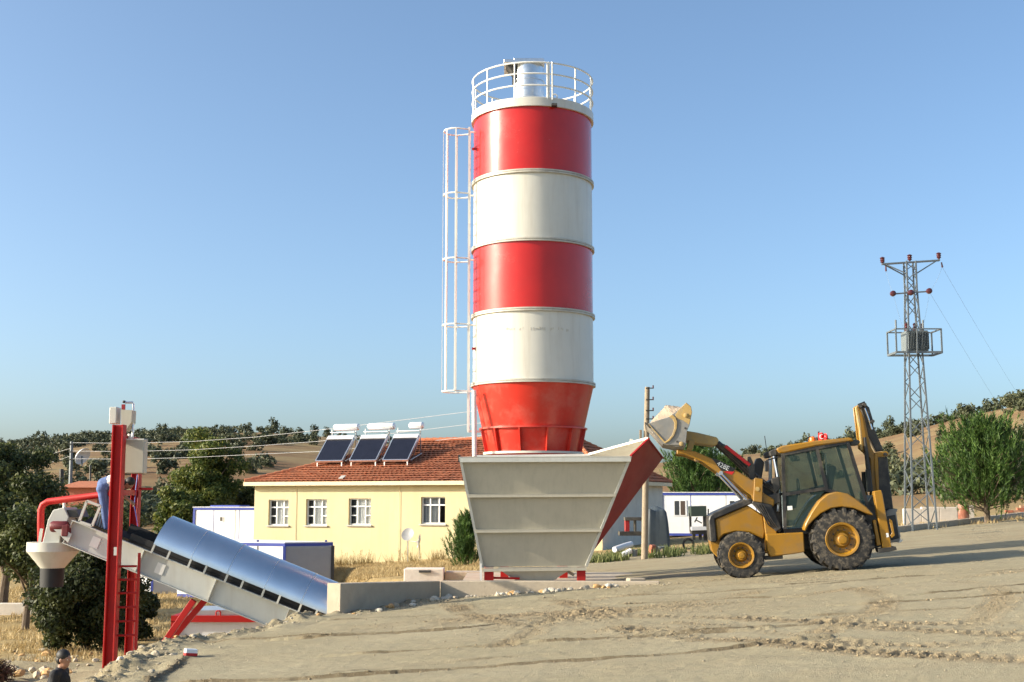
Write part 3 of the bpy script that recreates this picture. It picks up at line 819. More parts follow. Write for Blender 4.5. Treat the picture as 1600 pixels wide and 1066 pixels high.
# ================================================================= RETAINING WALL
W1, W2, W3 = Vector((-3.42, 24.85, 0)), Vector((-1.62, 28.1, 0)), Vector((3.25, 27.45, 0))
wz1, wz2, wz3 = P(535, 912, 24.85).z, P(690, 908, 28.1).z, P(1000, 909, 27.45).z
def wall_seg(a, b, za, zb_, th, nm):
    d = (b - a).normalized(); n = Vector((-d.y, d.x, 0))
    m = MB()
    p = [a, b, b + n * th, a + n * th]
    lo_ = -1.0 if nm == 'wall_section' else -3.0
    v = [Vector((q.x, q.y, -2.6)) for q in p] + [Vector((p[0].x, p[0].y, za)), Vector((p[1].x, p[1].y, zb_)), Vector((p[2].x, p[2].y, zb_)), Vector((p[3].x, p[3].y, za))]
    m.add(v, [(0, 1, 5, 4), (1, 2, 6, 5), (2, 3, 7, 6), (3, 0, 4, 7), (4, 5, 6, 7), (0, 3, 2, 1)])
    return m
rw = thing('retaining_wall', (W2.x, W2.y, -.8), 'low concrete retaining wall in front of the aggregate hopper', 'wall')
wall_seg(W1, W2, wz1, wz2, .34, 'wall_section').build('wall_section', M['conc'], rw, bevel=.012)
wall_seg(W2 + Vector((.004, 0, 0)), W3, wz2 - .003, wz3, .3, 'x').build('wall_section', M['conc'], rw, bevel=.012)
slab = MB()
slab.prism([(-1.2, 28.55, -.36), (3.2, 28.3, -.36), (3.2, 33.6, -.36), (-1.2, 33.6, -.36)], (0, 0, -1.2))
tag(slab.build('foundation_slab', M['conc']), kind='structure')
wb = on(700, 890)
blk = thing('concrete_footing', P(660, 908, 33.5), 'long whitewashed concrete footing left of the hopper base', 'footing')
a, b = P(631, 889, 33), P(694, 890, 33)
MB().bb(a.x, b.x - .02, 33, 33.7, -2.4, a.z).build('block', M['whitewash'], blk, bevel=.015)
MB().bb(b.x, P(760, 890, 33.4).x, 33.3, 34, -2.4, a.z - .1).build('block', M['conc'], blk, bevel=.015)
q = P(664, 893, 32.99)
MB().bb(q.x - .16, q.x + .16, 32.96, 33.0, q.z - .03, q.z + .03).build('notch', M['inside'], blk)

# ================================================================= BELT CONVEYOR
CY0, CY1 = 25.55, 26.75
def cl(px, py, y): return P(px, py, y)
ct0, ct1 = cl(112, 813, CY0), cl(540, 986.5, CY0)       # top flange of the near girder
dv = (ct1 - ct0); clen = dv.length; dv.normalize()
nv_ = Vector((-dv.z, 0, dv.x)); nv_ = nv_ if nv_.z > 0 else -nv_
conv = thing('belt_conveyor', (ct1.x, 26.1, -2.2), 'inclined belt conveyor with light grey girders and shiny galvanised hood', 'conveyor')
GD = .49
for y0, s_ in ((CY0, 1), (CY1, -1)):
    o0 = Vector((0, y0 - CY0, 0))
    a, b = ct0 + o0, ct1 + o0
    w = .09 * s_
    m = MB()
    m.bar(a + Vector((0, w / 2 + .1 * s_ * 0, 0)) , b + Vector((0, w / 2, 0)), .10, .018, up=nv_)
    m.bar(a - nv_ * GD + Vector((0, w / 2, 0)), b - nv_ * GD + Vector((0, w / 2, 0)), .10, .018, up=nv_)
    m.bar(a - nv_ * GD / 2 + Vector((0, w, 0)), b - nv_ * GD / 2 + Vector((0, w, 0)), .010, GD - .02, up=nv_)
    m.build('girder', M['girder'], conv)
    k = 0
    while True:
        t = .02 + k * 1.62
        if t > clen: break
        c = a + dv * t - nv_ * GD / 2 + Vector((0, w / 2, 0))
        MB().bar(c + nv_ * (GD / 2 - .012), c - nv_ * (GD / 2 - .012), .09, .014, up=dv).build('web_stiffener', M['girder'], conv)
        k += 1
# the torn-off shipping labels on the girder web
for px_, py_ in ((250, 885), (150, 840)):
    t = (cl(px_, py_, CY0) - ct0).dot(dv)
    MB().bar(ct0 + dv * (t - .09) - nv_ * .25 + Vector((0, .076, 0)), ct0 + dv * (t + .09) - nv_ * .25 + Vector((0, .076, 0)), .006, .22, up=nv_).build('pale_patch', M['white_rail'], conv)
# belt (trough) carried on idlers
bm_ = MB()
prof = [(.12, .06), (.38, -.06), (.82, -.06), (1.08, .06)]
va = [ct0 + Vector((0, p[0], 0)) + nv_ * p[1] for p in prof]; vb = [v + dv * (clen - .02) for v in va]
bm_.add(va + vb, [(i, i + 1, i + 5, i + 4) for i in range(3)])
bm_.build('belt', M['belt'], conv)
# skirt plate, dark, visible in the gap under the hood
hs0 = cl(240, 850, CY0); ts = (hs0 - ct0).dot(dv)
MB().bar(ct0 + dv * (ts - .9) + nv_ * .10 + Vector((0, 1.05, 0)), ct0 + dv * (clen - .05) + nv_ * .10 + Vector((0, 1.05, 0)), .01, .3, up=nv_).build('skirt_plate', M['belt'], conv)
MB().bar(ct0 + dv * (ts - .55) + nv_ * .07 + Vector((0, .16, 0)), ct0 + dv * (clen - .05) + nv_ * .07 + Vector((0, .16, 0)), .01, .24, up=nv_).build('skirt_plate', M['belt'], conv)
# hood panels: half cylinders
te = clen - .26
npan = 5
HR = .60; lift = .17
ax0 = ct0 + Vector((0, .6, 0)) + nv_ * lift
plen = (te - ts) / npan
for k in range(npan):
    a0_, a1_ = ts + k * plen, ts + (k + 1) * plen + (.03 if k % 2 == 0 else -.002)
    vs_, fs_ = [], []
    n_ = 24
    for rr_ in (HR + .004 * (k % 2), HR - .012):
        for tt in (a0_, a1_):
            for j in range(n_ + 1):
                an = math.pi * j / n_
                vs_.append(ax0 + dv * tt + Vector((0, -math.cos(an) * rr_, 0)) + nv_ * (math.sin(an) * rr_ * 1.02))
    s1 = n_ + 1
    for j in range(n_):
        fs_ += [(j, j + 1, s1 + j + 1, s1 + j), (2 * s1 + j, 3 * s1 + j, 3 * s1 + j + 1, 2 * s1 + j + 1),
                (j, 2 * s1 + j, 2 * s1 + j + 1, j + 1), (s1 + j, s1 + j + 1, 3 * s1 + j + 1, 3 * s1 + j)]
    fs_ += [(0, s1, 3 * s1, 2 * s1), (n_, 2 * s1 + n_, 3 * s1 + n_, s1 + n_)]
    MB().add(vs_, fs_).build('hood_panel', M['hood'], conv, smooth=40)
    if k:
        MB().tube([ax0 + dv * (a0_ + .012) + Vector((0, -math.cos(math.pi * j / 20) * (HR + .006), 0)) + nv_ * (math.sin(math.pi * j / 20) * (HR * 1.02 + .006)) for j in range(21)], .005, 5).build('hood_seam', M['galv'], conv)
    for e_ in (a0_ + .03, a0_ + .38):
        for yy in (-HR - .01, HR + .01):
            c = ax0 + dv * e_ + Vector((0, yy, 0))
            MB().bar(c - nv_ * (lift + .01), c + nv_ * .01, .04, .03, up=(0, 1, 0)).build('hood_bracket', M['girder'], conv)
# head end: housing, motor, frame
hp = [(63, 850), (72, 812), (80, 797), (97, 793), (104, 808), (100, 820), (92, 828), (90, 850)]
hp = [P(x + 3, y, 25.75) for x, y in hp]
MB().prism(hp, (0, .75, 0)).build('head_chute', M['girder'], conv, bevel=.01)
MB().prism([P(104, 797, 25.8), P(119, 796, 25.8), P(124, 808, 25.8), P(108, 808, 25.8)], (0, .6, 0)).build('inspection_hatch', M['dark'], conv)
MB().tube([P(100, 794, 26.1), P(100, 786, 26.1)], .03, 8).build('grease_nipple', M['white_rail'], conv)
tp = [P(78, 822, 25.5), P(90, 820, 25.5), P(112, 835, 25.5), P(106, 848, 25.5)]
MB().prism(tp, (0, .03, 0)).build('take_up_plate', M['girder'], conv)
mo = P(93, 823, 25.6)
MB().lathe([(0, -.17), (.1, -.17), (.115, -.14), (.115, .14), (.1, .17), (0, .17)], mo, 20, 'X').build('drive_motor', M['maroon'], conv)
MB().box(P(104, 829, 25.6), (.16, .24, .26)).build('gearbox', M['maroon'], conv, bevel=.03)
fr = [P(124, 815, 25.55), P(136, 783, 25.55), P(157, 791, 25.55), P(144, 822, 25.55)]
m = MB()
for i in range(4):
    m.bar(fr[i], fr[(i + 1) % 4], .05, .05, up=(0, 1, 0))
m.build('guard_frame', M['girder'], conv)
for k in range(4):
    a = P(147 + 4 * k, 819 + 2 * k, 26.4); b = P(154 + 3 * k, 799 + 2 * k, 26.4)
    MB().bar(a, b, .02, .03).build('guard_slat', M['girder'], conv)
# diagonal support legs
for y_, pa, pb in ((25.62, (258, 1003), (303, 938)), (26.7, (276, 990), (322, 936))):
    a, b = P(*pa, y_), P(*pb, y_)
    d = (a - b).normalized()
    MB().bar(b, a + d * 1.6, .12, .13, up=(0, 1, 0)).build('support_leg', M['frame_red'], conv, bevel=.006)

# ================================================================= RED PORTAL FRAME WITH TANKS
pf = thing('portal_frame', (-8.05, 26.0, -2.3), 'red steel portal frame with rungs straddling the belt conveyor', 'steel frame')
pz0, pz1 = -2.4, P(188, 664, 25.1).z
cx = -8.05
m = MB()      # near H column
m.bb(cx - .115, cx - .085, 24.99, 25.21, pz0, pz1).bb(cx + .085, cx + .115, 24.99, 25.21, pz0, pz1).bb(cx - .084, cx + .084, 25.09, 25.11, pz0, pz1)
m.build('column', M['frame_red'], pf, bevel=.005)
cx2 = P(213, 760, 27.1).x
m = MB().bb(cx2 - .09, cx2 - .07, 27.0, 27.18, pz0, P(213, 686, 27.1).z).bb(cx2 + .07, cx2 + .09, 27.0, 27.18, pz0, P(213, 686, 27.1).z).bb(cx2 - .069, cx2 + .069, 27.08, 27.12, pz0, P(213, 686, 27.1).z)
m.build('column', M['frame_red'], pf, bevel=.005)
ztp = P(205, 684, 25.1).z
MB().bar((cx, 25.24, ztp), (cx2, 27.0, P(213, 690, 27.1).z), .14, .14).build('top_beam', M['frame_red'], pf, bevel=.006)
MB().bar((cx, 25.2, P(190, 770, 25.2).z), (cx2, 27.0, P(213, 770, 27.).z), .10, .12).build('cross_beam', M['frame_red'], pf)
MB().bar(P(213, 764, 27.1), P(238, 764, 27.1), .1, .05).build('arm_bracket', M['frame_red'], pf)
for k, v in enumerate((885, 906, 927, 949, 971, 993)):
    a, b = P(182, v, 25.15), P(205, v, 26.3)
    MB().tube([a - Vector((.04, 0, 0)), (a.x + .40, 25.2, a.z)], .022, 8).build('rung', M['frame_red'], pf)
MB().bb(cx + .46, cx + .50, 25.16, 25.24, pz0, P(214, 864, 25.2).z).build('ladder_rail', M['frame_red'], pf)
MB().bb(cx + .02, cx + .08, 25.0, 25.02, P(178, 868, 25).z, P(178, 855, 25).z).build('splice_plate', M['girder'], pf)
MB().bar(P(193, 632, 25.4), P(192, 664, 25.4), .04, .07).build('mast', M['wing_red'], pf)

tk = thing('water_tank', P(211, 740, 25.8), 'plain off white box tank hung on the portal frame', 'tank')
a, b = P(195, 740, 25.5), P(229, 686, 25.5)
MB().bb(a.x, b.x, 25.35, 25.62, a.z, b.z).build('tank_body', M['cream'], tk, bevel=.015)
MB().bb(a.x + .01, b.x - .01, 25.34, 25.36, b.z - .03, b.z + .0).build('tank_rim', M['white_rail'], tk)
MB().tube([P(203, 686, 25.6), P(203, 678, 25.6)], .045, 10).build('inlet', M['white_rail'], tk)
bx = thing('additive_bin', P(190, 672, 25.6), 'small white bin with tapered back on top of red column', 'bin')
a, b = P(175, 663, 25.5), P(187, 637, 25.5)
MB().bb(a.x, b.x, 25.3, 25.6, a.z, b.z).build('bin_box', M['white'], bx, bevel=.012)
c0 = [P(189, 640, 25.3), P(206, 641, 25.3), P(205, 660, 25.3), P(195, 674, 25.3), P(189, 668, 25.3)]
MB().prism(c0, (0, .3, 0)).build('bin_hopper', M['cream'], bx)
MB().tube([P(196, 629, 25.5), P(207, 629, 25.5), P(208.5, 632, 25.5), P(207, 684, 25.5)], .025, 8).build('vent_pipe', M['galv'], bx)
MB().ball(P(194, 628, 25.5), .04, .04, .03).build('vent_cap', M['dark'], bx)

fn = thing('discharge_funnel', P(83, 917, 26.2), 'white conical discharge funnel with black rubber sleeve under conveyor head', 'funnel')
fc = P(83.5, 855, 26.15)
def fz(v): return P(83.5, v, 26.15).z
rr1, rr2 = 39 / FPX * 26.1, 17.5 / FPX * 26.1
MB().lathe([(rr1 - .02, fz(847)), (rr1, fz(847)), (rr1, fz(861)), (rr2, fz(888)), (rr2 - .01, fz(888)), (rr1 - .02, fz(861)), (rr1 - .02, fz(847))], (fc.x, 26.15, 0), 48).build('cone', M['white'], fn)
MB().lathe([(rr2 - .03, fz(917)), (rr2 - .005, fz(917)), (rr2 + .006, fz(886))], (fc.x, 26.15, 0), 32).build('rubber_sleeve', M['belt'], fn)
MB().bar(P(66, 848, 26.15), P(104, 848, 26.15), .9, .03).build('cover_plate', M['girder'], fn)
for dx_ in (-.3, .3):
    MB().bar((fc.x + dx_, 26.15, fz(848)), (fc.x + dx_ * .9, 26.15, fz(826)), .05, .05).build('hanger', M['girder'], fn)
rp = thing('red_pipe', P(66, 850, 26.4), 'bent red steel pipe rising over the funnel and running to the frame', 'pipe')
pts = [P(64, 856, 26.5), P(63.5, 815, 26.5), P(64, 797, 26.5), P(67, 789, 26.5), P(75, 784, 26.5), P(110, 779.5, 26.4), P(150, 774.5, 26.3), P(172, 771.5, 26.2)]
MB().tube(pts, .072, 14).build('pipe_run', M['frame_red'], rp)
MB().lathe([(.072, -.02), (.13, -.02), (.13, .02), (.072, .02)], P(64, 855, 26.5), 20).build('flange', M['frame_red'], rp)
cbl = thing('power_cable', P(213, 830, 27.4), 'blue and red cables hanging from the far frame column', 'cable')
MB().tube([P(215, 742, 26.9), P(212, 765, 26.85), P(210, 790, 26.85), P(214, 812, 26.9), P(217, 832, 26.9)], .012, 6).build('blue_cable', M['cblue'], cbl)
MB().tube([P(217, 742, 26.9), P(216, 775, 26.85), P(214, 800, 26.85), P(218, 832, 26.9)], .012, 6).build('red_cable', M['wing_red'], cbl)

# red framed steel box beyond the conveyor foot
gb = thing('machine_box', (-6.6, 28.6, -2.4), 'low grey machine box with red top frame under the conveyor', 'machine')
a, b = P(268, 972, 28.0), P(402, 962, 28.0)
MB().bb(a.x + .12, b.x + .5, 28.05, 29.4, -2.45, a.z).build('box_body', M['cwhite'], gb)
MB().bar((a.x, 28.0, (a.z + b.z) / 2), (b.x + .6, 28.0, (a.z + b.z) / 2), .10, .14).bar((a.x, 29.45, (a.z + b.z) / 2), (b.x + .6, 29.45, (a.z + b.z) / 2), .10, .14).bar((a.x + .05, 28.0, (a.z + b.z) / 2), (a.x + .05, 29.4, (a.z + b.z) / 2), .10, .14).build('top_frame', M['frame_red'], gb)
for yy in (28.0, 29.4):
    MB().bb(a.x + .0, a.x + .11, yy - .05, yy + .05, -2.5, a.z + .02).build('leg', M['frame_red'], gb)
MB().prism([P(280, 962, 28.1), P(400, 962, 28.1), P(385, 953, 28.1), P(300, 954, 28.1)], (0, 1.2, 0)).build('lid', M['galv'], gb)
c = P(341, 960, 27.98)
MB().tube([c + Vector((-.05, 0, -.04)), c + Vector((-.05, 0, .04)), c + Vector((-.03, 0, .075)), c + Vector((.03, 0, .075)), c + Vector((.05, 0, .04)), c + Vector((.05, 0, -.04))], .018, 8).build('lifting_loop', M['frame_red'], gb)
# ================================================================= HOUSE
HA = R(22)
HC = Vector((4.1, 56.0, 0))
hux = Vector((math.cos(HA), -math.sin(HA), 0)); huy = Vector((math.sin(HA), math.cos(HA), 0))
def hs(px):        # distance along the front (negative local x) for a photo column
    k = (px - 800) / FPX
    return (HC.x - k * HC.y) / (hux.x - k * hux.y * 1.0) if False else (4.1 - k * 56.0) / (math.cos(HA) + k * math.sin(HA))
def hz(px, py):
    s = hs(px); q = HC - hux * s
    return P(px, py, q.y).z
HL, HD = hs(401), 10.5
HZ0, HZ1 = -2.2, hz(500, 757)
house = thing('house', (HC.x, HC.y, HZ0), 'long single storey pale yellow house with red tiled hip roof', 'house', rot=(0, 0, -HA), local=True)
def hl(z): return z - HZ0
def holes_wall(x0, x1, z0, z1, holes, y, th):
    xs = sorted({x0, x1, *[h[0] for h in holes], *[h[1] for h in holes]})
    zs = sorted({z0, z1, *[h[2] for h in holes], *[h[3] for h in holes]})
    m = MB()
    for i in range(len(xs) - 1):
        for j in range(len(zs) - 1):
            cx_, cz_ = (xs[i] + xs[i + 1]) / 2, (zs[j] + zs[j + 1]) / 2
            if any(h[0] < cx_ < h[1] and h[2] < cz_ < h[3] for h in holes): continue
            m.add([(xs[i], y, zs[j]), (xs[i + 1], y, zs[j]), (xs[i + 1], y, zs[j + 1]), (xs[i], y, zs[j + 1])], [(0, 1, 2, 3)])
    for h in holes:
        a, b, c, d = h
        m.add([(a, y, c), (b, y, c), (b, y, d), (a, y, d), (a, y + th, c), (b, y + th, c), (b, y + th, d), (a, y + th, d)], [(0, 1, 5, 4), (1, 2, 6, 5), (2, 3, 7, 6), (3, 0, 4, 7)])
    return m
WIN = [(423, 454, 781, 821), (481, 513.5, 780, 821), (547, 581.5, 779, 820.5), (659, 696.5, 776.5, 819)]
holes = []
for a, b, c, d in WIN:
    holes.append((-hs(a), -hs(b), hl(hz((a + b) / 2, d)), hl(hz((a + b) / 2, c))))
w_ = holes_wall(-HL, 0, 0, hl(HZ1), holes, 0, .22)
w_.build('front_wall', M['plaster'], house, smooth=0)
MB().bb(-.02, 0, 0.0, HD, 0, hl(HZ1) - .002).build('side_wall', M['plaster_side'], house)
MB().bb(-HL, -HL + .02, 0.02, HD, 0, hl(HZ1) - .002).build('side_wall', M['plaster'], house)
MB().bb(-HL, 0, HD - .02, HD, 0, hl(HZ1) - .002).build('back_wall', M['plaster_side'], house)
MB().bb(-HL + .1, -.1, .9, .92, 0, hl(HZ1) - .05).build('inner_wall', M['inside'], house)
for i, (a, b, c, d) in enumerate(holes):
    y0 = .14
    m = MB(); fw = .06
    m.bb(a, b, y0, y0 + .06, c, c + fw).bb(a, b, y0, y0 + .06, d - fw, d).bb(a, a + fw, y0 + .001, y0 + .059, c + fw, d - fw).bb(b - fw, b, y0 + .001, y0 + .059, c + fw, d - fw)
    zt_ = d - (d - c) * .30
    m.bb(a + fw, b - fw, y0 + .003, y0 + .057, zt_ - fw / 2, zt_ + fw / 2)
    x1, x2 = a + (b - a) * .34, a + (b - a) * .70
    for x_ in (x1, x2):
        m.bb(x_ - fw / 2, x_ + fw / 2, y0 + .005, y0 + .055, c + fw, d - fw)
    if i < 3:
        zz = c + (d - c) * .36
        m.bb(a + fw, x1, y0 + .007, y0 + .053, zz - fw / 2.4, zz + fw / 2.4).bb(x2, b - fw, y0 + .007, y0 + .053, zz - fw / 2.4, zz + fw / 2.4)
    wo_ = m.build('window', M['upvc'], house)
    for (pa, pb) in ((a + fw, x1), (x1, x2), (x2, b - fw)):
        for (qa_, qb) in ((c + fw, zt_), (zt_, d - fw)):
            if i == 3 and pa == x2 and qa_ < zt_ - .4: continue
            MB().bb(pa, pb, y0 + .028, y0 + .033, qa_, qb).build('pane', M['win_glass'], wo_)
    MB().bb(a - .08, b + .08, -.09, .14, c - .07, c - .002).build('sill', M['sill'], wo_, bevel=.006)
    # curtains: gathered cloth
    cm = MB(); n_ = 40
    if i < 3: rng_ = [(a + (b - a) * (.22 if i else .26), b - .03)]
    else: rng_ = [(a + .05, a + (b - a) * .62)]
    for (ca, cb) in rng_:
        vs_ = []
        for k in range(n_ + 1):
            x_ = ca + (cb - ca) * k / n_
            yy = y0 + .105 + .03 * math.sin(k * 1.9 + i) + .02 * math.sin(k * .7)
            vs_ += [(x_, yy, c + .02), (x_, yy, d - .03)]
        cm.add(vs_, [(2 * k, 2 * k + 2, 2 * k + 3, 2 * k + 1) for k in range(n_)])
    cm.build('curtain', M['curtain'] if i < 3 else mat('grey_net_curtain', (.42, .43, .44), .9), wo_)
# downpipe and wall stains strip
MB().tube([(-hs(626), -.05, .2), (-hs(626), -.05, hl(HZ1) - .1)], .012, 6).build('wall_cable', M['fascia'], house)
MB().tube([(-hs(466), -.03, .2), (-hs(466), -.03, hl(HZ1) - .1)], .012, 6).build('wall_cable', M['fascia'], house)
# roof
ov = .38
ez = hl(HZ1)
x0, x1_, y0_, y1_ = -HL - ov, ov, -ov, HD + ov
rz = hl(hz(740, 690) + .35)
ry = HD / 2
ra, rb_ = -hs(590) - .3, -3.2
slope_pts = [(x0, y0_, ez + .12), (x1_, y0_, ez + .12), (x1_, y1_, ez + .12), (x0, y1_, ez + .12), (ra, ry, rz), (rb_, ry, rz)]
roof = MB().add(slope_pts, [(0, 1, 5, 4), (1, 2, 5), (2, 3, 4, 5), (3, 0, 4)]).build('roof', M['tile'], house, smooth=0)
m = MB()
m.bb(x0 - .02, x1_ + .02, y0_ - .06, y0_ - .01, ez - .06, ez + .13).bb(x0 - .05, x0 - .01, y0_ - .009, y1_, ez - .06, ez + .13).bb(x1_ + .01, x1_ + .05, y0_ - .009, y1_, ez - .06, ez + .13)
m.build('eave_board', M['fascia'], house)
MB().bb(x0, x1_, y0_, y1_, ez - .03, ez + .0).build('soffit', M['fascia'], house)
# clay tiles: overlapping barrel courses, real relief
def tiles_on(p0, p1, p2, p3, name):
    # quad p0-p1 eave, p3-p2 ridge ; rows of corrugated courses
    tm_v, tm_f = [], []
    p0, p1, p2, p3 = map(Vector, (p0, p1, p2, p3))
    nrm = (p1 - p0).cross(p3 - p0).normalized()
    if nrm.z < 0: nrm = -nrm
    up = ((p2 + p3) / 2 - (p0 + p1) / 2)
    e = (p1 - p0).normalized(); upn = (up - e * up.dot(e)); Ls = upn.length; upn.normalize()
    rows_ = int(Ls / .31)
    rt = random.Random(3)
    for r_ in range(rows_):
        t0, t1 = r_ / rows_, (r_ + 1.12) / rows_
        t1 = min(t1, 1)
        A, B = lerp(p0, p3, t0), lerp(p1, p2, t0)
        C, D_ = lerp(p1, p2, t1), lerp(p0, p3, t1)
        W_ = (B - A).length
        n_ = max(2, int(W_ / .24))
        xa = (A - p0).dot(e)
        base = len(tm_v)
        for k in range(n_ * 4 + 1):
            f_ = k / (n_ * 4)
            hgt = .035 + .035 * abs(math.sin(math.pi * (k / 4.0)))
            jit = rt.uniform(-.016, .016)
            tm_v.append(lerp(A, B, f_) + nrm * (hgt + .025 + jit))
            tm_v.append(lerp(D_, C, f_) + nrm * (hgt - .03))
        for k in range(n_ * 4):
            b_ = base + 2 * k
            tm_f.append((b_, b_ + 2, b_ + 3, b_ + 1))
    o = MB().add(tm_v, tm_f).build(name, M['tile'], roof, smooth=0)
    o['kind'] = 'stuff'
tiles_on(slope_pts[0], slope_pts[1], slope_pts[5], slope_pts[4], 'roof_tiles')
tiles_on(slope_pts[3], slope_pts[0], slope_pts[4], slope_pts[4], 'roof_tiles')
tiles_on(slope_pts[1], slope_pts[2], slope_pts[5], slope_pts[5], 'roof_tiles')
def ridge_caps(a, b):
    a, b = Vector(a), Vector(b); n_ = int((b - a).length / .38)
    for k in range(n_):
        q0, q1 = lerp(a, b, k / n_), lerp(a, b, (k + 1.1) / n_)
        MB().tube([q0 + Vector((0, 0, .07)), q1 + Vector((0, 0, .05))], [.11, .09], 8).build('ridge_tile', M['tile'], roof)
ridge_caps(slope_pts[4], slope_pts[5]); ridge_caps(slope_pts[0], slope_pts[4]); ridge_caps(slope_pts[1], slope_pts[5]); ridge_caps(slope_pts[2], slope_pts[5])
slab_ = lerp(Vector(slope_pts[0]), Vector(slope_pts[3]), .0)
def roof_z(y): return ez + .12 + (rz - ez - .12) * (y - y0_) / (ry - y0_)
sk = -hs(537); MB().box((sk, -.05, roof_z(-.05) + .1), (.25, .35, .03), Matrix.Rotation(R(24), 3, 'X')).build('loose_tile', M['sill'], roof)

# solar water heaters on the roof: each a thing
def solar(px0, px1, label, tlen, toff):
    xa, xb = -hs(px0) - .62, -hs(px1) - .62
    yb, yt = 1.55, 2.75
    zb_, zt_ = roof_z(yb) + .28, roof_z(yb) + 1.52
    base = HC + hux * ((xa + xb) / 2) + huy * yb
    zoff = HZ0
    t = thing('solar_water_heater', (base.x, base.y, roof_z(yb) + zoff), label, 'solar heater', 'solar water heaters on the house roof', rot=(0, 0, -HA), local=True)
    cx_ = (xa + xb) / 2; w = (xb - xa) / 2
    zo = roof_z(yb)
    def q(x, y, z): return Vector((x, y - yb, z - zo))
    A, B, C, D_ = q(-w, yb, zb_), q(w, yb, zb_), q(w, yt, zt_), q(-w, yt, zt_)
    n = (B - A).cross(D_ - A).normalized()
    MB().prism([A, B, C, D_], n * .09).build('collector', M['solar'], t)
    m = MB()
    n2 = n * .05
    for a, b in ((A, B), (B, C), (D_, A)):
        m.bar(a + n2, b + n2, .05, .12, up=n)
    m.build('collector_frame', M['galv'], t)
    u = (D_ - A).normalized()
    MB().prism([D_ - u * .16 + n * .10, C - u * .16 + n * .10, C + u * .10 + n * .10, D_ + u * .10 + n * .10], n * .05).build('header_cover', M['tank_metal'], t)
    tz = zt_ + .62
    c_ = q(toff, yt + .25, tz)
    MB().lathe([(0, -tlen / 2 - .03), (.11, -tlen / 2 - .03), (.165, -tlen / 2 + .02), (.175, -tlen / 2 + .05), (.175, tlen / 2 - .05), (.165, tlen / 2 - .02), (.11, tlen / 2 + .03), (0, tlen / 2 + .03)], c_, 28, 'X').build('water_tank', M['tank_metal'], t)
    MB().bar(q(-w + .1, yt + .1, tz - .28), q(w, yt + .1, tz - .28), .25, .04).build('tank_cradle', M['galv'], t)
    for sx_ in (-w + .06, w - .06):
        MB().bar(q(sx_, yb + .02, roof_z(yb) + .0), q(sx_, yb + .02, zb_ + .02), .05, .05).build('front_leg', M['white_rail'], t)
        MB().bar(q(sx_, yt + .3, roof_z(yt + .3) + .0), q(sx_, yt + .25, tz - .1), .04, .04).build('rear_leg', M['galv'], t)
        MB().bar(q(sx_ + .02, yb + .45, roof_z(yb + .45) + .1), q(sx_ + .02, yt + .3, tz - .3), .03, .03).build('brace', M['galv'], t)
        MB().bar(q(sx_ + .03, yb + .3, roof_z(yb + .3) + .22), q(sx_ + .03, yt + .35, roof_z(yt + .3) + .12), .03, .04).build('base_rail', M['white_rail'], t)
    return t
solar(487, 529, 'leftmost solar water heater on the tiled roof, beside the hip', 1.45, .15)
solar(541, 583, 'middle solar water heater of the three on the tiled roof', 1.5, .25)
solar(594, 634, 'rightmost solar water heater on the roof with the short tank', .75, .42)

# satellite dish by the house wall
sd_ = P(637, 835, 58.2)
dish = thing('satellite_dish', (sd_.x, sd_.y, H(sd_.x, sd_.y)), 'round grey satellite dish against the yellow house wall', 'satellite dish')
dn = Vector((-.35, -.85, .38)).normalized()
mrot = dn.to_track_quat('Z', 'Y').to_matrix()
dm = MB().lathe([(0, -.06), (.12, -.052), (.22, -.035), (.31, 0), (.315, .012), (.22, -.02), (.12, -.04), (0, -.048)], (0, 0, 0), 32)
dm.v = [mrot @ v + sd_ for v in dm.v]
dm.build('reflector', mat('dish_grey', (.26, .26, .26), .5), dish)
lnb = P(652, 847, 57.7)
MB().bar(sd_ + Vector((0, .05, -.28)), lnb, .025, .025).build('feed_arm', M['galv'], dish)
MB().box(lnb, (.09, .09, .09)).build('receiver_head', M['white_rail'], dish)
MB().tube([sd_ + Vector((0, .1, 0)), Vector((sd_.x, sd_.y + .25, H(sd_.x, sd_.y) - .2))], .03, 8).build('mount', M['galv'], dish)
dt2 = thing('spare_dish', P(657, 857, 58), 'thin pale dish seen edge on beside the satellite dish', 'satellite dish')
a = P(655, 846, 58.2)
dm = MB().lathe([(0, -.04), (.2, -.025), (.34, .02), (.34, .03), (0, -.03)], (0, 0, 0), 24)
mrot = Vector((-.96, -.2, .2)).normalized().to_track_quat('Z', 'Y').to_matrix()
dm.v = [mrot @ v + a for v in dm.v]; dm.build('reflector', M['sill'], dt2)
MB().bar(a, Vector((a.x, a.y + .1, H(a.x, a.y) - .1)), .03, .03).build('stand', M['galv'], dt2)

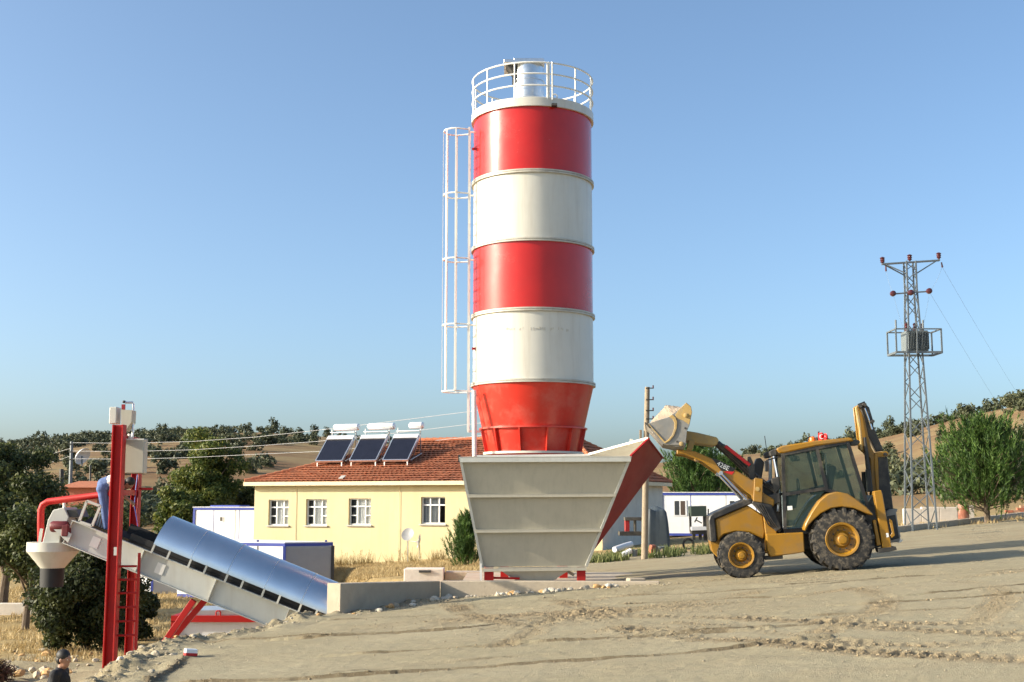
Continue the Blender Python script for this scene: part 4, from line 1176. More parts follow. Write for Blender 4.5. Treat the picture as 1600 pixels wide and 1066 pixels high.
# ================================================================= SITE CONTAINERS
def container(name, label, pL, pR, Y, ztop, hgt, depth, rot, npan, end_mat=None, wins=(), end_px=None):
    L_ = (pR - pL)
    t = thing(name, (pL[0], pL[1], ztop - hgt), label, 'site container', 'white site containers with blue trim', rot=(0, 0, rot), local=True)
    return t
def box_container(label, ox, oy, zt_, hgt, length, depth, rot, panels, endm, windows=(), door=None):
    # origin at the front corner on the left; local x along the front
    t = thing('site_container', (ox, oy, zt_ - hgt), label, 'site container', 'white site containers with blue trim', rot=(0, 0, rot), local=True)
    tw = .12
    m = MB().bb(0, length, 0, depth, hgt - .14, hgt).build('roof_frame', M['cblue'], t, bevel=.01)
    MB().bb(-.03, length + .03, -.03, depth + .03, hgt - .002, hgt + .035).build('roof_sheet', M['cwhite'], t)
    MB().bb(0, length, 0, depth, 0, .14).build('base_frame', M['cblue'], t, bevel=.01)
    for x_ in (0, length - tw):
        for y_ in (0, depth - tw):
            MB().bb(x_, x_ + tw, y_, y_ + tw, .14, hgt - .14).build('corner_post', M['cblue'], t)
    k = 0
    xs = [tw + (length - 2 * tw) * f for f in panels]
    for a, b in zip(xs[:-1], xs[1:]):
        MB().bb(a + .012, b - .012, .04, .075, .14, hgt - .14).build('wall_panel', M['cwhite'], t, bevel=.006)
        MB().bb(b - .012, b + .012, .03, .07, .14, hgt - .14).build('panel_joint', M['cblue'] if (k % 2 == 0) else M['sill'], t)
        k += 1
    MB().bb(length - .07, length - .03, tw, depth - tw, .14, hgt - .14).build('end_panel', endm, t)
    MB().bb(.03, .07, tw, depth - tw, .14, hgt - .14).build('end_panel', M['cwhite'], t)
    MB().bb(tw, length - tw, depth - .07, depth - .03, .14, hgt - .14).build('back_panel', M['cwhite'], t)
    for (x_, z_, w, h_, two) in windows:
        fm_ = MB()
        fm_.bb(x_ - w / 2 - .05, x_ + w / 2 + .05, .012, .05, z_ - h_ / 2 - .05, z_ + h_ / 2 + .05)
        wo_ = fm_.build('window', M['upvc'], t)
        if two:
            for s_ in (-1, 1):
                MB().bb(x_ + s_ * w / 4 - w / 4 + .04, x_ + s_ * w / 4 + w / 4 - .04, .004, .014, z_ - h_ / 2, z_ + h_ / 2).build('pane', mat('brown_blind_glass' if s_ > 0 else 'dark_glass', (.10, .075, .06) if s_ > 0 else (.05, .055, .06), .15), wo_)
        else:
            MB().bb(x_ - w / 2, x_ + w / 2, .004, .014, z_ - h_ / 2, z_ + h_ / 2).build('pane', mat('vent_glass', (.12, .11, .10), .2), wo_)
    return t
pa = P(302, 793, 70); pb_ = P(440, 793, 70)
ca = box_container('white site container with small vent behind the house corner', pa.x, 70, pa.z, 2.6, pb_.x - pa.x, 2.4, R(-14), [0, .24, .52, .57, 1], M['cwhite'], [(1.75, 1.95, .16, .22, False)])
ra_ = P(325, 792, 70.5)
MB().bb(.9, 2.7, .3, 1.6, 2.63, 2.72).build('roof_plate', M['cblue'], ca)
# container beside the conveyor hood: long lit side to the left, dark grey end to the right
pc = P(445, 849, 53.5); pd = P(522, 849, 54.5)
rot_ = R(8)
len_ = 5.6
ox = pc.x - len_ * math.cos(rot_); oy = 53.5 + len_ * math.sin(rot_) * -1
t_ = thing('site_container', (pc.x, pc.y, pc.z - 2.4), 'site container with dark grey end beyond the conveyor hood', 'site container', 'white site containers with blue trim', local=True)
W_ = pd.x - pc.x
dl_ = Vector((-math.cos(R(20)), math.sin(R(20)), 0)) * 5.4
e0, e1 = Vector((0, 0, 0)), Vector((W_, 0.7, 0))
bk = dl_
def pr(poly, z0, z1): return [Vector((p.x, p.y, z0)) for p in poly], Vector((0, 0, z1 - z0))
fp = [e0, e1, e1 + bk + Vector((0, 2.0, 0)), e0 + bk]
MB().prism(*pr([p * 1.0 for p in fp], .12, 2.26)).build('wall_panel', M['cwhite'], t_)
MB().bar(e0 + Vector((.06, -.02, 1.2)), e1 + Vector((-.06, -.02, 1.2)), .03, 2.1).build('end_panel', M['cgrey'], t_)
MB().prism(*pr(fp, 2.27, 2.40)).build('roof_frame', M['cblue'], t_)
MB().prism(*pr([p + Vector((0, 0, 0)) for p in fp], 2.401, 2.44)).build('roof_sheet', M['cwhite'], t_)
MB().prism(*pr(fp, -.02, .11)).build('base_frame', M['cblue'], t_)
for q in (e0, e1):
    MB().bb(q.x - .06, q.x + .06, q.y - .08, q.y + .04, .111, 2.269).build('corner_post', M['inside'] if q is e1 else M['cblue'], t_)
for f_ in (.25, .5, .75):
    q = e0 + bk * f_
    MB().bb(q.x - .02, q.x + .02, q.y - .03, q.y + .03, .12, 2.26).build('panel_joint', M['sill'], t_)
for f_ in (.3, .85):
    q = lerp(e0, e1, f_) if f_ > .5 else e0 + bk * .25
    MB().bb(q.x - .04, q.x + .04, q.y, q.y + .08, 2.44, 2.52).build('lifting_eye', M['cblue'], t_)
# the third, seen under the conveyor
c3 = P(240, 866, 57)
t3 = thing('site_container', (c3.x, 57, c3.z - 2.0), 'small white site container with blue base seen below the conveyor', 'site container', 'white site containers with blue trim', local=True)
bk3 = Vector((-math.cos(R(15)), math.sin(R(15)), 0)) * 3.2
f3 = [Vector((0, 0, 0)), Vector((1.0, .55, 0)), Vector((1.0, 2.6, 0)) + bk3 * .8, bk3]
MB().prism(*pr(f3, .16, 1.9)).build('wall_panel', M['cwhite'], t3)
MB().prism(*pr(f3, -.1, .155)).build('base_frame', M['cblue'], t3)
MB().prism(*pr(f3, 1.905, 2.02)).build('roof_frame', M['cblue'], t3)
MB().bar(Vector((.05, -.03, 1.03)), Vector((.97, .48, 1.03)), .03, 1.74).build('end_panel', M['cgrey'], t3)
MB().bb(-.06, .05, -.08, .03, .156, 1.904).build('corner_post', M['cblue'], t3)
# white container on the right
pf_ = P(1032, 769, 71)
LR = P(1222, 769, 71).x - pf_.x
cr_ = box_container('long white site container with paired windows behind the loader', pf_.x, 71, P(1032, 770, 71).z, 2.45, LR, 2.4, R(-13), [0, .235, .53, .78, 1], M['cwhite'],
    [((P(1062, 790, 71).x - pf_.x), 1.58, .68, .80, True), ((P(1147, 790, 71).x - pf_.x), 1.58, .68, .80, True)])

# ================================================================= UTILITY POLES, TOWER, WIRES
def catenary(a, b, sag, n=14):
    return [lerp(a, b, k / n) - Vector((0, 0, sag * 4 * (k / n) * (1 - k / n))) for k in range(n + 1)]
pw = thing('utility_pole', P(1007, 864, 42), 'weathered wooden utility pole with step arms behind the hopper chute', 'utility pole')
b0, t0_ = P(1006.5, 864, 42), P(1011.5, 605, 42)
MB().tube([b0 - Vector((0, 0, .5)), lerp(b0, t0_, .5), t0_], [.115, .105, .085], 14).build('shaft', M['wood'], pw)
for v in (607, 625, 642, 655):
    q = P(1011.5, v, 42)
    MB().bar(q + Vector((-.06, -.09, 0)), q + Vector((.21, -.09, 0)), .03, .035).build('step_arm', M['dark'], pw)
    MB().tube([q + Vector((.19, -.09, 0)), q + Vector((.19, -.09, .10))], .025, 8).build('insulator', M['porc'], pw)
MB().bar(P(1001, 672, 41.95), P(1001, 705, 41.95), .08, .08).build('junction_box', M['wood'], pw)

tw_ = thing('transformer_tower', P(1440, 824, 52), 'grey lattice power tower carrying a pole mounted transformer', 'power tower')
TY = 52.0
tb = P(1439, 826, TY); zT = P(1421, 409, TY).z; z0T = H(tb.x, TY) - .3
TX = tb.x; wB, wT = .52, .20
def tcorner(z, i):
    f_ = (z - z0T) / (zT - z0T)
    w = wB + (wT - wB) * min(1, f_ * 1.12)
    return Vector((TX + w * (1 if i in (1, 2) else -1), TY + w * (1 if i in (2, 3) else -1), z))
for i in range(4):
    MB().bar(tcorner(z0T, i), tcorner(z0T + (zT - z0T) / 1.12, i), .065, .065).bar(tcorner(z0T + (zT - z0T) / 1.12, i), tcorner(zT, i), .06, .06).build('leg', M['tower'], tw_)
nb = 17
for k in range(nb):
    za = z0T + .4 + (zT - z0T - .5) * (1 - (1 - k / nb) ** 1.25); zb_ = z0T + .4 + (zT - z0T - .5) * (1 - (1 - (k + 1) / nb) ** 1.25)
    for i in range(4):
        j = (i + 1) % 4
        a, b = (tcorner(za, i), tcorner(zb_, j)) if k % 2 else (tcorner(za, j), tcorner(zb_, i))
        MB().bar(a, b, .032, .032).build('brace', M['tower'], tw_)
ATL, ATR = P(1378, 414, TY), P(1468, 405, TY)
ATL.z = ATR.z = (ATL.z + ATR.z) / 2; ATC = Vector((TX, TY, ATL.z + .02))
ATL = P(1378, 413, TY); ATR = P(1468, 407, TY)
for yy in (-.18, .18):
    MB().bar(ATL + Vector((0, yy * .3, 0)), ATR + Vector((0, yy * .3, 0)) , .06, .06).build('crossarm', M['tower'], tw_)
    MB().bar(ATL + Vector((.1, yy * .3, 0)), Vector((TX - .2, TY + yy, ATL.z - .45)), .045, .045).build('arm_stay', M['tower'], tw_)
    MB().bar(ATR + Vector((-.1, yy * .3, 0)), Vector((TX + .2, TY + yy, ATL.z - .45)), .045, .045).build('arm_stay', M['tower'], tw_)
def insulator(c, parent, r=.09, h=.26, up=1):
    MB().lathe([(0, 0), (.045, 0), (.05, h * .1), (r, h * .2), (r * .75, h * .35), (r * 1.05, h * .5), (r * .75, h * .65), (r * 1.15, h * .8), (r * .55, h * .95), (0, h)], c, 16).build('insulator', M['porc'], parent)
insulator(P(1379, 412, TY), tw_, .10, .30); insulator(P(1421.5, 408, TY), tw_, .10, .30); insulator(P(1467, 405, TY), tw_, .10, .30)
MB().tube([P(1384, 416, TY), P(1384.5, 424, TY)], [.03, .045], 8).build('hanging_insulator', M['porc'], tw_)
MB().tube([P(1471, 410, TY), P(1472.5, 418, TY)], [.03, .045], 8).build('hanging_insulator', M['porc'], tw_)
za = P(1423, 457.5, TY).z
MB().bar(P(1395, 459.5, TY - .25), P(1451, 455.5, TY - .25), .05, .06).build('crossarm', M['tower'], tw_)
for px_, py_ in ((1395, 459), (1423, 457.5), (1451.5, 455)):
    MB().lathe([(0, -.12), (.06, -.12), (.12, -.09), (.125, .02), (.08, .05), (.05, .12), (0, .12)], P(px_, py_, TY - .3), 20, 'Y').build('strain_insulator', M['porc'], tw_)
# transformer platform
zl_, zu_ = P(1428, 553, TY).z, P(1428, 517, TY).z
hw = (1466 - 1390) / 2 / FPX * TY * .93
m_c = P(1428.5, 535, TY).x
cor = [(m_c - hw, TY - .6), (m_c + hw, TY - .6), (m_c + hw, TY + .6), (m_c - hw, TY + .6)]
for zz, nm in ((zl_, 'platform_beam'), (zu_, 'guard_rail')):
    for i in range(4):
        a, b = cor[i], cor[(i + 1) % 4]
        MB().bar((*a, zz), (*b, zz), .07, .09 if nm == 'platform_beam' else .05).build(nm, M['tower'], tw_)
for a in cor:
    MB().bar((*a, zl_), (*a, zu_), .06, .06).build('guard_post', M['tower'], tw_)
for px_ in (1417, 1433):
    MB().bar(P(px_, 553, TY - .68), P(px_, 514, TY - .68), .05, .05).build('guard_post', M['tower'], tw_)
trf = MB().bb(m_c - .46, m_c + .44, TY - .5, TY + .35, zl_ + .06, zl_ + .95).build('transformer', M['trafo'], tw_, bevel=.02)
for k in range(14):
    x_ = m_c - .44 + k * .066
    MB().bb(x_, x_ + .02, TY - .60, TY - .501, zl_ + .14, zl_ + .88).build('cooling_fin', M['trafo'], trf)
for dx_ in (-.3, 0.05, .4):
    insulator(Vector((m_c + dx_ - .05, TY - .1, zl_ + .95)), trf, .06, .38)
for px_ in (1400, 1442.5):
    q = P(px_, 514, TY - .6); MB().tube([q, q + Vector((0, 0, .38))], .04, 8).build('arrester', M['tower'], tw_)
# overhead lines
wl = [(P(1472, 417, TY), P(1640, 690, 150)), (P(1452, 456, TY), P(1620, 720, 150)), (P(1384, 424, TY), P(1396, 458, TY - .3)), (P(1452, 458, TY - .3), P(1441, 514, TY)), (P(1396, 460, TY - .3), P(1412, 514, TY)), (P(1472, 418, TY), P(1452, 456, TY - .3))]
for i, (a, b) in enumerate(wl):
    o = MB().tube(catenary(a, b, .4 if i < 2 else .12, 10), .0045 if i < 2 else .004, 5)
    q = a
    tag(o.build('power_line', M['wire_thin'], org=a), ['thin power line leaving the right tip of the tower crossarm', 'thin power line leaving the middle tower arm to the right', 'jumper wire from left crossarm tip to the middle arm', 'jumper wire from right middle insulator to the transformer', 'jumper wire from left middle insulator to the transformer', 'jumper wire from right crossarm tip to the middle arm'][i], 'power line', 'wires of the transformer tower')
lp = thing('utility_pole', P(110, 775, 88), 'slender grey pole on the left carrying three overhead wires', 'utility pole')
MB().tube([P(109, 790, 88), P(112, 690, 88)], [.16, .11], 8).build('shaft', M['tower'], lp)
for v in (694, 706, 718):
    MB().bar(P(107, v, 87.9), P(115, v, 87.9), .06, .06).build('crossarm', M['dark'], lp)
lp2 = thing('utility_pole', P(96, 772, 92), 'short dark wooden post left of the slender grey pole', 'utility pole')
MB().tube([P(96, 790, 92), P(96, 733, 92)], .17, 8).build('shaft', M['dark'], lp2)
lp3 = thing('utility_pole', P(141, 772, 120), 'thin distant wire pole between grey pole and red column', 'utility pole')
MB().tube([P(141, 775, 120), P(141, 727, 120)], .10, 6).build('shaft', M['dark'], lp3)
for i, (va, vb, vc) in enumerate(((692, 668, 640), (705, 686, 660), (717, 702, 680))):
    a, b = P(112, va, 88), P(760, vc, 63)
    pts = [P(112, va, 88), P(200, va + .7, 84), P(300, va - 2, 80), P(400, va - 9 + i, 76), P(500, (va + vb) / 2 - 8 + i * 2, 72), P(600, (vb + vc) / 2 + 6, 68), P(760, vc, 62)]
    a = pts[0]
    tag(MB().tube(pts, .013, 5).build('overhead_wire', M['wire'], org=a), ['upper overhead wire running from the left pole past the roof', 'middle overhead wire running from the left pole past the roof', 'lower overhead wire running from the left pole past the roof'][i], 'overhead wire', 'overhead wires on the left')
for i, (va, vb) in enumerate(((700, 712), (712, 726))):
    a, b = P(112, va, 88), P(60, vb, 95)
    tag(MB().tube([a, lerp(a, b, .5) - Vector((0, 0, .1)), P(-40, vb + 20, 104)], .013, 5).build('overhead_wire', M['wire'], org=a), ['upper overhead wire leaving the left pole to the left', 'lower overhead wire leaving the left pole to the left'][i], 'overhead wire', 'overhead wires on the left')
# far white dish and red roofed shed on the left
fd = P(125, 717, 110)
wd_ = thing('far_dish', fd, 'white curved dish among the shrubs on the left hillside', 'dish')
dm = MB().lathe([(0, -.5), (.7, -.4), (1.2, -.15), (1.5, .2), (1.5, .25), (1.1, -.05), (0, -.4)], (0, 0, 0), 24)
mrot = Vector((.8, -.35, -.5)).normalized().to_track_quat('Z', 'Y').to_matrix()
dm.v = [mrot @ v * .55 + P(128, 712, 110) for v in dm.v]
dm.build('reflector', M['pipe_w'], wd_)
MB().tube([P(128, 713, 110), P(128, 728, 110)], .08, 8).build('mast', M['tower'], wd_)
shp = P(140, 778, 80)
shd = thing('brick_shed', shp, 'small red roofed brick shed beyond the conveyor head', 'shed')
a, b = P(96, 762, 80), P(152, 762, 80)
MB().bb(a.x, b.x, 80, 84, -2.6, a.z).build('wall', M['brick'], shd)
MB().add([(a.x - .2, 79.6, a.z), (b.x + .2, 79.6, a.z), (b.x + .2, 84.4, a.z), (a.x - .2, 84.4, a.z), (a.x + .4, 82, a.z + .45), (b.x - .4, 82, a.z + .45)], [(0, 1, 5, 4), (1, 2, 5), (2, 3, 4, 5), (3, 0, 4), (0, 3, 2, 1)]).build('roof', M['tile'], shd, smooth=0)
# ================================================================= BACKHOE LOADER
LS = 72.1; LT = R(4.3)
l0 = G(1158, 904)
LROT = R(-6.5)
ld = thing('backhoe_loader', (l0.x, l0.y, yard_z(l0.x, l0.y) - .02), 'yellow backhoe loader with raised front bucket and folded rear arm', 'backhoe loader', rot=(0, -LT - R(.35), LROT), local=True)
def Lq(px, py, ly=0.0):
    dx, dy = px - 1158, 904 - py
    return Vector(((dx * math.cos(LT) + dy * math.sin(LT)) / LS, ly, (-dx * math.sin(LT) + dy * math.cos(LT)) / LS))
def Z7(zx, zy, ly=0.0):          # from the enlarged side view
    return Lq(1080 + zx * .2908, 610 + zy * .2908, ly)
def Z2(zx, zy, ly=0.0):
    return Lq(1000 + zx * .1032, 610 + zy * .1032, ly)
def lprism(pts, y0, y1, nm, mtl, parent=None, conv=Z7, bevel=.012, smooth=30):
    return MB().prism([conv(x, z, y0) for x, z in pts], (0, y1 - y0, 0)).build(nm, mtl, parent or ld, bevel=bevel, smooth=smooth)
# ---- wheels
def wheel(c, R_, W_, rim, nlug, side):
    prof = [(rim, -W_ * .40), (rim * 1.08, -W_ * .47), (R_ * .80, -W_ * .49), (R_ * .90, -W_ * .46), (R_ * .925, -W_ * .38), (R_ * .935, 0), (R_ * .925, W_ * .38), (R_ * .90, W_ * .46), (R_ * .82, W_ * .50), (rim * 1.08, W_ * .47), (rim, W_ * .40)]
    m = MB().lathe(prof, c, 48, 'Y')
    for k in range(nlug):
        for sd in (-1, 1):
            a = 2 * math.pi * (k + (.5 if sd > 0 else 0)) / nlug
            a2 = a + 2 * math.pi * .9 / nlug
            def q(an, y, r): return c + Vector((math.cos(an) * r, y, math.sin(an) * r))
            hw_ = .36 * math.pi / nlug
            vs_ = []
            for (an, y, ri, ro) in ((a2, sd * W_ * .02, R_ * .95, R_), (a, sd * W_ * .44, R_ * .93, R_ * .995), (a - hw_ * .3, sd * W_ * .50, R_ * .84, R_ * .90)):
                vs_ += [q(an - hw_, y, ri - .02), q(an + hw_, y, ri - .02), q(an + hw_ * .8, y, ro), q(an - hw_ * .8, y, ro)]
            fs_ = [(0, 1, 2, 3), (8, 11, 10, 9)]
            for s_ in (0, 4):
                for i in range(4):
                    j = (i + 1) % 4
                    fs_.append((s_ + i, s_ + 4 + i, s_ + 4 + j, s_ + j))
            m.add(vs_, fs_)
    w = m.build('wheel', M['rubber'], ld)
    o = -1 if side < 0 else 1
    f = c + Vector((0, o * W_ * .5, 0))
    rp_ = [(rim * 1.02, -.02), (rim * 1.07, .0), (rim * 1.04, .015), (rim * .93, .005), (rim * .88, -.05), (rim * .84, -.10), (rim * .55, -.12), (rim * .45, -.08), (rim * .40, -.05), (0, -.05)]
    rp_ = [(r_, h * o) for r_, h in rp_]
    rm = MB().lathe(rp_, f, 40, 'Y').build('rim', M['yellow'], w)
    MB().lathe([(rim * .30, -.05 * o), (rim * .30, .0), (rim * .24, .025 * o), (0, .03 * o)], f, 20, 'Y').build('hub', M['yellow'], rm)
    for k in range(10):
        a = 2 * math.pi * k / 10
        MB().lathe([(0, -.03 * o), (.018, -.03 * o), (.018, -.085 * o)], f + Vector((math.cos(a) * rim * .62, -.02 * o, math.sin(a) * rim * .62)), 6, 'Y').build('wheel_nut', M['dark'], rm)
fc_, rc_ = Z7(275, 897), Z7(815, 803)
FR, RR = .52, .70
fc_.z = FR - .012; rc_.z = RR - .015
for yy, s_ in ((.19, -1), (2.0, 1)):
    wheel(Vector((fc_.x, yy, fc_.z)), FR, .34, .265, 14, s_)
for yy, s_ in ((.21, -1), (2.0, 1)):
    wheel(Vector((rc_.x, yy, rc_.z)), RR, .45, .345, 18, s_)
MB().tube([(fc_.x, .3, fc_.z), (fc_.x, 1.9, fc_.z)], .10, 12).build('front_axle', M['dark'], ld)
MB().tube([(rc_.x, .3, rc_.z), (rc_.x, 1.9, rc_.z)], .16, 12).build('rear_axle', M['dark'], ld)
# ---- chassis and body
lprism([(120, 790), (200, 770), (420, 780), (620, 775), (960, 700), (990, 840), (900, 850), (620, 860), (420, 860), (180, 850), (125, 870)], .62, 1.58, 'chassis', M['dark'])
lprism([(112, 812), (170, 800), (172, 880), (150, 900), (125, 870)], .55, 1.65, 'front_frame', M['yellow'])
lprism([(142, 690), (320, 612), (405, 668), (415, 760), (405, 800), (375, 785), (330, 765), (250, 760), (190, 775), (152, 812)], .42, 1.78, 'hood_side', M['yellow'], bevel=.03)
lprism([(105, 700), (112, 672), (135, 655), (300, 585), (350, 578), (352, 600), (330, 612), (141, 690), (150, 815), (112, 815)], .38, 1.82, 'hood_cover', M['black'], bevel=.025)
lprism([(412, 772), (614, 762), (616, 868), (560, 878), (430, 893), (416, 860)], .12, .62, 'side_tank', M['yellow'], bevel=.02)
lprism([(412, 772), (614, 762), (616, 868), (560, 878), (430, 893), (416, 860)], 1.6, 2.1, 'side_tank', M['yellow'], bevel=.02)
lprism([(400, 893), (500, 886), (500, 905), (405, 912)], .2, .6, 'step', M['dark'], bevel=.004)
# engine bay / loader frame behind the hood
lprism([(350, 590), (450, 610), (500, 740), (470, 760), (420, 690), (345, 605)], .30, .40, 'hose_guard', M['black'])
lprism([(412, 505), (470, 470), (512, 480), (516, 745), (478, 765), (425, 705), (410, 640)], .62, 1.6, 'engine_bulkhead', M['black'], bevel=.02)
lprism([(405, 668), (450, 690), (478, 762), (470, 780), (415, 790)], .36, 1.8, 'lower_cowl', M['yellow'], bevel=.02)
lprism([(455, 470), (500, 455), (508, 520), (470, 560)], .40, .62, 'hydraulic_tank', M['dark'], bevel=.02)
lprism([(430, 560), (500, 545), (506, 600), (440, 620)], .38, .6, 'valve_cover', M['dark'], bevel=.02)
for k in range(4):
    MB().tube([Z7(365 + k * 14, 610, .30 - .02 * k), Z7(400 + k * 12, 660 + 4 * k, .25), Z7(430 + k * 12, 720, .28), Z7(470 + k * 8, 752, .34)], .016, 6).build('hydraulic_hose', M['black'], ld)
# ---- cab
cy0, cy1 = .30, 1.90
def pillar(a, b, w, nm='pillar'):
    for yy in (cy0, cy1):
        MB().bar(Z7(*a, yy), Z7(*b, yy), .07, w, up=(0, 1, 0)).build(nm, M['black'], ld)
pillar((519, 745), (522, 322), .055)
pillar((703, 285), (752, 535), .065, 'mid_pillar')
pillar((872, 262), (972, 640), .085, 'rear_pillar')
pillar((522, 556), (748, 524), .05, 'waist_rail')
pillar((522, 335), (872, 272), .06, 'roof_rail')
pillar((748, 532), (800, 545), .05, 'waist_rail')
roof_p = [(488, 303), (520, 288), (700, 262), (880, 247), (905, 252), (908, 266), (700, 292), (520, 330), (495, 326)]
lprism(roof_p, cy0 - .06, cy1 + .06, 'cab_roof', M['yellow'], bevel=.03)
lprism([(880, 262), (930, 258), (946, 270), (930, 290), (890, 292)], cy0 + .02, cy0 + .24, 'rear_work_light', M['dark'], bevel=.02)
lprism([(880, 262), (930, 258), (946, 270), (930, 290), (890, 292)], cy1 - .24, cy1 - .02, 'rear_work_light', M['dark'], bevel=.02)
lprism([(447, 320), (470, 306), (490, 310), (492, 340), (455, 348)], cy0 + .02, cy0 + .24, 'front_work_light', M['dark'], bevel=.02)
lprism([(447, 320), (470, 306), (490, 310), (492, 340), (455, 348)], cy1 - .24, cy1 - .02, 'front_work_light', M['dark'], bevel=.02)
def pane(pts, y, nm):
    MB().prism([Z7(x, z, y) for x, z in pts], (0, .006, 0)).build(nm, M['cab_glass'], ld)
for yy in (cy0 - .01, cy1 + .01):
    pane([(527, 340), (698, 298), (740, 522), (524, 552)], yy, 'door_glass')
    pane([(722, 292), (862, 276), (962, 622), (880, 580), (800, 545), (762, 532)], yy, 'rear_side_glass')
    pane([(523, 566), (745, 532), (690, 600), (640, 680), (614, 735), (522, 742)], yy, 'lower_door_glass')
a, b = Z7(519, 640), Z7(522, 335)
MB().add([(a.x, cy0 + .05, a.z), (a.x, cy1 - .05, a.z), (b.x, cy1 - .05, b.z), (b.x, cy0 + .05, b.z)], [(0, 1, 2, 3)]).build('windscreen', M['cab_glass'], ld)
a, b = Z7(965, 610), Z7(875, 275)
MB().add([(a.x, cy0 + .05, a.z), (a.x, cy1 - .05, a.z), (b.x, cy1 - .05, b.z), (b.x, cy0 + .05, b.z)], [(0, 1, 2, 3)]).build('rear_window', M['cab_glass'], ld)
lprism([(515, 745), (615, 740), (640, 690), (700, 620), (790, 560), (960, 640), (960, 720), (620, 775), (515, 775)], cy0 + .08, cy1 - .08, 'cab_floor', M['black'], bevel=.01)
lprism([(690, 560), (800, 545), (830, 400), (790, 395), (770, 500), (690, 520)], .85, 1.35, 'driver_seat', M['seat'], bevel=.03)
MB().bar(Z7(600, 620, 1.1), Z7(620, 520, 1.1), .05, .05).lathe([(.19 + .015 * math.cos(q), .015 * math.sin(q)) for q in np.linspace(0, 2 * math.pi, 7)[:-1]], Z7(622, 512, 1.1), 20, 'X', closed=True).build('steering_wheel', M['black'], ld)
lprism([(545, 640), (600, 630), (600, 560), (555, 560)], .8, 1.4, 'dashboard', M['black'])
MB().bb(*[Z7(535, 622).x, Z7(562, 622).x], cy0 - .022, cy0 - .012, Z7(540, 642).z, Z7(540, 620).z).build('door_sticker', M['decal_white'], ld)
MB().bar(Z7(766, 330, .7), Z7(768, 450, .7), .02, .02).build('grab_rail', M['decal_white'], ld)
# mirror, exhaust, antenna
MB().bar(Z7(492, 350, .25), Z7(425, 370, .02), .025, .025).build('mirror_arm', M['black'], ld)
lprism([(412, 372), (434, 374), (432, 432), (414, 430)], -.04, .06, 'mirror', M['black'], bevel=.01)
MB().tube([Z7(470, 600, 1.5), Z7(476, 480, 1.5), Z7(480, 345, 1.5)], [.05, .045, .04], 10).build('exhaust_pipe', M['galv'], ld)
MB().tube([Z7(487, 310, .9), Z7(487, 345, .9), Z7(500, 500, .5), Z7(490, 650, .5)], .035, 8).build('intake_pipe', M['galv'], ld)
MB().tube([Z7(466, 300, 1.7), Z7(457, 215, 1.7)], .009, 5).build('antenna', M['black'], ld)
MB().lathe([(0, 0), (.09, 0), (.09, .03), (.075, .09), (.03, .115), (0, .12)], Z7(703, 262, .8), 18).build('beacon', M['orange'], ld)
# flag on a short staff
MB().tube([Z7(738, 262, .55), Z7(730, 205, .55)], .01, 6).build('flag_staff', M['dark'], ld)
nfx, nfz = 14, 8
A_, B_, C_, D_ = Z7(724, 210, .55), Z7(770, 228, .35), Z7(776, 256, .35), Z7(728, 262, .55)
vs_ = []
for i in range(nfx + 1):
    for j in range(nfz + 1):
        p = lerp(lerp(A_, B_, i / nfx), lerp(D_, C_, i / nfx), j / nfz)
        vs_.append(p + Vector((0, .05 * math.sin(i * .9 + j * .3), .012 * math.sin(i * 1.3))))
k_ = nfz + 1
flag = MB().add(vs_, [(i * k_ + j, (i + 1) * k_ + j, (i + 1) * k_ + j + 1, i * k_ + j + 1) for i in range(nfx) for j in range(nfz)]).build('flag', M['flag_red'], ld)
cm = MB(); nn = 14
cc_ = lerp(lerp(A_, C_, .42), lerp(B_, D_, .55), .5) + Vector((0, -.075, 0))
vs_ = [cc_ + Vector((-.03 + .055 * math.cos(t), 0, .055 * math.sin(t))) for t in np.linspace(.7, 5.58, nn)] + [cc_ + Vector((-.018 + .043 * math.cos(t), 0, .043 * math.sin(t))) for t in np.linspace(5.4, .88, nn)]
cm.add(vs_, [tuple(range(len(vs_)))])
sv = [cc_ + Vector((.05 + (.03 if q % 2 == 0 else .012) * math.cos(q * math.pi / 5), 0, (.03 if q % 2 == 0 else .012) * math.sin(q * math.pi / 5))) for q in range(10)]
cm.add(sv, [tuple(range(10))])
cm.build('crescent_and_star', M['decal_white'], flag, smooth=0)
# ---- fenders over the rear wheels
outer = [(610, 745), (622, 712), (655, 655), (700, 592), (745, 556), (795, 543), (850, 553), (905, 590), (950, 628), (985, 668)]
inner = [(975, 672), (935, 655), (880, 632), (815, 624), (760, 632), (705, 660), (665, 695), (635, 725), (620, 755)]
for y0, y1 in ((-.03, .50), (1.72, 2.22)):
    lprism(outer + inner, y0, y1, 'fender', M['yellow'], bevel=.02, smooth=40)
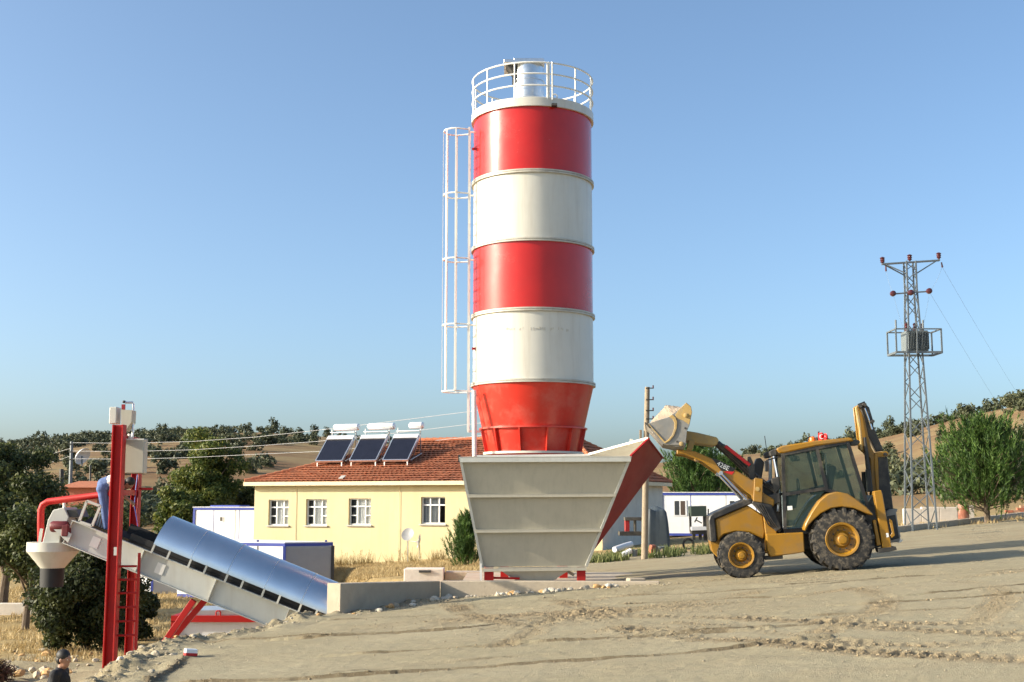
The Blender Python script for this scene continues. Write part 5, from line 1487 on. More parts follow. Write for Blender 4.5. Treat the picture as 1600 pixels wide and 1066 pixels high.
# ---- loader arms
arm = [(-60, 300), (40, 312), (130, 352), (255, 412), (352, 478), (400, 470), (406, 500), (400, 540), (470, 585), (466, 618), (420, 640), (352, 596), (345, 560), (270, 505), (185, 447), (80, 370), (-20, 330), (-62, 328)]
for y0, y1 in ((.36, .50), (1.70, 1.84)):
    lprism(arm, y0, y1, 'loader_arm', M['yellow'], bevel=.02)
tow = [(362, 465), (408, 470), (400, 600), (352, 592)]
for y0, y1 in ((.28, .35), (1.85, 1.92)):
    lprism(tow, y0, y1, 'arm_tower', M['yellow'], bevel=.01)
MB().tube([Z7(60, 345, .5), Z7(60, 345, 1.7)], .075, 12).build('arm_cross_tube', M['yellow'], ld)
for y_ in (.43, 1.77):
    MB().tube([Z7(185, 440, y_ - .1), Z7(250, 512, y_ - .1), Z7(315, 585, y_ - .1)], [.025, .025, .025], 8).build('lift_cylinder_rod', M['chrome'], ld)
    MB().tube([Z7(192, 437, y_ + .08), Z7(262, 515, y_ + .08), Z7(325, 580, y_ + .08)], [.03, .03, .03], 8).build('lift_cylinder_rod', M['chrome'], ld)
    MB().tube([Z7(180, 435, y_ - .14), Z7(180, 435, y_ + .12)], .045, 12).build('pivot_pin', M['galv'], ld)
MB().tube([Z7(376, 525, .27), Z7(376, 525, .36)], .05, 14).build('pivot_pin', M['yellow_worn'], ld)
# tilt linkage
link = [(-60, 193), (-45, 186), (60, 205), (165, 232), (177, 246), (172, 272), (150, 280), (60, 268), (-60, 238)]
for y0 in (.62, 1.42):
    lprism(link, y0, y0 + .10, 'tilt_link', M['yellow_worn'], bevel=.015)
    lprism([(12, 245), (44, 255), (30, 300), (-2, 300)], y0 - .06, y0, 'tilt_lever', M['yellow_worn'], bevel=.01)
    MB().tube([Z7(172, 262, y0 + .05), Z7(270, 350, y0 + .05), Z7(372, 452, y0 + .05)], [.055, .065, .07], 12).build('tilt_cylinder', M['black'], ld)
    MB().tube([Z7(200, 275, y0 - .03), Z7(330, 390, y0 - .03)], [.03, .03], 8).build('cylinder_tube', M['dark'], ld)
    MB().bar(Z7(212, 283, y0 - .06), Z7(345, 392, y0 - .06), .07, .075).build('red_guard', M['red_plastic'], ld, bevel=.01)
lprism([(335, 345), (350, 342), (372, 400), (372, 470), (345, 470), (330, 400)], .56, .66, 'link_bracket', M['dark'])
lprism([(395, 350), (418, 345), (440, 372), (420, 470), (380, 450), (376, 400)], 1.2, 1.5, 'air_cleaner', M['dark'], bevel=.02)
for k in range(3):
    MB().tube([Z7(372 + 6 * k, 440, .5 + .1 * k), Z7(420, 480 + 14 * k, .4), Z7(470, 520 + 10 * k, .42), Z7(500, 610, .4)], .017, 6).build('hydraulic_hose', M['black'], ld)
# decal 428E on the arm
def text_mesh(body, size):
    cu = bpy.data.curves.new('txt', 'FONT'); cu.body = body; cu.size = size; cu.align_x = 'CENTER'; cu.align_y = 'CENTER'; cu.extrude = .001
    to = bpy.data.objects.new('txt', cu); COL.objects.link(to)
    dg = bpy.context.evaluated_depsgraph_get(); dg.update()
    me = bpy.data.meshes.new_from_object(to.evaluated_get(dg))
    bpy.data.objects.remove(to)
    return me
lprism([(132, 352), (168, 362), (262, 412), (246, 428), (182, 422)], .350, .359, 'decal_plate', M['black'], bevel=0)
tme = text_mesh('428E', .145)
tp0, tp1 = Z7(164, 381), Z7(226, 414)
ang = math.atan2(tp1.z - tp0.z, tp1.x - tp0.x)
tme.transform(Matrix.Translation(Z7(193, 397, .348)) @ Matrix.Rotation(-ang, 4, 'Y') @ Matrix.Rotation(R(90), 4, 'X'))
tme.materials.clear()
link_mesh('model_lettering', tme, M['decal_white'], ld)
lprism([(196, 430), (232, 420), (255, 428), (240, 446)], .352, .358, 'decal_stripe', M['red_plastic'], bevel=0)
# ---- front bucket
BY0, BY1 = -.08, 2.28
side = [(150, 455), (490, 352), (560, 300), (640, 240), (760, 130), (835, 195), (850, 285), (805, 480), (765, 570), (735, 805), (600, 795), (470, 790), (400, 745)]
bk_ = None
for y0 in (BY0, BY1 - .03):
    o = lprism(side, y0, y0 + .03, 'bucket_side', M['bucket'], conv=Z2, bevel=.006)
fl = MB().prism([Z2(150, 455, BY0 + .03), Z2(135, 470, BY0 + .03), Z2(385, 770, BY0 + .03), Z2(410, 745, BY0 + .03)], (0, BY1 - BY0 - .06, 0)).build('bucket_floor', M['bucket'], ld)
MB().prism([Z2(150, 448, BY0 - .01), Z2(110, 430, BY0 - .01), Z2(120, 450, BY0 - .01), Z2(180, 520, BY0 - .01), Z2(190, 500, BY0 - .01)], (0, BY1 - BY0 + .02, 0)).build('cutting_edge', M['dark'], ld)
MB().prism([Z2(410, 745, BY0 + .03), Z2(385, 770, BY0 + .03), Z2(600, 820, BY0 + .03), Z2(735, 806, BY0 + .03), Z2(765, 572, BY0 + .03), Z2(806, 482, BY0 + .03), Z2(770, 480, BY0 + .03), Z2(735, 560, BY0 + .03), Z2(700, 775, BY0 + .03), Z2(600, 775, BY0 + .03)], (0, BY1 - BY0 - .06, 0)).build('bucket_back', M['bucket'], ld)
lprism([(640, 250), (762, 138), (830, 196), (846, 285), (800, 476), (700, 410), (610, 380), (590, 320)], BY0 - .012, BY0 - .001, 'worn_side_plate', M['yellow_worn'], conv=Z2, bevel=.004)
rib = [(490, 352), (545, 385), (572, 450), (570, 530), (530, 640), (470, 710), (405, 745), (420, 765), (490, 730), (560, 650), (605, 540), (615, 430), (590, 360), (540, 320)]
lprism(rib, BY0 - .03, BY0 - .001, 'side_rib', M['yellow_worn'], conv=Z2, bevel=.006)
lprism([(160, 455), (185, 470), (420, 735), (400, 755)], BY0 - .025, BY0 - .001, 'edge_rib', M['yellow_worn'], conv=Z2, bevel=.004)
for zx, zy in ((740, 535), (610, 740)):
    MB().lathe([(.025, -.012), (0, -.012)], Z2(zx, zy, BY0), 12, 'Y').build('bolt_hole', M['inside'], ld)
for zx, zy in ((750, 335), (670, 775)):
    MB().lathe([(.05, 0), (.05, -.03), (.03, -.04), (0, -.04)], Z2(zx, zy, BY0 - .01), 14, 'Y').build('pivot_pin', M['yellow_worn'], ld)
# sand heaped in the bucket: a thing of its own
sl = thing('sand_load', (0, 0, 0), 'heap of damp sand filling the raised loader bucket', 'sand', local=True)
rim_path = [Z2(170, 460), Z2(330, 412), Z2(490, 366), Z2(560, 318), Z2(640, 258), Z2(720, 190)]
ns, nw = 30, 34
vs_ = []
rs = random.Random(4)
for i in range(ns + 1):
    f_ = i / ns
    q = f_ * (len(rim_path) - 1); k0 = min(int(q), len(rim_path) - 2)
    p = lerp(rim_path[k0], rim_path[k0 + 1], q - k0)
    for j in range(nw + 1):
        g = j / nw
        tri = min(f_ / .5, (1 - f_) / .5)
        hgt = .30 * min(1, tri * 1.15) ** .9 * min(1, g / .22, (1 - g) / .12) + rs.uniform(-.014, .014) * (0 < j < nw)
        vs_.append(Vector((p.x, BY0 + .03 + (BY1 - BY0 - .06) * g, p.z)) + Vector((-.30, 0, .95)) * hgt)
k_ = nw + 1
o = MB().add(vs_, [(i * k_ + j, (i + 1) * k_ + j, (i + 1) * k_ + j + 1, i * k_ + j + 1) for i in range(ns) for j in range(nw)]).build('sand_heap', M['sand'], sl)
sl.location = ld.location; sl.rotation_euler = ld.rotation_euler
# ---- backhoe at the rear
ym = 1.12
def brect(pts, y0, y1, nm, mtl, bevel=.012): return lprism(pts, y0, y1, nm, mtl, bevel=bevel)
brect([(948, 68), (966, 54), (998, 130), (1014, 230), (1030, 300), (1056, 345), (1056, 560), (1040, 640), (1020, 640), (1022, 360), (990, 320), (968, 300)], ym - .16, ym - .12, 'boom_plate', M['yellow'])
brect([(948, 68), (966, 54), (998, 130), (1014, 230), (1030, 300), (1056, 345), (1056, 560), (1040, 640), (1020, 640), (1022, 360), (990, 320), (968, 300)], ym + .12, ym + .16, 'boom_plate', M['yellow'])
brect([(978, 50), (1005, 42), (1030, 70), (1050, 150), (1048, 175), (1098, 315), (1060, 320), (1020, 235), (1002, 130)], ym - .11, ym + .11, 'boom', M['dark'])
brect([(1045, 325), (1110, 318), (1122, 325), (1118, 345), (1062, 350), (1060, 560), (1070, 640), (1048, 640), (1040, 400)], ym - .20, ym + .20, 'stick_frame', M['yellow'])
brect([(1062, 352), (1115, 348), (1125, 520), (1135, 640), (1075, 645), (1058, 560)], ym - .15, ym + .15, 'stick', M['black'])
brect([(945, 72), (958, 62), (972, 150), (978, 310), (966, 312), (962, 200)], ym - .28, ym - .20, 'boom_cylinder_guard', M['yellow_worn'])
MB().tube([Z7(1000, 75, ym - .2), Z7(1018, 130, ym - .2), Z7(1035, 195, ym - .2)], .022, 8).build('cylinder_rod', M['chrome'], ld)
MB().tube([Z7(1010, 540, ym - .24), Z7(1004, 420, ym - .24), Z7(990, 240, ym - .24)], [.06, .055, .035], 10).build('boom_cylinder', M['dark'], ld)
MB().tube([Z7(1000, 430, ym + .24), Z7(1000, 540, ym + .24)], [.06, .06], 10).build('boom_cylinder', M['dark'], ld)
for zx, zy in ((975, 62), (1000, 55), (1040, 150), (1100, 335)):
    MB().tube([Z7(zx, zy, ym - .26), Z7(zx, zy, ym + .26)], .04, 12).build('pivot_pin', M['dark'], ld)
for k in range(4):
    MB().tube([Z7(968 + 5 * k, 52, ym - .08 + .05 * k), Z7(992 + 6 * k, 42 - 3 * k, ym - .08 + .05 * k), Z7(1018 + 3 * k, 70, ym - .08 + .05 * k), Z7(1038, 140, ym - .1 + .06 * k)], .018, 6).build('hydraulic_hose', M['black'], ld)
brect([(985, 420), (1010, 415), (1015, 545), (985, 545)], ym - .4, ym - .28, 'valve_block', M['black'])
brect([(1056, 545), (1066, 560), (1070, 630), (1056, 635)], ym - .24, ym - .21, 'tail_reflector', M['red_plastic'])
brect([(960, 640), (1010, 560), (1060, 640), (1085, 650), (1085, 830), (1000, 840), (970, 760)], ym - .45, ym + .45, 'swing_frame', M['dark'])
for y0, y1 in ((.10, .32), (1.92, 2.14)):
    brect([(995, 542), (1036, 536), (1042, 560), (1078, 845), (1030, 853), (1020, 760)], y0, y1, 'stabiliser_leg', M['yellow'], .015)
    brect([(1000, 850), (1095, 838), (1100, 856), (1060, 866), (1005, 872)], y0 - .08, y1 + .08, 'stabiliser_foot', M['dark'], .008)
    brect([(985, 700), (1000, 695), (1022, 830), (1000, 835)], y0 + .02, y1 - .02, 'stabiliser_guide', M['yellow'], .01)
    brect([(1072, 690), (1085, 700), (1096, 780), (1080, 792), (1072, 780), (1082, 765), (1070, 700)], y0, y0 + .04, 'hook', M['yellow'], .004)
    brect([(1049, 768), (1062, 766), (1064, 788), (1051, 790)], y0 - .004, y0, 'sticker', M['decal_white'], 0)
# backhoe bucket, folded under the stick
brect([(1085, 655), (1110, 640), (1150, 640), (1140, 660), (1150, 740), (1158, 790), (1150, 820), (1100, 825), (1092, 800), (1130, 790), (1120, 680), (1090, 690)], ym - .35, ym + .35, 'rear_bucket', M['bucket'])
brect([(1085, 680), (1135, 670), (1150, 800), (1095, 815)], ym - .36, ym - .33, 'rear_bucket_side', M['black'])
brect([(1088, 642), (1130, 634), (1160, 640), (1120, 668)], ym - .1, ym + .1, 'bucket_link', M['yellow_worn'])
for k in range(4):
    yy = ym - .32 + k * .19
    brect([(1130, 800), (1150, 796), (1172, 815), (1150, 826)], yy, yy + .06, 'bucket_tooth', M['galv'], .004)
# ================================================================= VEGETATION
def quads_mesh(name, C, U, V_, diamond=True):
    n = len(C)
    if diamond: pts = np.stack([C - U, C - V_ * .9, C + U, C + V_ * .9], 1)
    else: pts = np.stack([C - U - V_, C + U - V_, C + U + V_, C - U + V_], 1)
    me = bpy.data.meshes.new(name)
    me.vertices.add(n * 4)
    me.vertices.foreach_set('co', pts.reshape(-1).astype(np.float32))
    me.loops.add(n * 4); me.polygons.add(n)
    me.loops.foreach_set('vertex_index', np.arange(n * 4, dtype=np.int32))
    me.polygons.foreach_set('loop_start', np.arange(0, n * 4, 4, dtype=np.int32))
    me.update(calc_edges=True)
    return me
def tris_mesh(name, A, B, C):
    n = len(A)
    me = bpy.data.meshes.new(name)
    me.vertices.add(n * 3)
    me.vertices.foreach_set('co', np.stack([A, B, C], 1).reshape(-1).astype(np.float32))
    me.loops.add(n * 3); me.polygons.add(n)
    me.loops.foreach_set('vertex_index', np.arange(n * 3, dtype=np.int32))
    me.polygons.foreach_set('loop_start', np.arange(0, n * 3, 3, dtype=np.int32))
    me.update(calc_edges=True)
    return me
def unit(a): return a / np.maximum(np.linalg.norm(a, axis=-1, keepdims=True), 1e-9)
def leaf_cloud(rng, blobs, n, size, up=.3):
    bl = np.array(blobs)                              # x y z r
    w = bl[:, 3] ** 2.2; idx = rng.choice(len(bl), n, p=w / w.sum())
    d = unit(rng.randn(n, 3)); r = rng.rand(n) ** .45
    off = d * r[:, None] * bl[idx, 3:4] * np.array([1, 1, .8])
    C = bl[idx, :3] + off
    nrm = unit(d * .6 + rng.randn(n, 3) * .6 + np.array([0, 0, up]))
    t = unit(np.cross(nrm, rng.randn(n, 3))); b = np.cross(nrm, t)
    s = size * rng.uniform(.6, 1.35, (n, 1))
    return C, t * s, b * s * .55
def crown_blobs(rng, rx, ry, rz, zc, nb, rb, low=-.75):
    out = []
    while len(out) < nb:
        d = rng.uniform(-1, 1, 3)
        q = np.linalg.norm(d)
        if q > 1 or d[2] < low or q < .25: continue
        f = .92
        out.append([d[0] * rx * f, d[1] * ry * f, zc + d[2] * rz * f, rb * rng.uniform(.65, 1.25)])
    return out
LM = {}
LM['oak'] = leaf_mat('oak_leaves', ((.028, .040, .013), (.065, .085, .026), (.15, .16, .05)), 1.1)
LM['oak2'] = leaf_mat('bush_oak_leaves', ((.020, .028, .010), (.044, .058, .018), (.095, .105, .032)), 1.3)
LM['poplar'] = leaf_mat('poplar_leaves', ((.040, .066, .016), (.100, .130, .026), (.24, .23, .05)), .8)
LM['pine'] = leaf_mat('pine_needles', ((.018, .046, .010), (.055, .112, .021), (.14, .225, .05)), 1.6, .2)
LM['scrub'] = leaf_mat('hill_scrub_leaves', ((.050, .062, .034), (.080, .092, .048), (.125, .130, .066)), .10, .15)
LM['weed'] = leaf_mat('dry_weeds', ((.16, .11, .045), (.30, .22, .09), (.42, .33, .15)), .9, .3)
LM['weed_g'] = leaf_mat('green_weeds', ((.07, .09, .025), (.13, .16, .05), (.26, .26, .10)), 1.4, .3)
LM['grass'] = leaf_mat('dry_grass_blades', ((.30, .21, .09), (.46, .34, .16), (.60, .47, .25)), .5, .3)

def trunk_mesh(rng, h, r, blobs, nlimb):
    m = MB()
    lean = Vector((rng.uniform(-.1, .1), rng.uniform(-.1, .1), 0)) * h
    top = Vector((0, 0, h)) + lean
    pts = [Vector((0, 0, -.3)), Vector((0, 0, h * .25)) + lean * .15, Vector((0, 0, h * .6)) + lean * .5, top]
    m.tube(pts, [r * 1.25, r, r * .72, r * .35], 9)
    for k in range(nlimb):
        b = blobs[rng.randint(len(blobs))]
        s0 = lerp(pts[1], pts[3], rng.uniform(.05, .8))
        e = Vector(b[:3]); mid = lerp(s0, e, .5) + Vector((0, 0, .12 * h * rng.uniform(0, 1)))
        m.tube([s0, mid, e], [r * .42, r * .26, r * .08], 6)
    return m
def broad_tree(name, label, cat, x, y, z, rx, ry, rz, zc, th, tr, nb, rb, nl, ls, lm, seed, group=None, low=-.75, extra=None):
    rng = np.random.RandomState(seed)
    t = thing(name, (x, y, z), label, cat, group, local=True)
    bl = crown_blobs(rng, rx, ry, rz, zc, nb, rb, low)
    if extra: bl += extra
    trunk_mesh(rng, th, tr, bl, 9).build('trunk', M['bark'], t)
    C, U, V_ = leaf_cloud(rng, bl, nl, ls)
    k = C[:, 2] > .05; C, U, V_ = C[k], U[k], V_[k]
    link_mesh('crown', quads_mesh('crown', C, U, V_), LM[lm], t)
    return t
def at_px(px, Y):
    x = (px - 800) / FPX * Y
    return x, Y, H(x, Y)
# dark oaks at the left edge
x, y, z = at_px(18, 47); broad_tree('oak_tree', 'tall dark oak tree at the far left edge', 'tree', x, y, z, 2.1, 1.8, 2.6, 4.1, 3.8, .17, 34, .75, 27200, .078, 'oak', 1, 'dark oaks on the left')
x, y, z = at_px(-52, 44); broad_tree('oak_tree', 'dark oak tree cut off by the left picture edge', 'tree', x, y, z, 1.9, 1.8, 2.3, 3.8, 3.4, .16, 26, .75, 17600, .078, 'oak', 2, 'dark oaks on the left')
x, y, z = at_px(92, 52); broad_tree('oak_tree', 'lower rounded oak tree behind the white funnel', 'tree', x, y, z, 1.9, 1.8, 1.7, 2.8, 2.6, .13, 28, .68, 20800, .078, 'oak', 3, 'dark oaks on the left')
x, y, z = at_px(55, 40); broad_tree('oak_tree', 'spreading oak tree left of the rubber sleeve', 'tree', x, y, z, 1.5, 1.4, 1.55, 2.75, 2.4, .11, 26, .55, 18000, .074, 'oak', 4, 'dark oaks on the left')
x, y, z = at_px(170, 60); broad_tree('oak_tree', 'oak tree with pale green top behind the conveyor head', 'tree', x, y, z, 2.4, 1.8, 1.6, 2.6, 2.6, .13, 28, .7, 18000, .08, 'oak', 44, 'dark oaks on the left')
# dark bushy oak right behind the red column
x, y, z = at_px(150, 34.5); broad_tree('bushy_oak', 'dense dark bushy oak right behind the red column', 'bush', x, y, z, 1.48, 1.3, 1.75, 1.45, 1.8, .12, 44, .52, 34000, .064, 'oak2', 5, low=-.95)
x, y, z = at_px(222, 37); broad_tree('bushy_oak', 'small dark shrub between red column and containers', 'bush', x, y, z, .8, .8, .75, .75, .7, .06, 16, .36, 6000, .08, 'oak2', 6, low=-.95)
# poplar-like tree behind
x, y, z = at_px(328, 92); broad_tree('poplar_tree', 'tall yellowing green tree left of the yellow house', 'tree', x, y, z, 3.1, 2.6, 3.9, 5.1, 5.6, .2, 50, .95, 30000, .12, 'poplar', 7, low=-.95)
x, y, z = at_px(285, 88); broad_tree('poplar_tree', 'low olive green tree beside the tall yellowing tree', 'tree', x, y, z, 1.7, 1.6, 2.2, 2.6, 2.4, .12, 24, .75, 8000, .15, 'poplar', 8, low=-.95)
x, y, z = at_px(388, 96); broad_tree('poplar_tree', 'dark green tree touching the left roof corner', 'tree', x, y, z, 1.5, 1.5, 2.2, 2.9, 2.4, .12, 22, .75, 7000, .15, 'oak', 9, low=-.95)

# pines
def pine(name, label, x, y, z, h, r, seed, n_br, cat='tree', base=.12, trunk_h=.0, nd=26, tuft=.24, shape='round'):
    rng = np.random.RandomState(seed)
    t = thing(name, (x, y, z), label, cat, local=True)
    m = MB(); m.tube([(0, 0, -.3), (0, 0, h * .5), (.05, 0, h * .93)], [.035 * h, .022 * h, .006 * h], 8)
    A, B, C = [], [], []
    for k in range(n_br):
        f = rng.rand() ** .8
        zb_ = base * h + trunk_h + (h - base * h - trunk_h) * f * .90
        a = rng.uniform(0, 2 * np.pi)
        if shape == 'round': rad = r * math.sqrt(max(.02, 1 - abs(f * 1.75 - .62) ** 2.0 / 1.30)) if f < .99 else .05
        else: rad = r * (1 - f) ** .75 * (1 if f > .08 else .75)
        rad *= rng.uniform(.35, 1.12) * (1.05 - .2 * f); zb_ += rng.uniform(-.05, .06) * h
        s0 = np.array([0, 0, zb_ - .10 * rad])
        e = np.array([math.cos(a) * rad, math.sin(a) * rad, zb_ + rad * rng.uniform(.15, .55)])
        if rad > .3 * r and rng.rand() < .4: m.tube([Vector(s0), Vector((s0 + e) / 2 + np.array([0, 0, -.04 * rad])), Vector(e)], [.012 * h * .6, .008 * h * .6, .004 * h], 5)
        for q in range(4):
            g = 1 - .22 * q * rng.uniform(.6, 1.2)
            c = s0 + (e - s0) * g + rng.randn(3) * .06 * r * (q > 0)
            ax = unit(np.array([math.cos(a) * .35, math.sin(a) * .35, 1.0]) + rng.randn(3) * .18)
            n = nd; tuft_ = tuft; tuft = tuft * (1.55 if q == 0 else .9)
            sp = rng.rand(n, 1)
            o_ = c + ax * tuft * (sp - .3) * 1.9
            dirs = unit(ax * rng.uniform(.5, 1.2, (n, 1)) + unit(rng.randn(n, 3)) * (.5 if q == 0 else .8))
            L_ = tuft * rng.uniform(.35, .7, (n, 1)); wv = unit(np.cross(dirs, rng.randn(n, 3))) * tuft * .042
            A.append(o_ - wv); B.append(o_ + wv); C.append(o_ + dirs * L_); tuft = tuft_
    m.build('trunk', M['bark'], t)
    link_mesh('crown', tris_mesh('crown', np.concatenate(A), np.concatenate(B), np.concatenate(C)), LM['pine'], t)
    return t
x, y, z = at_px(1535, 56); z = P(1535, 812, 56).z
pine('pine_tree', 'round bushy pine tree beside the power tower on the right', x, 56, z, 4.35, 2.3, 11, 430, base=.07, nd=34, tuft=.32)
x, y, z = at_px(1085, 76); pine('pine_tree', 'broad bright pine tree behind the white container', x, y, P(1085, 815, 76).z, 4.7, 1.9, 12, 300, base=.12, nd=30, tuft=.36)
x, y, z = at_px(1128, 80); pine('pine_tree', 'dark smaller pine tree behind the loader arm', x, y, P(1128, 815, 80).z, 4.0, 1.6, 13, 200, base=.12, nd=28, tuft=.36)
x, y, z = at_px(728, 47.5); pine('young_pine', 'young pine bush in front of the house beside the hopper', x, y, P(728, 886, 47.5).z, 1.85, .82, 14, 200, cat='bush', base=.02, nd=34, tuft=.20, shape='cone')

# hillside shrubs
def shrub_mesh(seed, n=150, sz=.42):
    rng = np.random.RandomState(seed)
    bl = crown_blobs(rng, 1, 1, .8, .75, 9, .5, -.8)
    C, U, V_ = leaf_cloud(rng, bl, n, sz, .5)
    C[:, 2] = np.maximum(C[:, 2], 0)
    return C, U, V_
variants = [shrub_mesh(100 + i, 420, .17) for i in range(5)]
vm = [quads_mesh('hill_shrub', *v) for v in variants]
for me in vm: me.materials.append(LM['scrub'])
trk = MB().tube([(0, 0, -.4), (.03, 0, .6)], [.10, .05], 6).mesh('trunk')
trk.materials.append(M['bark'])
rng = np.random.RandomState(77)
def add_shrub(px, Y, s, hz_=1.0):
    x = (px - 800) / FPX * Y
    o = bpy.data.objects.new('hill_shrub', None); COL.objects.link(o)
    o.location = (x, Y, H(x, Y) - .1)
    o.rotation_euler = (0, 0, rng.uniform(0, 6.28)); o.scale = (s * rng.uniform(.8, 1.2), s, s * hz_)
    far = Y > .9 * ridge_y(px)
    if far: lab, grp = (('dark tree on the skyline of the left hill', 'skyline trees on the left hill') if px < 830 else ('dark tree on the skyline of the right hill', 'skyline trees on the right hill'))
    else: lab, grp = (('round dark green shrub on the dry slope left of the silo', 'shrubs on the left hillside') if px < 830 else ('round dark green shrub on the dry slope right of the silo', 'shrubs on the right hillside'))
    tag(o, lab, 'shrub', grp)
    c = bpy.data.objects.new('crown', vm[rng.randint(5)]); COL.objects.link(c); c.parent = o
    d = bpy.data.objects.new('trunk', trk); COL.objects.link(d); d.parent = o
def ridge_y(px): return float(np.interp(px, [0, 800, 1200, 1600], [420, 420, 360, 270]))
# single trees along the ridge and on the open slope
for px_ in list(np.concatenate([np.linspace(-20, 560, 28), np.linspace(600, 745, 6), np.linspace(1160, 1640, 24)])):
    px_ = px_ + rng.uniform(-5, 5); yr = ridge_y(px_)
    add_shrub(px_, yr * rng.uniform(.955, 1.0), rng.uniform(.9, 2.3), rng.uniform(.8, 1.5))
for px_, v in ((440, 694), (445, 704), (417, 690), (470, 675), (478, 676), (490, 678), (1355, 700), (1210, 700), (1195, 699), (1240, 695), (1520, 636), (1505, 640), (1582, 664), (1590, 672), (1598, 668)):
    add_shrub(px_, ridge_y(px_) * rng.uniform(.75, .95), rng.uniform(1.2, 2.0), 1.2)
for (pa_, pb2, n, f0, f1, s0, s1) in ((-20, 260, 40, .45, .9, 1.2, 2.6), (190, 430, 34, .40, .85, 1.0, 2.2), (1380, 1640, 26, .30, .62, 1.0, 2.0), (1160, 1300, 8, .5, .9, .9, 1.6), (1400, 1640, 10, .7, .95, .9, 1.8)):
    for k in range(n):
        px_ = rng.uniform(pa_, pb2); add_shrub(px_, ridge_y(px_) * rng.uniform(f0, f1), rng.uniform(s0, s1), rng.uniform(.8, 1.2))
# the scrub that reads as one mass
sC, sU, sV = [], [], []
thin = [tuple(a[::4] for a in v) for v in variants]
def mass(pa_, pb2, n, f0, f1, s0, s1, thr, nscale=.03, grow=1.5):
    k = 0; tries = 0
    while k < n and tries < n * 12:
        tries += 1
        px_ = rng.uniform(pa_, pb2); Y = ridge_y(px_) * (f0 + (f1 - f0) * rng.rand())
        x = (px_ - 800) / FPX * Y
        if float(fbm(np.array([x * nscale]), np.array([Y * nscale * .45]), 3, 71)[0]) < thr: continue
        s = rng.uniform(s0, s1); C, U, V_ = thin[rng.randint(5)]
        a = rng.uniform(0, 6.28); ca, sa = math.cos(a), math.sin(a)
        Rm = np.array([[ca, -sa, 0], [sa, ca, 0], [0, 0, 1]])
        sC.append((C @ Rm.T) * s + np.array([x, Y, H(x, Y) - .15])); sU.append((U @ Rm.T) * s * grow); sV.append((V_ @ Rm.T) * s * grow)
        k += 1
mass(-150, 430, 380, .40, 1.0, .7, 2.0, .06)
mass(-150, 300, 80, .78, .99, .9, 2.0, -.05)
mass(430, 760, 110, .5, 1.0, .6, 1.5, .12)
mass(1120, 1750, 130, .45, 1.0, .7, 1.8, .18)
mass(1380, 1750, 150, .33, .48, .8, 1.7, -.05)
mass(-150, 430, 200, .26, .42, .8, 1.8, 0)
sc_ = link_mesh('hillside_scrub', quads_mesh('hillside_scrub', np.concatenate(sC), np.concatenate(sU), np.concatenate(sV)), LM['scrub'])
tag(sc_, 'dark green maquis scrub covering the hillsides in patches', 'scrub', kind='stuff')

# grass and weeds
def grass(name, pts, hgt, w, lm, label, seed, blades=1):
    rng = np.random.RandomState(seed); pts = np.asarray(pts)
    n = len(pts)
    b = pts + np.concatenate([rng.randn(n, 2) * .02, np.zeros((n, 1))], 1)
    a = rng.uniform(0, 6.28, n)
    wv = np.stack([np.cos(a), np.sin(a), 0 * a], 1) * w
    h = hgt * rng.uniform(.4, 1.2, (n, 1))
    tip = b + np.concatenate([rng.randn(n, 2) * .35, np.ones((n, 1))], 1) * h
    o = link_mesh(name, tris_mesh(name, b - wv, b + wv, tip), LM[lm])
    tag(o, label, 'grass', kind='stuff')
def scatter(n, xr, yr, cond, seed):
    rng = np.random.RandomState(seed)
    x = rng.uniform(*xr, n); y = rng.uniform(*yr, n)
    k = cond(x, y); x, y = x[k], y[k]
    return np.stack([x, y, heights(x, y) - .03], 1)
def front(x, y): return (y < 55.4 + (4.1 - x) * .404 - .25) & (x > -14)
def clump(sc, thr, o): return lambda x, y: fbm(x * sc, y * sc, 3, o) > thr
p1 = scatter(60000, (-9, 2.5), (42, 62), lambda x, y: front(x, y) & (x > np.interp(y, XE_Y, XE_X) - 3) & clump(.9, -.22, 81)(x, y), 21)
grass('dry_grass', p1, .16, .018, 'grass', 'dry golden grass on the verge before the yellow house', 22)
dst = lambda x, y: (55.4 + (4.1 - x) * .404 - y)
p2 = scatter(60000, (-12, 3), (50, 64), lambda x, y: front(x, y) & (dst(x, y) < 1.6) & clump(1.3, .10, 82)(x, y), 23)
grass('wall_weeds', p2, .55, .014, 'weed', 'dry brown weeds growing along the house wall', 24)
p3 = scatter(50000, (-26, -7), (31, 62), lambda x, y: (x < np.interp(y, XE_Y, XE_X) - 1.5) & clump(.6, -.15, 83)(x, y), 25)
grass('field_grass', p3, .20, .022, 'grass', 'dry golden grass on the low ground at the left', 26)
p4 = scatter(9000, (2.0, 8), (39.5, 47), lambda x, y: clump(1.6, .14, 84)(x, y) & (y > 41 + .2 * x), 27)
grass('pole_weeds', p4, .34, .03, 'weed_g', 'green and yellow weeds around the wooden utility pole', 28)
p5 = scatter(14000, (14, 40), (52, 66), lambda x, y: (y > 50.5 + .35 * (x - 14) + 1.2) & clump(1.0, .02, 85)(x, y), 29)
grass('kerb_grass', p5, .22, .02, 'grass', 'dry grass behind the kerb on the right', 30)
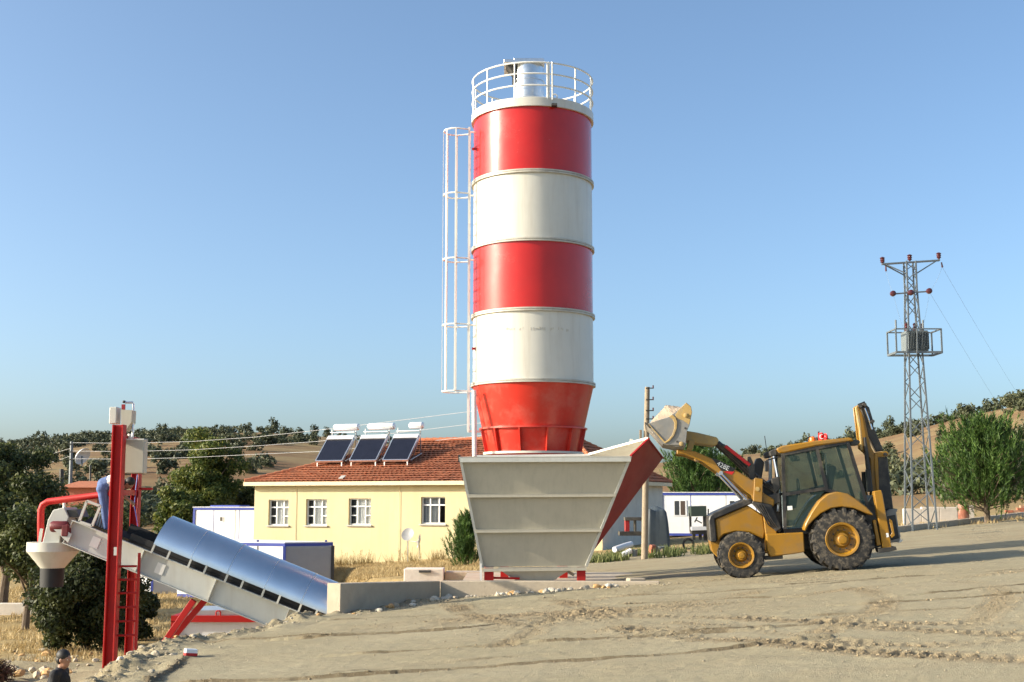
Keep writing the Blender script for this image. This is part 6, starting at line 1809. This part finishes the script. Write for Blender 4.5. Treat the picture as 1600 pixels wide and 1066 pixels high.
# tall weed stalks by the wall
rng = np.random.RandomState(31)
A, B, C = [], [], []
for k in range(26):
    px_ = rng.choice([rng.uniform(545, 600), rng.uniform(630, 700)]); s = hs(px_); q = HC - hux * s - huy * rng.uniform(.3, 1.2)
    z = H(q.x, q.y); h = rng.uniform(.4, .85)
    base = np.array([q.x, q.y, z]); top = base + np.array([rng.uniform(-.15, .15), rng.uniform(-.1, .1), h])
    for st in range(9):
        o_ = base + (top - base) * (st / 9); d = unit(rng.randn(3) * np.array([1, 1, .5]) + np.array([0, 0, .5]))
        A.append(o_ - np.array([.012, 0, 0])); B.append(o_ + np.array([.012, 0, 0])); C.append(o_ + d * rng.uniform(.08, .22))
        A.append(o_ - np.array([.008, 0, 0])); B.append(o_ + np.array([.008, 0, 0])); C.append(base + (top - base) * min(1, (st + 1.6) / 9))
o = link_mesh('weed_stalks', tris_mesh('weed_stalks', np.array(A), np.array(B), np.array(C)), LM['weed'])
tag(o, 'tall dead weed stalks against the yellow wall', 'weeds', kind='stuff')

# ================================================================= STONES AND RUBBLE
def rock(seed, sub=2):
    bm = bmesh.new(); bmesh.ops.create_icosphere(bm, subdivisions=sub, radius=1)
    r_ = random.Random(seed); pl = []
    for k in range(7):
        n = Vector((r_.gauss(0, 1), r_.gauss(0, 1), r_.gauss(0, 1))).normalized(); pl.append((n, r_.uniform(.55, .85)))
    for v in bm.verts:
        for n, d in pl:
            e = v.co.dot(n) - d
            if e > 0: v.co -= n * e
        v.co.z *= .72
        v.co += Vector((r_.uniform(-.04, .04), r_.uniform(-.04, .04), r_.uniform(-.04, .04)))
    return bm
rocks = []
for i in range(6):
    bm = rock(i, 2 if i < 3 else 1); me = bpy.data.meshes.new('stone'); bm.to_mesh(me); bm.free(); rocks.append(me)
rock_m = {}
for i, me in enumerate(rocks):
    for key in ('stone', 'stone_w', 'stone_o'):
        c = me.copy(); c.materials.append(M[key]); rock_m[(i, key)] = c
rr = random.Random(9)
def stone(x, y, s, key, lab, grp):
    o = bpy.data.objects.new('stone', rock_m[(rr.randrange(6), key)]); COL.objects.link(o)
    z = yard_z(x, y) if y < Y_BACK - .1 and x > float(yard_left(np.array(y))) else H(x, y)
    o.location = (x, y, z + s * .25); o.scale = (s * rr.uniform(.8, 1.3), s * rr.uniform(.8, 1.2), s * rr.uniform(.7, 1.1))
    o.rotation_euler = (rr.uniform(-.3, .3), rr.uniform(-.3, .3), rr.uniform(0, 6.28))
    tag(o, lab, 'stone', grp)
for k in range(46):       # along the foot of the wall
    f_ = rr.random(); q = lerp(W2, W3, f_ * .8); d = rr.uniform(.12, .55)
    key = rr.choice(['stone', 'stone_w', 'stone_w', 'stone_o'])
    stone(q.x + rr.uniform(-.1, .1), q.y - d, rr.uniform(.04, .12), key, 'pale or ochre stone at the foot of the retaining wall', 'stones along the wall')
for k in range(16):
    f_ = rr.random(); q = lerp(W1, W2, f_)
    stone(q.x + rr.uniform(.15, .6), q.y - rr.uniform(.1, .4), rr.uniform(.05, .12), rr.choice(['stone', 'stone_w', 'stone_o']), 'pale or ochre stone at the foot of the retaining wall', 'stones along the wall')
for k in range(90):      # on the tipped edge of the yard at the left
    y = rr.uniform(13, 24.4); x = float(np.interp(y, XE_Y, XE_X)) + rr.gauss(-.15, .35)
    stone(x, y, rr.uniform(.02, .065) * (1.2 if 17 < y < 21 else .8), rr.choice(['stone', 'stone', 'stone', 'stone', 'stone_w', 'stone_o']), 'rough stone in the tipped rubble along the yard edge', 'rubble stones at the yard edge')
for px_, py_, s in [(rr.uniform(-10, 150), rr.uniform(996, 1064), rr.uniform(.04, .15)) for _ in range(60)]:
    d = ray(px_, py_); Y = (EYE + 2.2) / -(d.z / d.y); x = d.x / d.y * Y
    stone(x, Y, s, rr.choice(['stone', 'stone', 'stone_o']), 'weathered stone on the low ground at the bottom left', 'stones at the bottom left')
# small gravel too many to count
rng = np.random.RandomState(41)
gv, gf = [], []
bm = rock(50, 1); base_v = np.array([v.co[:] for v in bm.verts]); base_f = np.array([[v.index for v in f.verts] for f in bm.faces]); bm.free()
cnt = 0
for k in range(2600):
    u_ = rng.rand()
    if u_ < .62:
        y = rng.uniform(12, 24.5); x = float(np.interp(y, XE_Y, XE_X)) + rng.randn() * .45 - .35
    elif u_ < .8:
        f_ = rng.rand(); q = lerp(W1, W2, f_ * 2) if f_ < .5 else lerp(W2, W3, f_ * 2 - 1); x, y = q.x + rng.uniform(0, .6), q.y - rng.uniform(.05, .8)
    else:
        y = rng.uniform(11, 30); x = rng.uniform(-.3 * y, .45 * y)
    if y > Y_BACK - .2: continue
    s = rng.uniform(.006, .030) if u_ < .8 else rng.uniform(.005, .016)
    a = rng.uniform(0, 6.28); Rm = np.array([[math.cos(a), -math.sin(a), 0], [math.sin(a), math.cos(a), 0], [0, 0, 1]])
    gv.append((base_v @ Rm.T) * s * rng.uniform(.7, 1.4, 3) + np.array([x, y, yard_z(x, y) + s * .15]))
    gf.append(base_f + cnt * len(base_v)); cnt += 1
gme = bpy.data.meshes.new('gravel'); gme.from_pydata(np.concatenate(gv).tolist(), [], np.concatenate(gf).tolist()); gme.update()
M['gravel'] = mat('soil_gravel', (0.33, 0.282, 0.20), 0.95, var=.3, vscale=6, world_co=True)
tag(link_mesh('gravel', gme, M['gravel']), 'loose gravel and clods scattered over the yard', 'gravel', kind='stuff')
# crumbly clods thrown up along the wheel tracks
rng = np.random.RandomState(43)
bm = bmesh.new(); bmesh.ops.create_icosphere(bm, subdivisions=1, radius=1); bv0 = np.array([v.co[:] for v in bm.verts]); bf0 = np.array([[v.index for v in f.verts] for f in bm.faces]); bm.free()
cv_, cf_ = [], []; cnt = 0
prob = np.clip(churn, 0, 1).ravel() ** 2.0 * (np.interp(np.interp(Yf, XE_Y, XE_X).ravel() + .6 - Xf.ravel(), [0, .5], [1, .25])) * (Yf.ravel() < Y_BACK - .4) * (Yf.ravel() > 11)
idx = rng.choice(prob.size, 7000, p=prob / prob.sum())
for k in idx:
    x, y, z = Xf.ravel()[k] + rng.uniform(-.03, .03), Yf.ravel()[k] + rng.uniform(-.03, .03), Zy.ravel()[k]
    s = rng.uniform(.004, .014) * (1.6 if rng.rand() < .05 else 1)
    v = bv0 * (1 + rng.uniform(-.3, .3, (len(bv0), 1))) * s * rng.uniform(.7, 1.4, 3) * np.array([1, 1, .75])
    cv_.append(v + np.array([x, y, z + s * .2])); cf_.append(bf0 + cnt * len(bv0)); cnt += 1
cme = bpy.data.meshes.new('clods'); cme.from_pydata(np.concatenate(cv_).tolist(), [], np.concatenate(cf_).tolist()); cme.update()
M['clod'] = mat('clod_earth', (0.27, 0.212, 0.128), 0.95, var=.25, vscale=9, world_co=True)
tag(link_mesh('earth_clods', cme, M['clod']), 'small crumbled earth clods along the wheel tracks', 'clods', kind='stuff')
# crumpled red and white carton
q = on(297, 1030)
ct = thing('carton', (q.x, q.y, yard_z(q.x, q.y)), 'crumpled red and white carton lying on the yard', 'carton', rot=(0, .1, .5), local=True)
MB().box((0, 0, .05), (.17, .11, .09)).build('carton_top', M['cwhite'], ct, bevel=.01)
MB().box((0, -.003, .02), (.174, .118, .05)).build('carton_side', M['red_plastic'], ct, bevel=.01)
# concrete lump on the wall end
q = P(992, 905, 28.3)
lump = rock_m[(0, 'stone')]
o = bpy.data.objects.new('concrete_lump', MB().bb(-.19, .19, -.15, .15, 0, .12).mesh('concrete_lump', bevel=.02)); o.data.materials.append(M['conc']); COL.objects.link(o)
o.location = (q.x, 28.1, yard_z(q.x, 28.1)); o.rotation_euler = (0, 0, .2)
tag(o, 'flat concrete lump at the right end of the retaining wall', 'concrete block')

# ================================================================= RIGHT SIDE: KERB, LOW WALL, BRICKS
kb = thing('kerb', (20, 54, H(20, 54)), 'long concrete kerb edging the yard on the right', 'kerb')
kp = [(1380, 835), (1430, 829), (1480, 823), (1530, 817), (1570, 812), (1620, 806), (1680, 799)]
kpts = [G(*p) for p in kp]
for a, b in zip(kpts[:-1], kpts[1:]):
    a = Vector((a.x, a.y, H(a.x, a.y))); b = Vector((b.x, b.y, H(b.x, b.y)))
    n = 3
    for k in range(n):
        s0, s1 = lerp(a, b, k / n + .004), lerp(a, b, (k + 1) / n - .004)
        MB().bar(s0 + Vector((0, .1, .08)), s1 + Vector((0, .1, .08)), .2, .34).build('kerb_stone', M['conc'], kb, bevel=.015)
vb_ = MB()
lw = thing('low_wall', P(1470, 815, 62), 'low peeling white wall behind the power tower', 'wall')
xs = [1412, 1440, 1468, 1496, 1522]
for i, (a, b) in enumerate(zip(xs[:-1], xs[1:])):
    q0, q1 = P(a, 795 - i * 1.2, 62), P(b, 795 - (i + 1) * 1.2, 62)
    MB().bb(q0.x + .005, q1.x - .005, 62, 62.25, H(q0.x, 62) - .4, q0.z + (.05 if i % 2 else 0)).build('wall_section', M['whitewash'], lw, bevel=.02)
brl = thing('rusty_drum', P(1507, 812, 60.5), 'rusty red drum in front of the low white wall', 'drum')
q = P(1506, 812, 60.5); zz = H(q.x, 60.5)
MB().lathe([(0, zz), (.26, zz), (.27, zz + .05), (.26, zz + .28), (.275, zz + .3), (.26, zz + .32), (.26, zz + .6), (.275, zz + .62), (.25, zz + .86), (0, zz + .86)], (q.x, 60.5, 0), 24).build('drum_body', mat('rust', (.24, .085, .05), .8, var=.3, vscale=5, dirt=(.45, .38, .30), damt=.9, dscale=3), brl)
bp_ = thing('brick_stack', P(1592, 806, 66), 'stack of red bricks at the right edge behind the pine', 'bricks')
q = P(1572, 804, 66); zz = H(q.x, 66) - .05
rb2 = random.Random(2)
bmesh_ = MB().bb(0, .38, 0, .19, 0, .115).mesh('brick', bevel=.006); bmesh_.materials.append(M['brick'])
bmesh_2 = MB().bb(0, .38, 0, .19, 0, .115).mesh('brick', bevel=.006); bmesh_2.materials.append(mat('pale_brick', (.5, .27, .17), .85, var=.2))
for r_ in range(5):
    for k in range(9):
        if rb2.random() < .1 + .06 * r_: continue
        o = bpy.data.objects.new('brick', bmesh_ if rb2.random() < .7 else bmesh_2); COL.objects.link(o); o.parent = bp_
        o.location = Vector((q.x + k * .40 + (.2 if r_ % 2 else 0) + rb2.uniform(-.01, .01), 66 + rb2.uniform(-.02, .02), zz + r_ * .125)) - ORG[bp_.name]
# ---- clutter beside the wooden pole
cv = thing('tarpaulin_cover', P(1028, 835, 50), 'dark grey tarpaulin covered heap behind the wooden pole', 'covered heap')
n1, n2 = 20, 12
a, b = P(1011, 838, 48.5), P(1047, 792, 48.5)
gz_ = H((a.x + b.x) / 2, 49)
vs_ = []
rc = random.Random(6)
for i in range(n1 + 1):
    for j in range(n2 + 1):
        u_, v_ = i / n1 * 2 - 1, j / n2 * 2 - 1
        h = (1 - abs(u_) ** 14) * (1 - abs(v_) ** 10) * (b.z - gz_) * (1 + .06 * math.sin(3 * u_ + 2 * v_)) * (1 - .12 * max(0, u_))
        vs_.append(((a.x + b.x) / 2 + u_ * (b.x - a.x) / 2 * (1.06 - .12 * h / (b.z - gz_)), 49.3 + v_ * .8, gz_ - .05 + h + rc.uniform(-.015, .015)))
MB().add(vs_, [(i * (n2 + 1) + j, (i + 1) * (n2 + 1) + j, (i + 1) * (n2 + 1) + j + 1, i * (n2 + 1) + j + 1) for i in range(n1) for j in range(n2)]).build('cover_sheet', M['tarp'], cv, smooth=50)
cab_ = thing('old_tractor_frame', P(1090, 838, 50), 'rusty open tractor cab frame standing before the white container', 'tractor frame')
def Zc(zx, zy, y=52.0): return P(960 + zx * .1314, 740 + zy * .1314, y)
zg = H(Zc(980, 700).x, 52)
m = MB()
MB().bar(Zc(895, 450), Zc(1075, 445), .9, .42).build('roof_panel', mat('dull_green_paint', (.03, .045, .035), .6), cab_)
for zx in (1070,):
    for yy in (52.0, 52.8):
        MB().bar(Zc(zx, 400, yy), Zc(zx + 10, 740, yy) - Vector((0, 0, .2)), .14, .14).build('post', M['dark'], cab_)
MB().bar(Zc(898, 470), Zc(905, 690), .08, .08).bar(Zc(1118, 420), Zc(1105, 640), .05, .05).build('front_post', M['dark'], cab_)
MB().bar(Zc(905, 655), Zc(1080, 650), .8, .14).build('deck', M['pipe_w'], cab_)
MB().bar(Zc(1040, 590), Zc(965, 550), .04, .05).bar(Zc(985, 520), Zc(955, 580), .04, .05).build('steering_column', M['dark'], cab_)
MB().bar(Zc(910, 690), Zc(1150, 690), .6, .22).build('chassis', M['dark'], cab_)
for zx in (945, 1020, 1085):
    MB().bar(Zc(zx, 670), Zc(zx, 760) - Vector((0, 0, .1)), .12, .12).build('support', M['dark'], cab_)
wheel_c = Zc(880, 815, 49)
tor = thing('loose_tyre', (wheel_c.x, 49, H(wheel_c.x, 49)), 'small old tyre standing in the weeds before the tractor frame', 'tyre')
MB().lathe([(.20 + .045 * math.cos(q), .045 * math.sin(q)) for q in np.linspace(0, 2 * math.pi, 9)[:-1]], (wheel_c.x, 49, H(wheel_c.x, 49) + .2), 28, 'Y', closed=True).build('tyre_ring', M['rubber'], tor)
jk = thing('wooden_rack', P(985, 835, 50), 'dark wooden rack against the shaded house wall', 'rack')
def bx_(zx0, zy0, zx1, zy1, y, d, nm, mtl, par):
    a, b = Zc(zx0, zy1, y), Zc(zx1, zy0, y)
    MB().bb(a.x, b.x, y, y + d, a.z, b.z).build(nm, mtl, par, bevel=.01)
bx_(130, 535, 180, 700, 51, .4, 'upright', M['wing_red'], jk); bx_(240, 520, 262, 720, 51, .4, 'upright', M['dark'], jk)
bx_(125, 520, 330, 560, 50.9, .6, 'shelf', M['dark'], jk); bx_(60, 690, 330, 740, 50.8, .7, 'base', M['dark'], jk)
for i, (z0, z1, mm, lab) in enumerate((((205, 735), (275, 775), 'trafo', 'blue grey bucket left of the wooden pole'), ((90, 830), (200, 880), 'pipe_w', 'short white pipe lying left of the wooden pole'),
        ((490, 740), (600, 800), 'trafo', 'grey green can right of the wooden pole'), ((400, 745), (485, 880), 'brick', 'rusty sheet leaning right of the wooden pole'), ((465, 850), (550, 885), 'sill', 'pale slab lying right of the wooden pole'), ((530, 790), (610, 870), 'bark', 'brown sack standing right of the wooden pole'))):
    y_ = 45 - i * .1
    a, b = Zc(z0[0], z1[1], y_), Zc(z1[0], z0[1], y_)
    gz_ = H(a.x, y_)
    hgt = max(.10, b.z - a.z)
    o = thing('scrap_item', ((a.x + b.x) / 2, y_, gz_), lab, 'scrap', 'scrap around the wooden pole', rot=(0, 0, .3 * i), local=True)
    w = (b.x - a.x)
    if i in (0, 2): MB().lathe([(0, 0), (w * .42, 0), (w * .5, hgt + .15), (w * .46, hgt + .15), (w * .38, .03)], (0, 0, 0), 16).build('vessel', M[mm], o)
    elif i == 1: MB().tube([(-w / 2, 0, .1), (w / 2, 0, .25)], .10, 12).build('pipe_length', M[mm], o)
    elif i == 5: MB().ball((0, 0, hgt * .5), w * .5, w * .4, hgt * .55).build('sack_body', M[mm], o)
    else: MB().box((0, 0, hgt * .5), (w, .12, hgt), Matrix.Rotation(.25, 3, 'X')).build('sheet', M[mm], o, bevel=.01)
wpx = thing('drain_pipe', Zc(60, 880, 43), 'pale plastic drain pipe lying in the weeds by the chute', 'pipe')
MB().tube([Zc(0, 905, 43.2), Zc(110, 865, 43.6), Zc(200, 840, 44)], .10, 14).build('pipe_length', M['pipe_w'], wpx)
# left low white wall
lw2 = thing('low_wall', P(40, 960, 46), 'low pale plastered wall on the left field', 'wall')
a, b = P(5, 943, 46), P(78, 943, 46)
MB().bb(a.x - 2, b.x, 46, 46.3, -3, a.z).build('wall_section', M['whitewash'], lw2, bevel=.02)
tb_ = P(10, 960, 27)
# dark thatched heap at the left picture edge
rng = np.random.RandomState(55)
hb = thing('brush_heap', (P(0, 985, 27).x, 27, -2.35), 'dark heap of dry brush at the left picture edge', 'brush heap', local=True)
bl = [[-.1, 0, .25, .35], [.1, 0, .2, .3], [-.4, 0, .35, .45]]
C, U, V_ = leaf_cloud(rng, bl, 1600, .10)
link_mesh('twigs', quads_mesh('twigs', C, U, V_ * .25), mat('dead_brush', (.10, .05, .03), .9, var=.3), hb)

# ================================================================= PEOPLE
def capsules(m, segs, n=10):
    for a, b, r0, r1 in segs:
        a, b = Vector(a), Vector(b)
        m.tube([a, lerp(a, b, .5), b], [r0, (r0 + r1) / 2, r1], n)
        m.ball(a, r0, r0, r0, n, 7); m.ball(b, r1, r1, r1, n, 7)
    return m
def remesh(o, vox, it=3):
    md = o.modifiers.new('remesh', 'REMESH'); md.mode = 'VOXEL'; md.voxel_size = vox; md.use_smooth_shade = True
    sm = o.modifiers.new('smooth', 'SMOOTH'); sm.iterations = it; sm.factor = .5
    return o
def head_parts(m, c, fwd, up, s=1.0):
    fwd, up = Vector(fwd).normalized(), Vector(up).normalized(); rt = fwd.cross(up).normalized()
    mt = Matrix((fwd, rt, up)).transposed()
    k = MB(); k.ball((0, 0, 0.02), .098, .077, .115, 16, 12); k.ball((.022, 0, -.055), .072, .058, .07, 14, 9)
    k.tube([(.088, 0, .025), (.112, 0, -.012), (.09, 0, -.022)], [.010, .018, .014], 8)      # nose
    k.ball((.082, 0, -.055), .020, .026, .010, 8, 5)                                             # lips
    k.ball((.085, 0, .035), .02, .05, .010, 8, 5)                                                # brow
    for s_ in (-1, 1): k.ball((-.005, s_ * .078, .0), .022, .012, .034, 8, 6)                   # ears
    k.v = [mt @ (v * s) + Vector(c) for v in k.v]
    n = len(m.v); m.v += k.v; m.f += [tuple(i + n for i in f) for f in k.f]
    return mt
def hand(m, wrist, d, pn, curl=.5):
    d = Vector(d).normalized(); pn = Vector(pn).normalized(); sd = d.cross(pn).normalized(); pn = sd.cross(d).normalized()
    w = Vector(wrist); capsules(m, [(w, w + d * .07, .026, .033), (w + d * .02 + sd * .02, w + d * .085 + sd * .025, .02, .018), (w + d * .02 - sd * .02, w + d * .085 - sd * .025, .02, .018)], 8)
    for i, (off, L_) in enumerate(((.033, .068), (.011, .078), (-.011, .072), (-.032, .056))):
        b = w + d * .085 + sd * off; q = b + (d * math.cos(curl) + pn * math.sin(curl)) * L_ * .55
        e = q + (d * math.cos(curl * 2.2) + pn * math.sin(curl * 2.2)) * L_ * .5
        capsules(m, [(b, q, .0095, .0085), (q, e, .0085, .007)], 6)
    b = w + d * .03 + sd * .035; q = b + (d * .6 + sd * .7 + pn * .3).normalized() * .045; e = q + (d * .9 + sd * .2 + pn * .4).normalized() * .035
    capsules(m, [(b, q, .012, .011), (q, e, .011, .008)], 6)
eye_m = mat('eye_white', (.7, .68, .65), .3); iris_m = mat('dark_iris', (.02, .012, .008), .2)
def eyes(c, mt, par):
    for s_ in (-1, 1):
        e = MB().ball(Vector(c) + mt @ Vector((.078, s_ * .032, .015)), .012, .012, .010, 10, 7).build('eye', eye_m, par)
        MB().ball(Vector(c) + mt @ Vector((.088, s_ * .032, .015)), .005, .005, .005, 8, 5).build('iris', iris_m, e)

# worker bending over on the conveyor
WY = 26.05
pe_ = thing('person', P(167, 834, WY), 'worker in blue overalls bending over on the conveyor behind red column', 'person')
def Q(px, py, y=WY): return P(px, py, y)
hipL, hipR = Q(159, 764, WY - .1), Q(160, 764, WY + .1)
knL, knR = Q(163, 797, WY - .12), Q(171, 797, WY + .16)
anL, anR = Q(166, 828, WY - .12), Q(177, 832, WY + .18)
waist, chest, neck = Q(162, 757), Q(178, 752), Q(190, 752)
shL, shR = Q(184, 754, WY - .19), Q(184, 754, WY + .19)
elL, elR = Q(190, 772, WY - .22), Q(190, 772, WY + .22)
wrL, wrR = Q(203, 783, WY - .12), Q(204, 783, WY + .12)
hd = Q(201, 756)
b = MB()
capsules(b, [(hipL, knL, .088, .062), (knL, anL, .062, .042), (hipR, knR, .088, .062), (knR, anR, .062, .042), (hipL, hipR, .11, .11), (waist, chest, .125, .135), (chest, neck, .125, .06), (shL, shR, .07, .07), (neck, hd, .055, .05),
            (shL, elL, .052, .042), (elL, wrL, .042, .027), (shR, elR, .052, .042), (elR, wrR, .042, .027)])
hand(b, wrL, wrL - elL, (0, 0, -1)); hand(b, wrR, wrR - elR, (0, 0, -1))
mt = head_parts(b, hd, (.55, 0, -.83), (.83, 0, .55))
body = remesh(b.build('body', M['skin'], pe_), .011, 2)
ov = MB()
capsules(ov, [(hipL, knL, .098, .070), (knL, anL + Vector((0, 0, .05)), .070, .064), (hipR, knR, .098, .070), (knR, anR + Vector((0, 0, .05)), .070, .064), (hipL, hipR, .118, .118), (waist, lerp(waist, chest, .55), .142, .150)])
remesh(ov.build('overalls', M['denim'], body), .014, 3)
sh_ = MB(); capsules(sh_, [(lerp(waist, chest, .45), chest, .146, .158), (chest, lerp(chest, neck, .75), .15, .09), (shL, shR, .086, .086), (shL, lerp(shL, elL, .8), .075, .062), (shR, lerp(shR, elR, .8), .075, .062)])
remesh(sh_.build('shirt', M['shirt_w'], body), .014, 3)
hr = MB().ball((-.018, 0, .045), .105, .092, .108, 16, 12).ball((-.05, 0, -.02), .07, .078, .09, 12, 9)
hr.v = [mt @ v + hd for v in hr.v]; hr.build('hair', M['hair'], body)
eyes(hd, mt, body)
for an in (anL, anR):
    s_ = MB(); capsules(s_, [(an + Vector((-.04, 0, -.05)), an + Vector((.15, 0, -.065)), .05, .042)]); s_.build('shoe', M['shoe'], body)

# man in black at the bottom left, standing on the low ground, seen from the side
MY = 18.5
hx = P(100, 1031, MY); feet = hx.z - 1.60
pm_ = thing('person', (hx.x - .03, MY, feet), 'dark haired man in a black shirt at the bottom left corner', 'person')
X0 = hx.x - .03
def m3(x, y, z): return Vector((X0 + x, MY + y, feet + z))
b = MB()
hd2 = m3(.03, 0, 1.60)
hipL, hipR = m3(-.02, -.1, .92), m3(-.02, .1, .92)
shL, shR = m3(-.03, -.19, 1.40), m3(-.03, .19, 1.40)
elL, elR = m3(-.02, -.25, 1.12), m3(-.02, .25, 1.12)
wrL, wrR = m3(.10, -.22, .90), m3(.10, .22, .90)
capsules(b, [(hipL, m3(0, -.11, .5), .088, .062), (m3(0, -.11, .5), m3(-.03, -.12, .09), .062, .042), (hipR, m3(.02, .11, .5), .088, .062), (m3(.02, .11, .5), m3(0, .12, .09), .062, .042), (hipL, hipR, .11, .11), (m3(-.02, 0, 1.0), m3(-.03, 0, 1.3), .13, .15), (m3(-.03, 0, 1.3), m3(-.01, 0, 1.47), .13, .06), (shL, shR, .065, .065), (m3(-.01, 0, 1.45), m3(.01, 0, 1.56), .056, .052),
            (shL, elL, .052, .042), (elL, wrL, .042, .027), (shR, elR, .052, .042), (elR, wrR, .042, .027)])
hand(b, wrL, wrL - elL, (1, 0, 0)); hand(b, wrR, wrR - elR, (1, 0, 0))
mt = head_parts(b, hd2, (1, -.25, -.12), (.1, 0, 1))
body = remesh(b.build('body', M['skin'], pm_), .010, 2)
sh_ = MB(); capsules(sh_, [(m3(-.02, 0, .92), m3(-.03, 0, 1.3), .150, .168), (m3(-.03, 0, 1.3), m3(-.02, 0, 1.43), .145, .085), (shL, shR, .084, .084), (shL, lerp(shL, elL, .75), .076, .066), (shR, lerp(shR, elR, .75), .076, .066)])
remesh(sh_.build('shirt', M['shirt_k'], body), .012, 3)
tr_ = MB(); capsules(tr_, [(hipL, m3(0, -.11, .5), .11, .08), (m3(0, -.11, .5), m3(-.03, -.12, .12), .08, .07), (hipR, m3(.02, .11, .5), .11, .08), (m3(.02, .11, .5), m3(0, .12, .12), .08, .07), (hipL, hipR, .125, .125)])
remesh(tr_.build('trousers', M['denim'], body), .014, 3)
hr = MB().ball((-.020, 0, .055), .108, .093, .096, 16, 12).ball((-.045, 0, .0), .075, .088, .085, 12, 9)
hr.v = [mt @ v + hd2 for v in hr.v]; hr.build('hair', M['hair'], body)
eyes(hd2, mt, body)
for q in (m3(-.03, -.12, .05), m3(0, .12, .05)):
    s_ = MB(); capsules(s_, [(q + Vector((-.05, 0, 0)), q + Vector((.15, 0, -.01)), .05, .04)]); s_.build('shoe', M['shoe'], body)
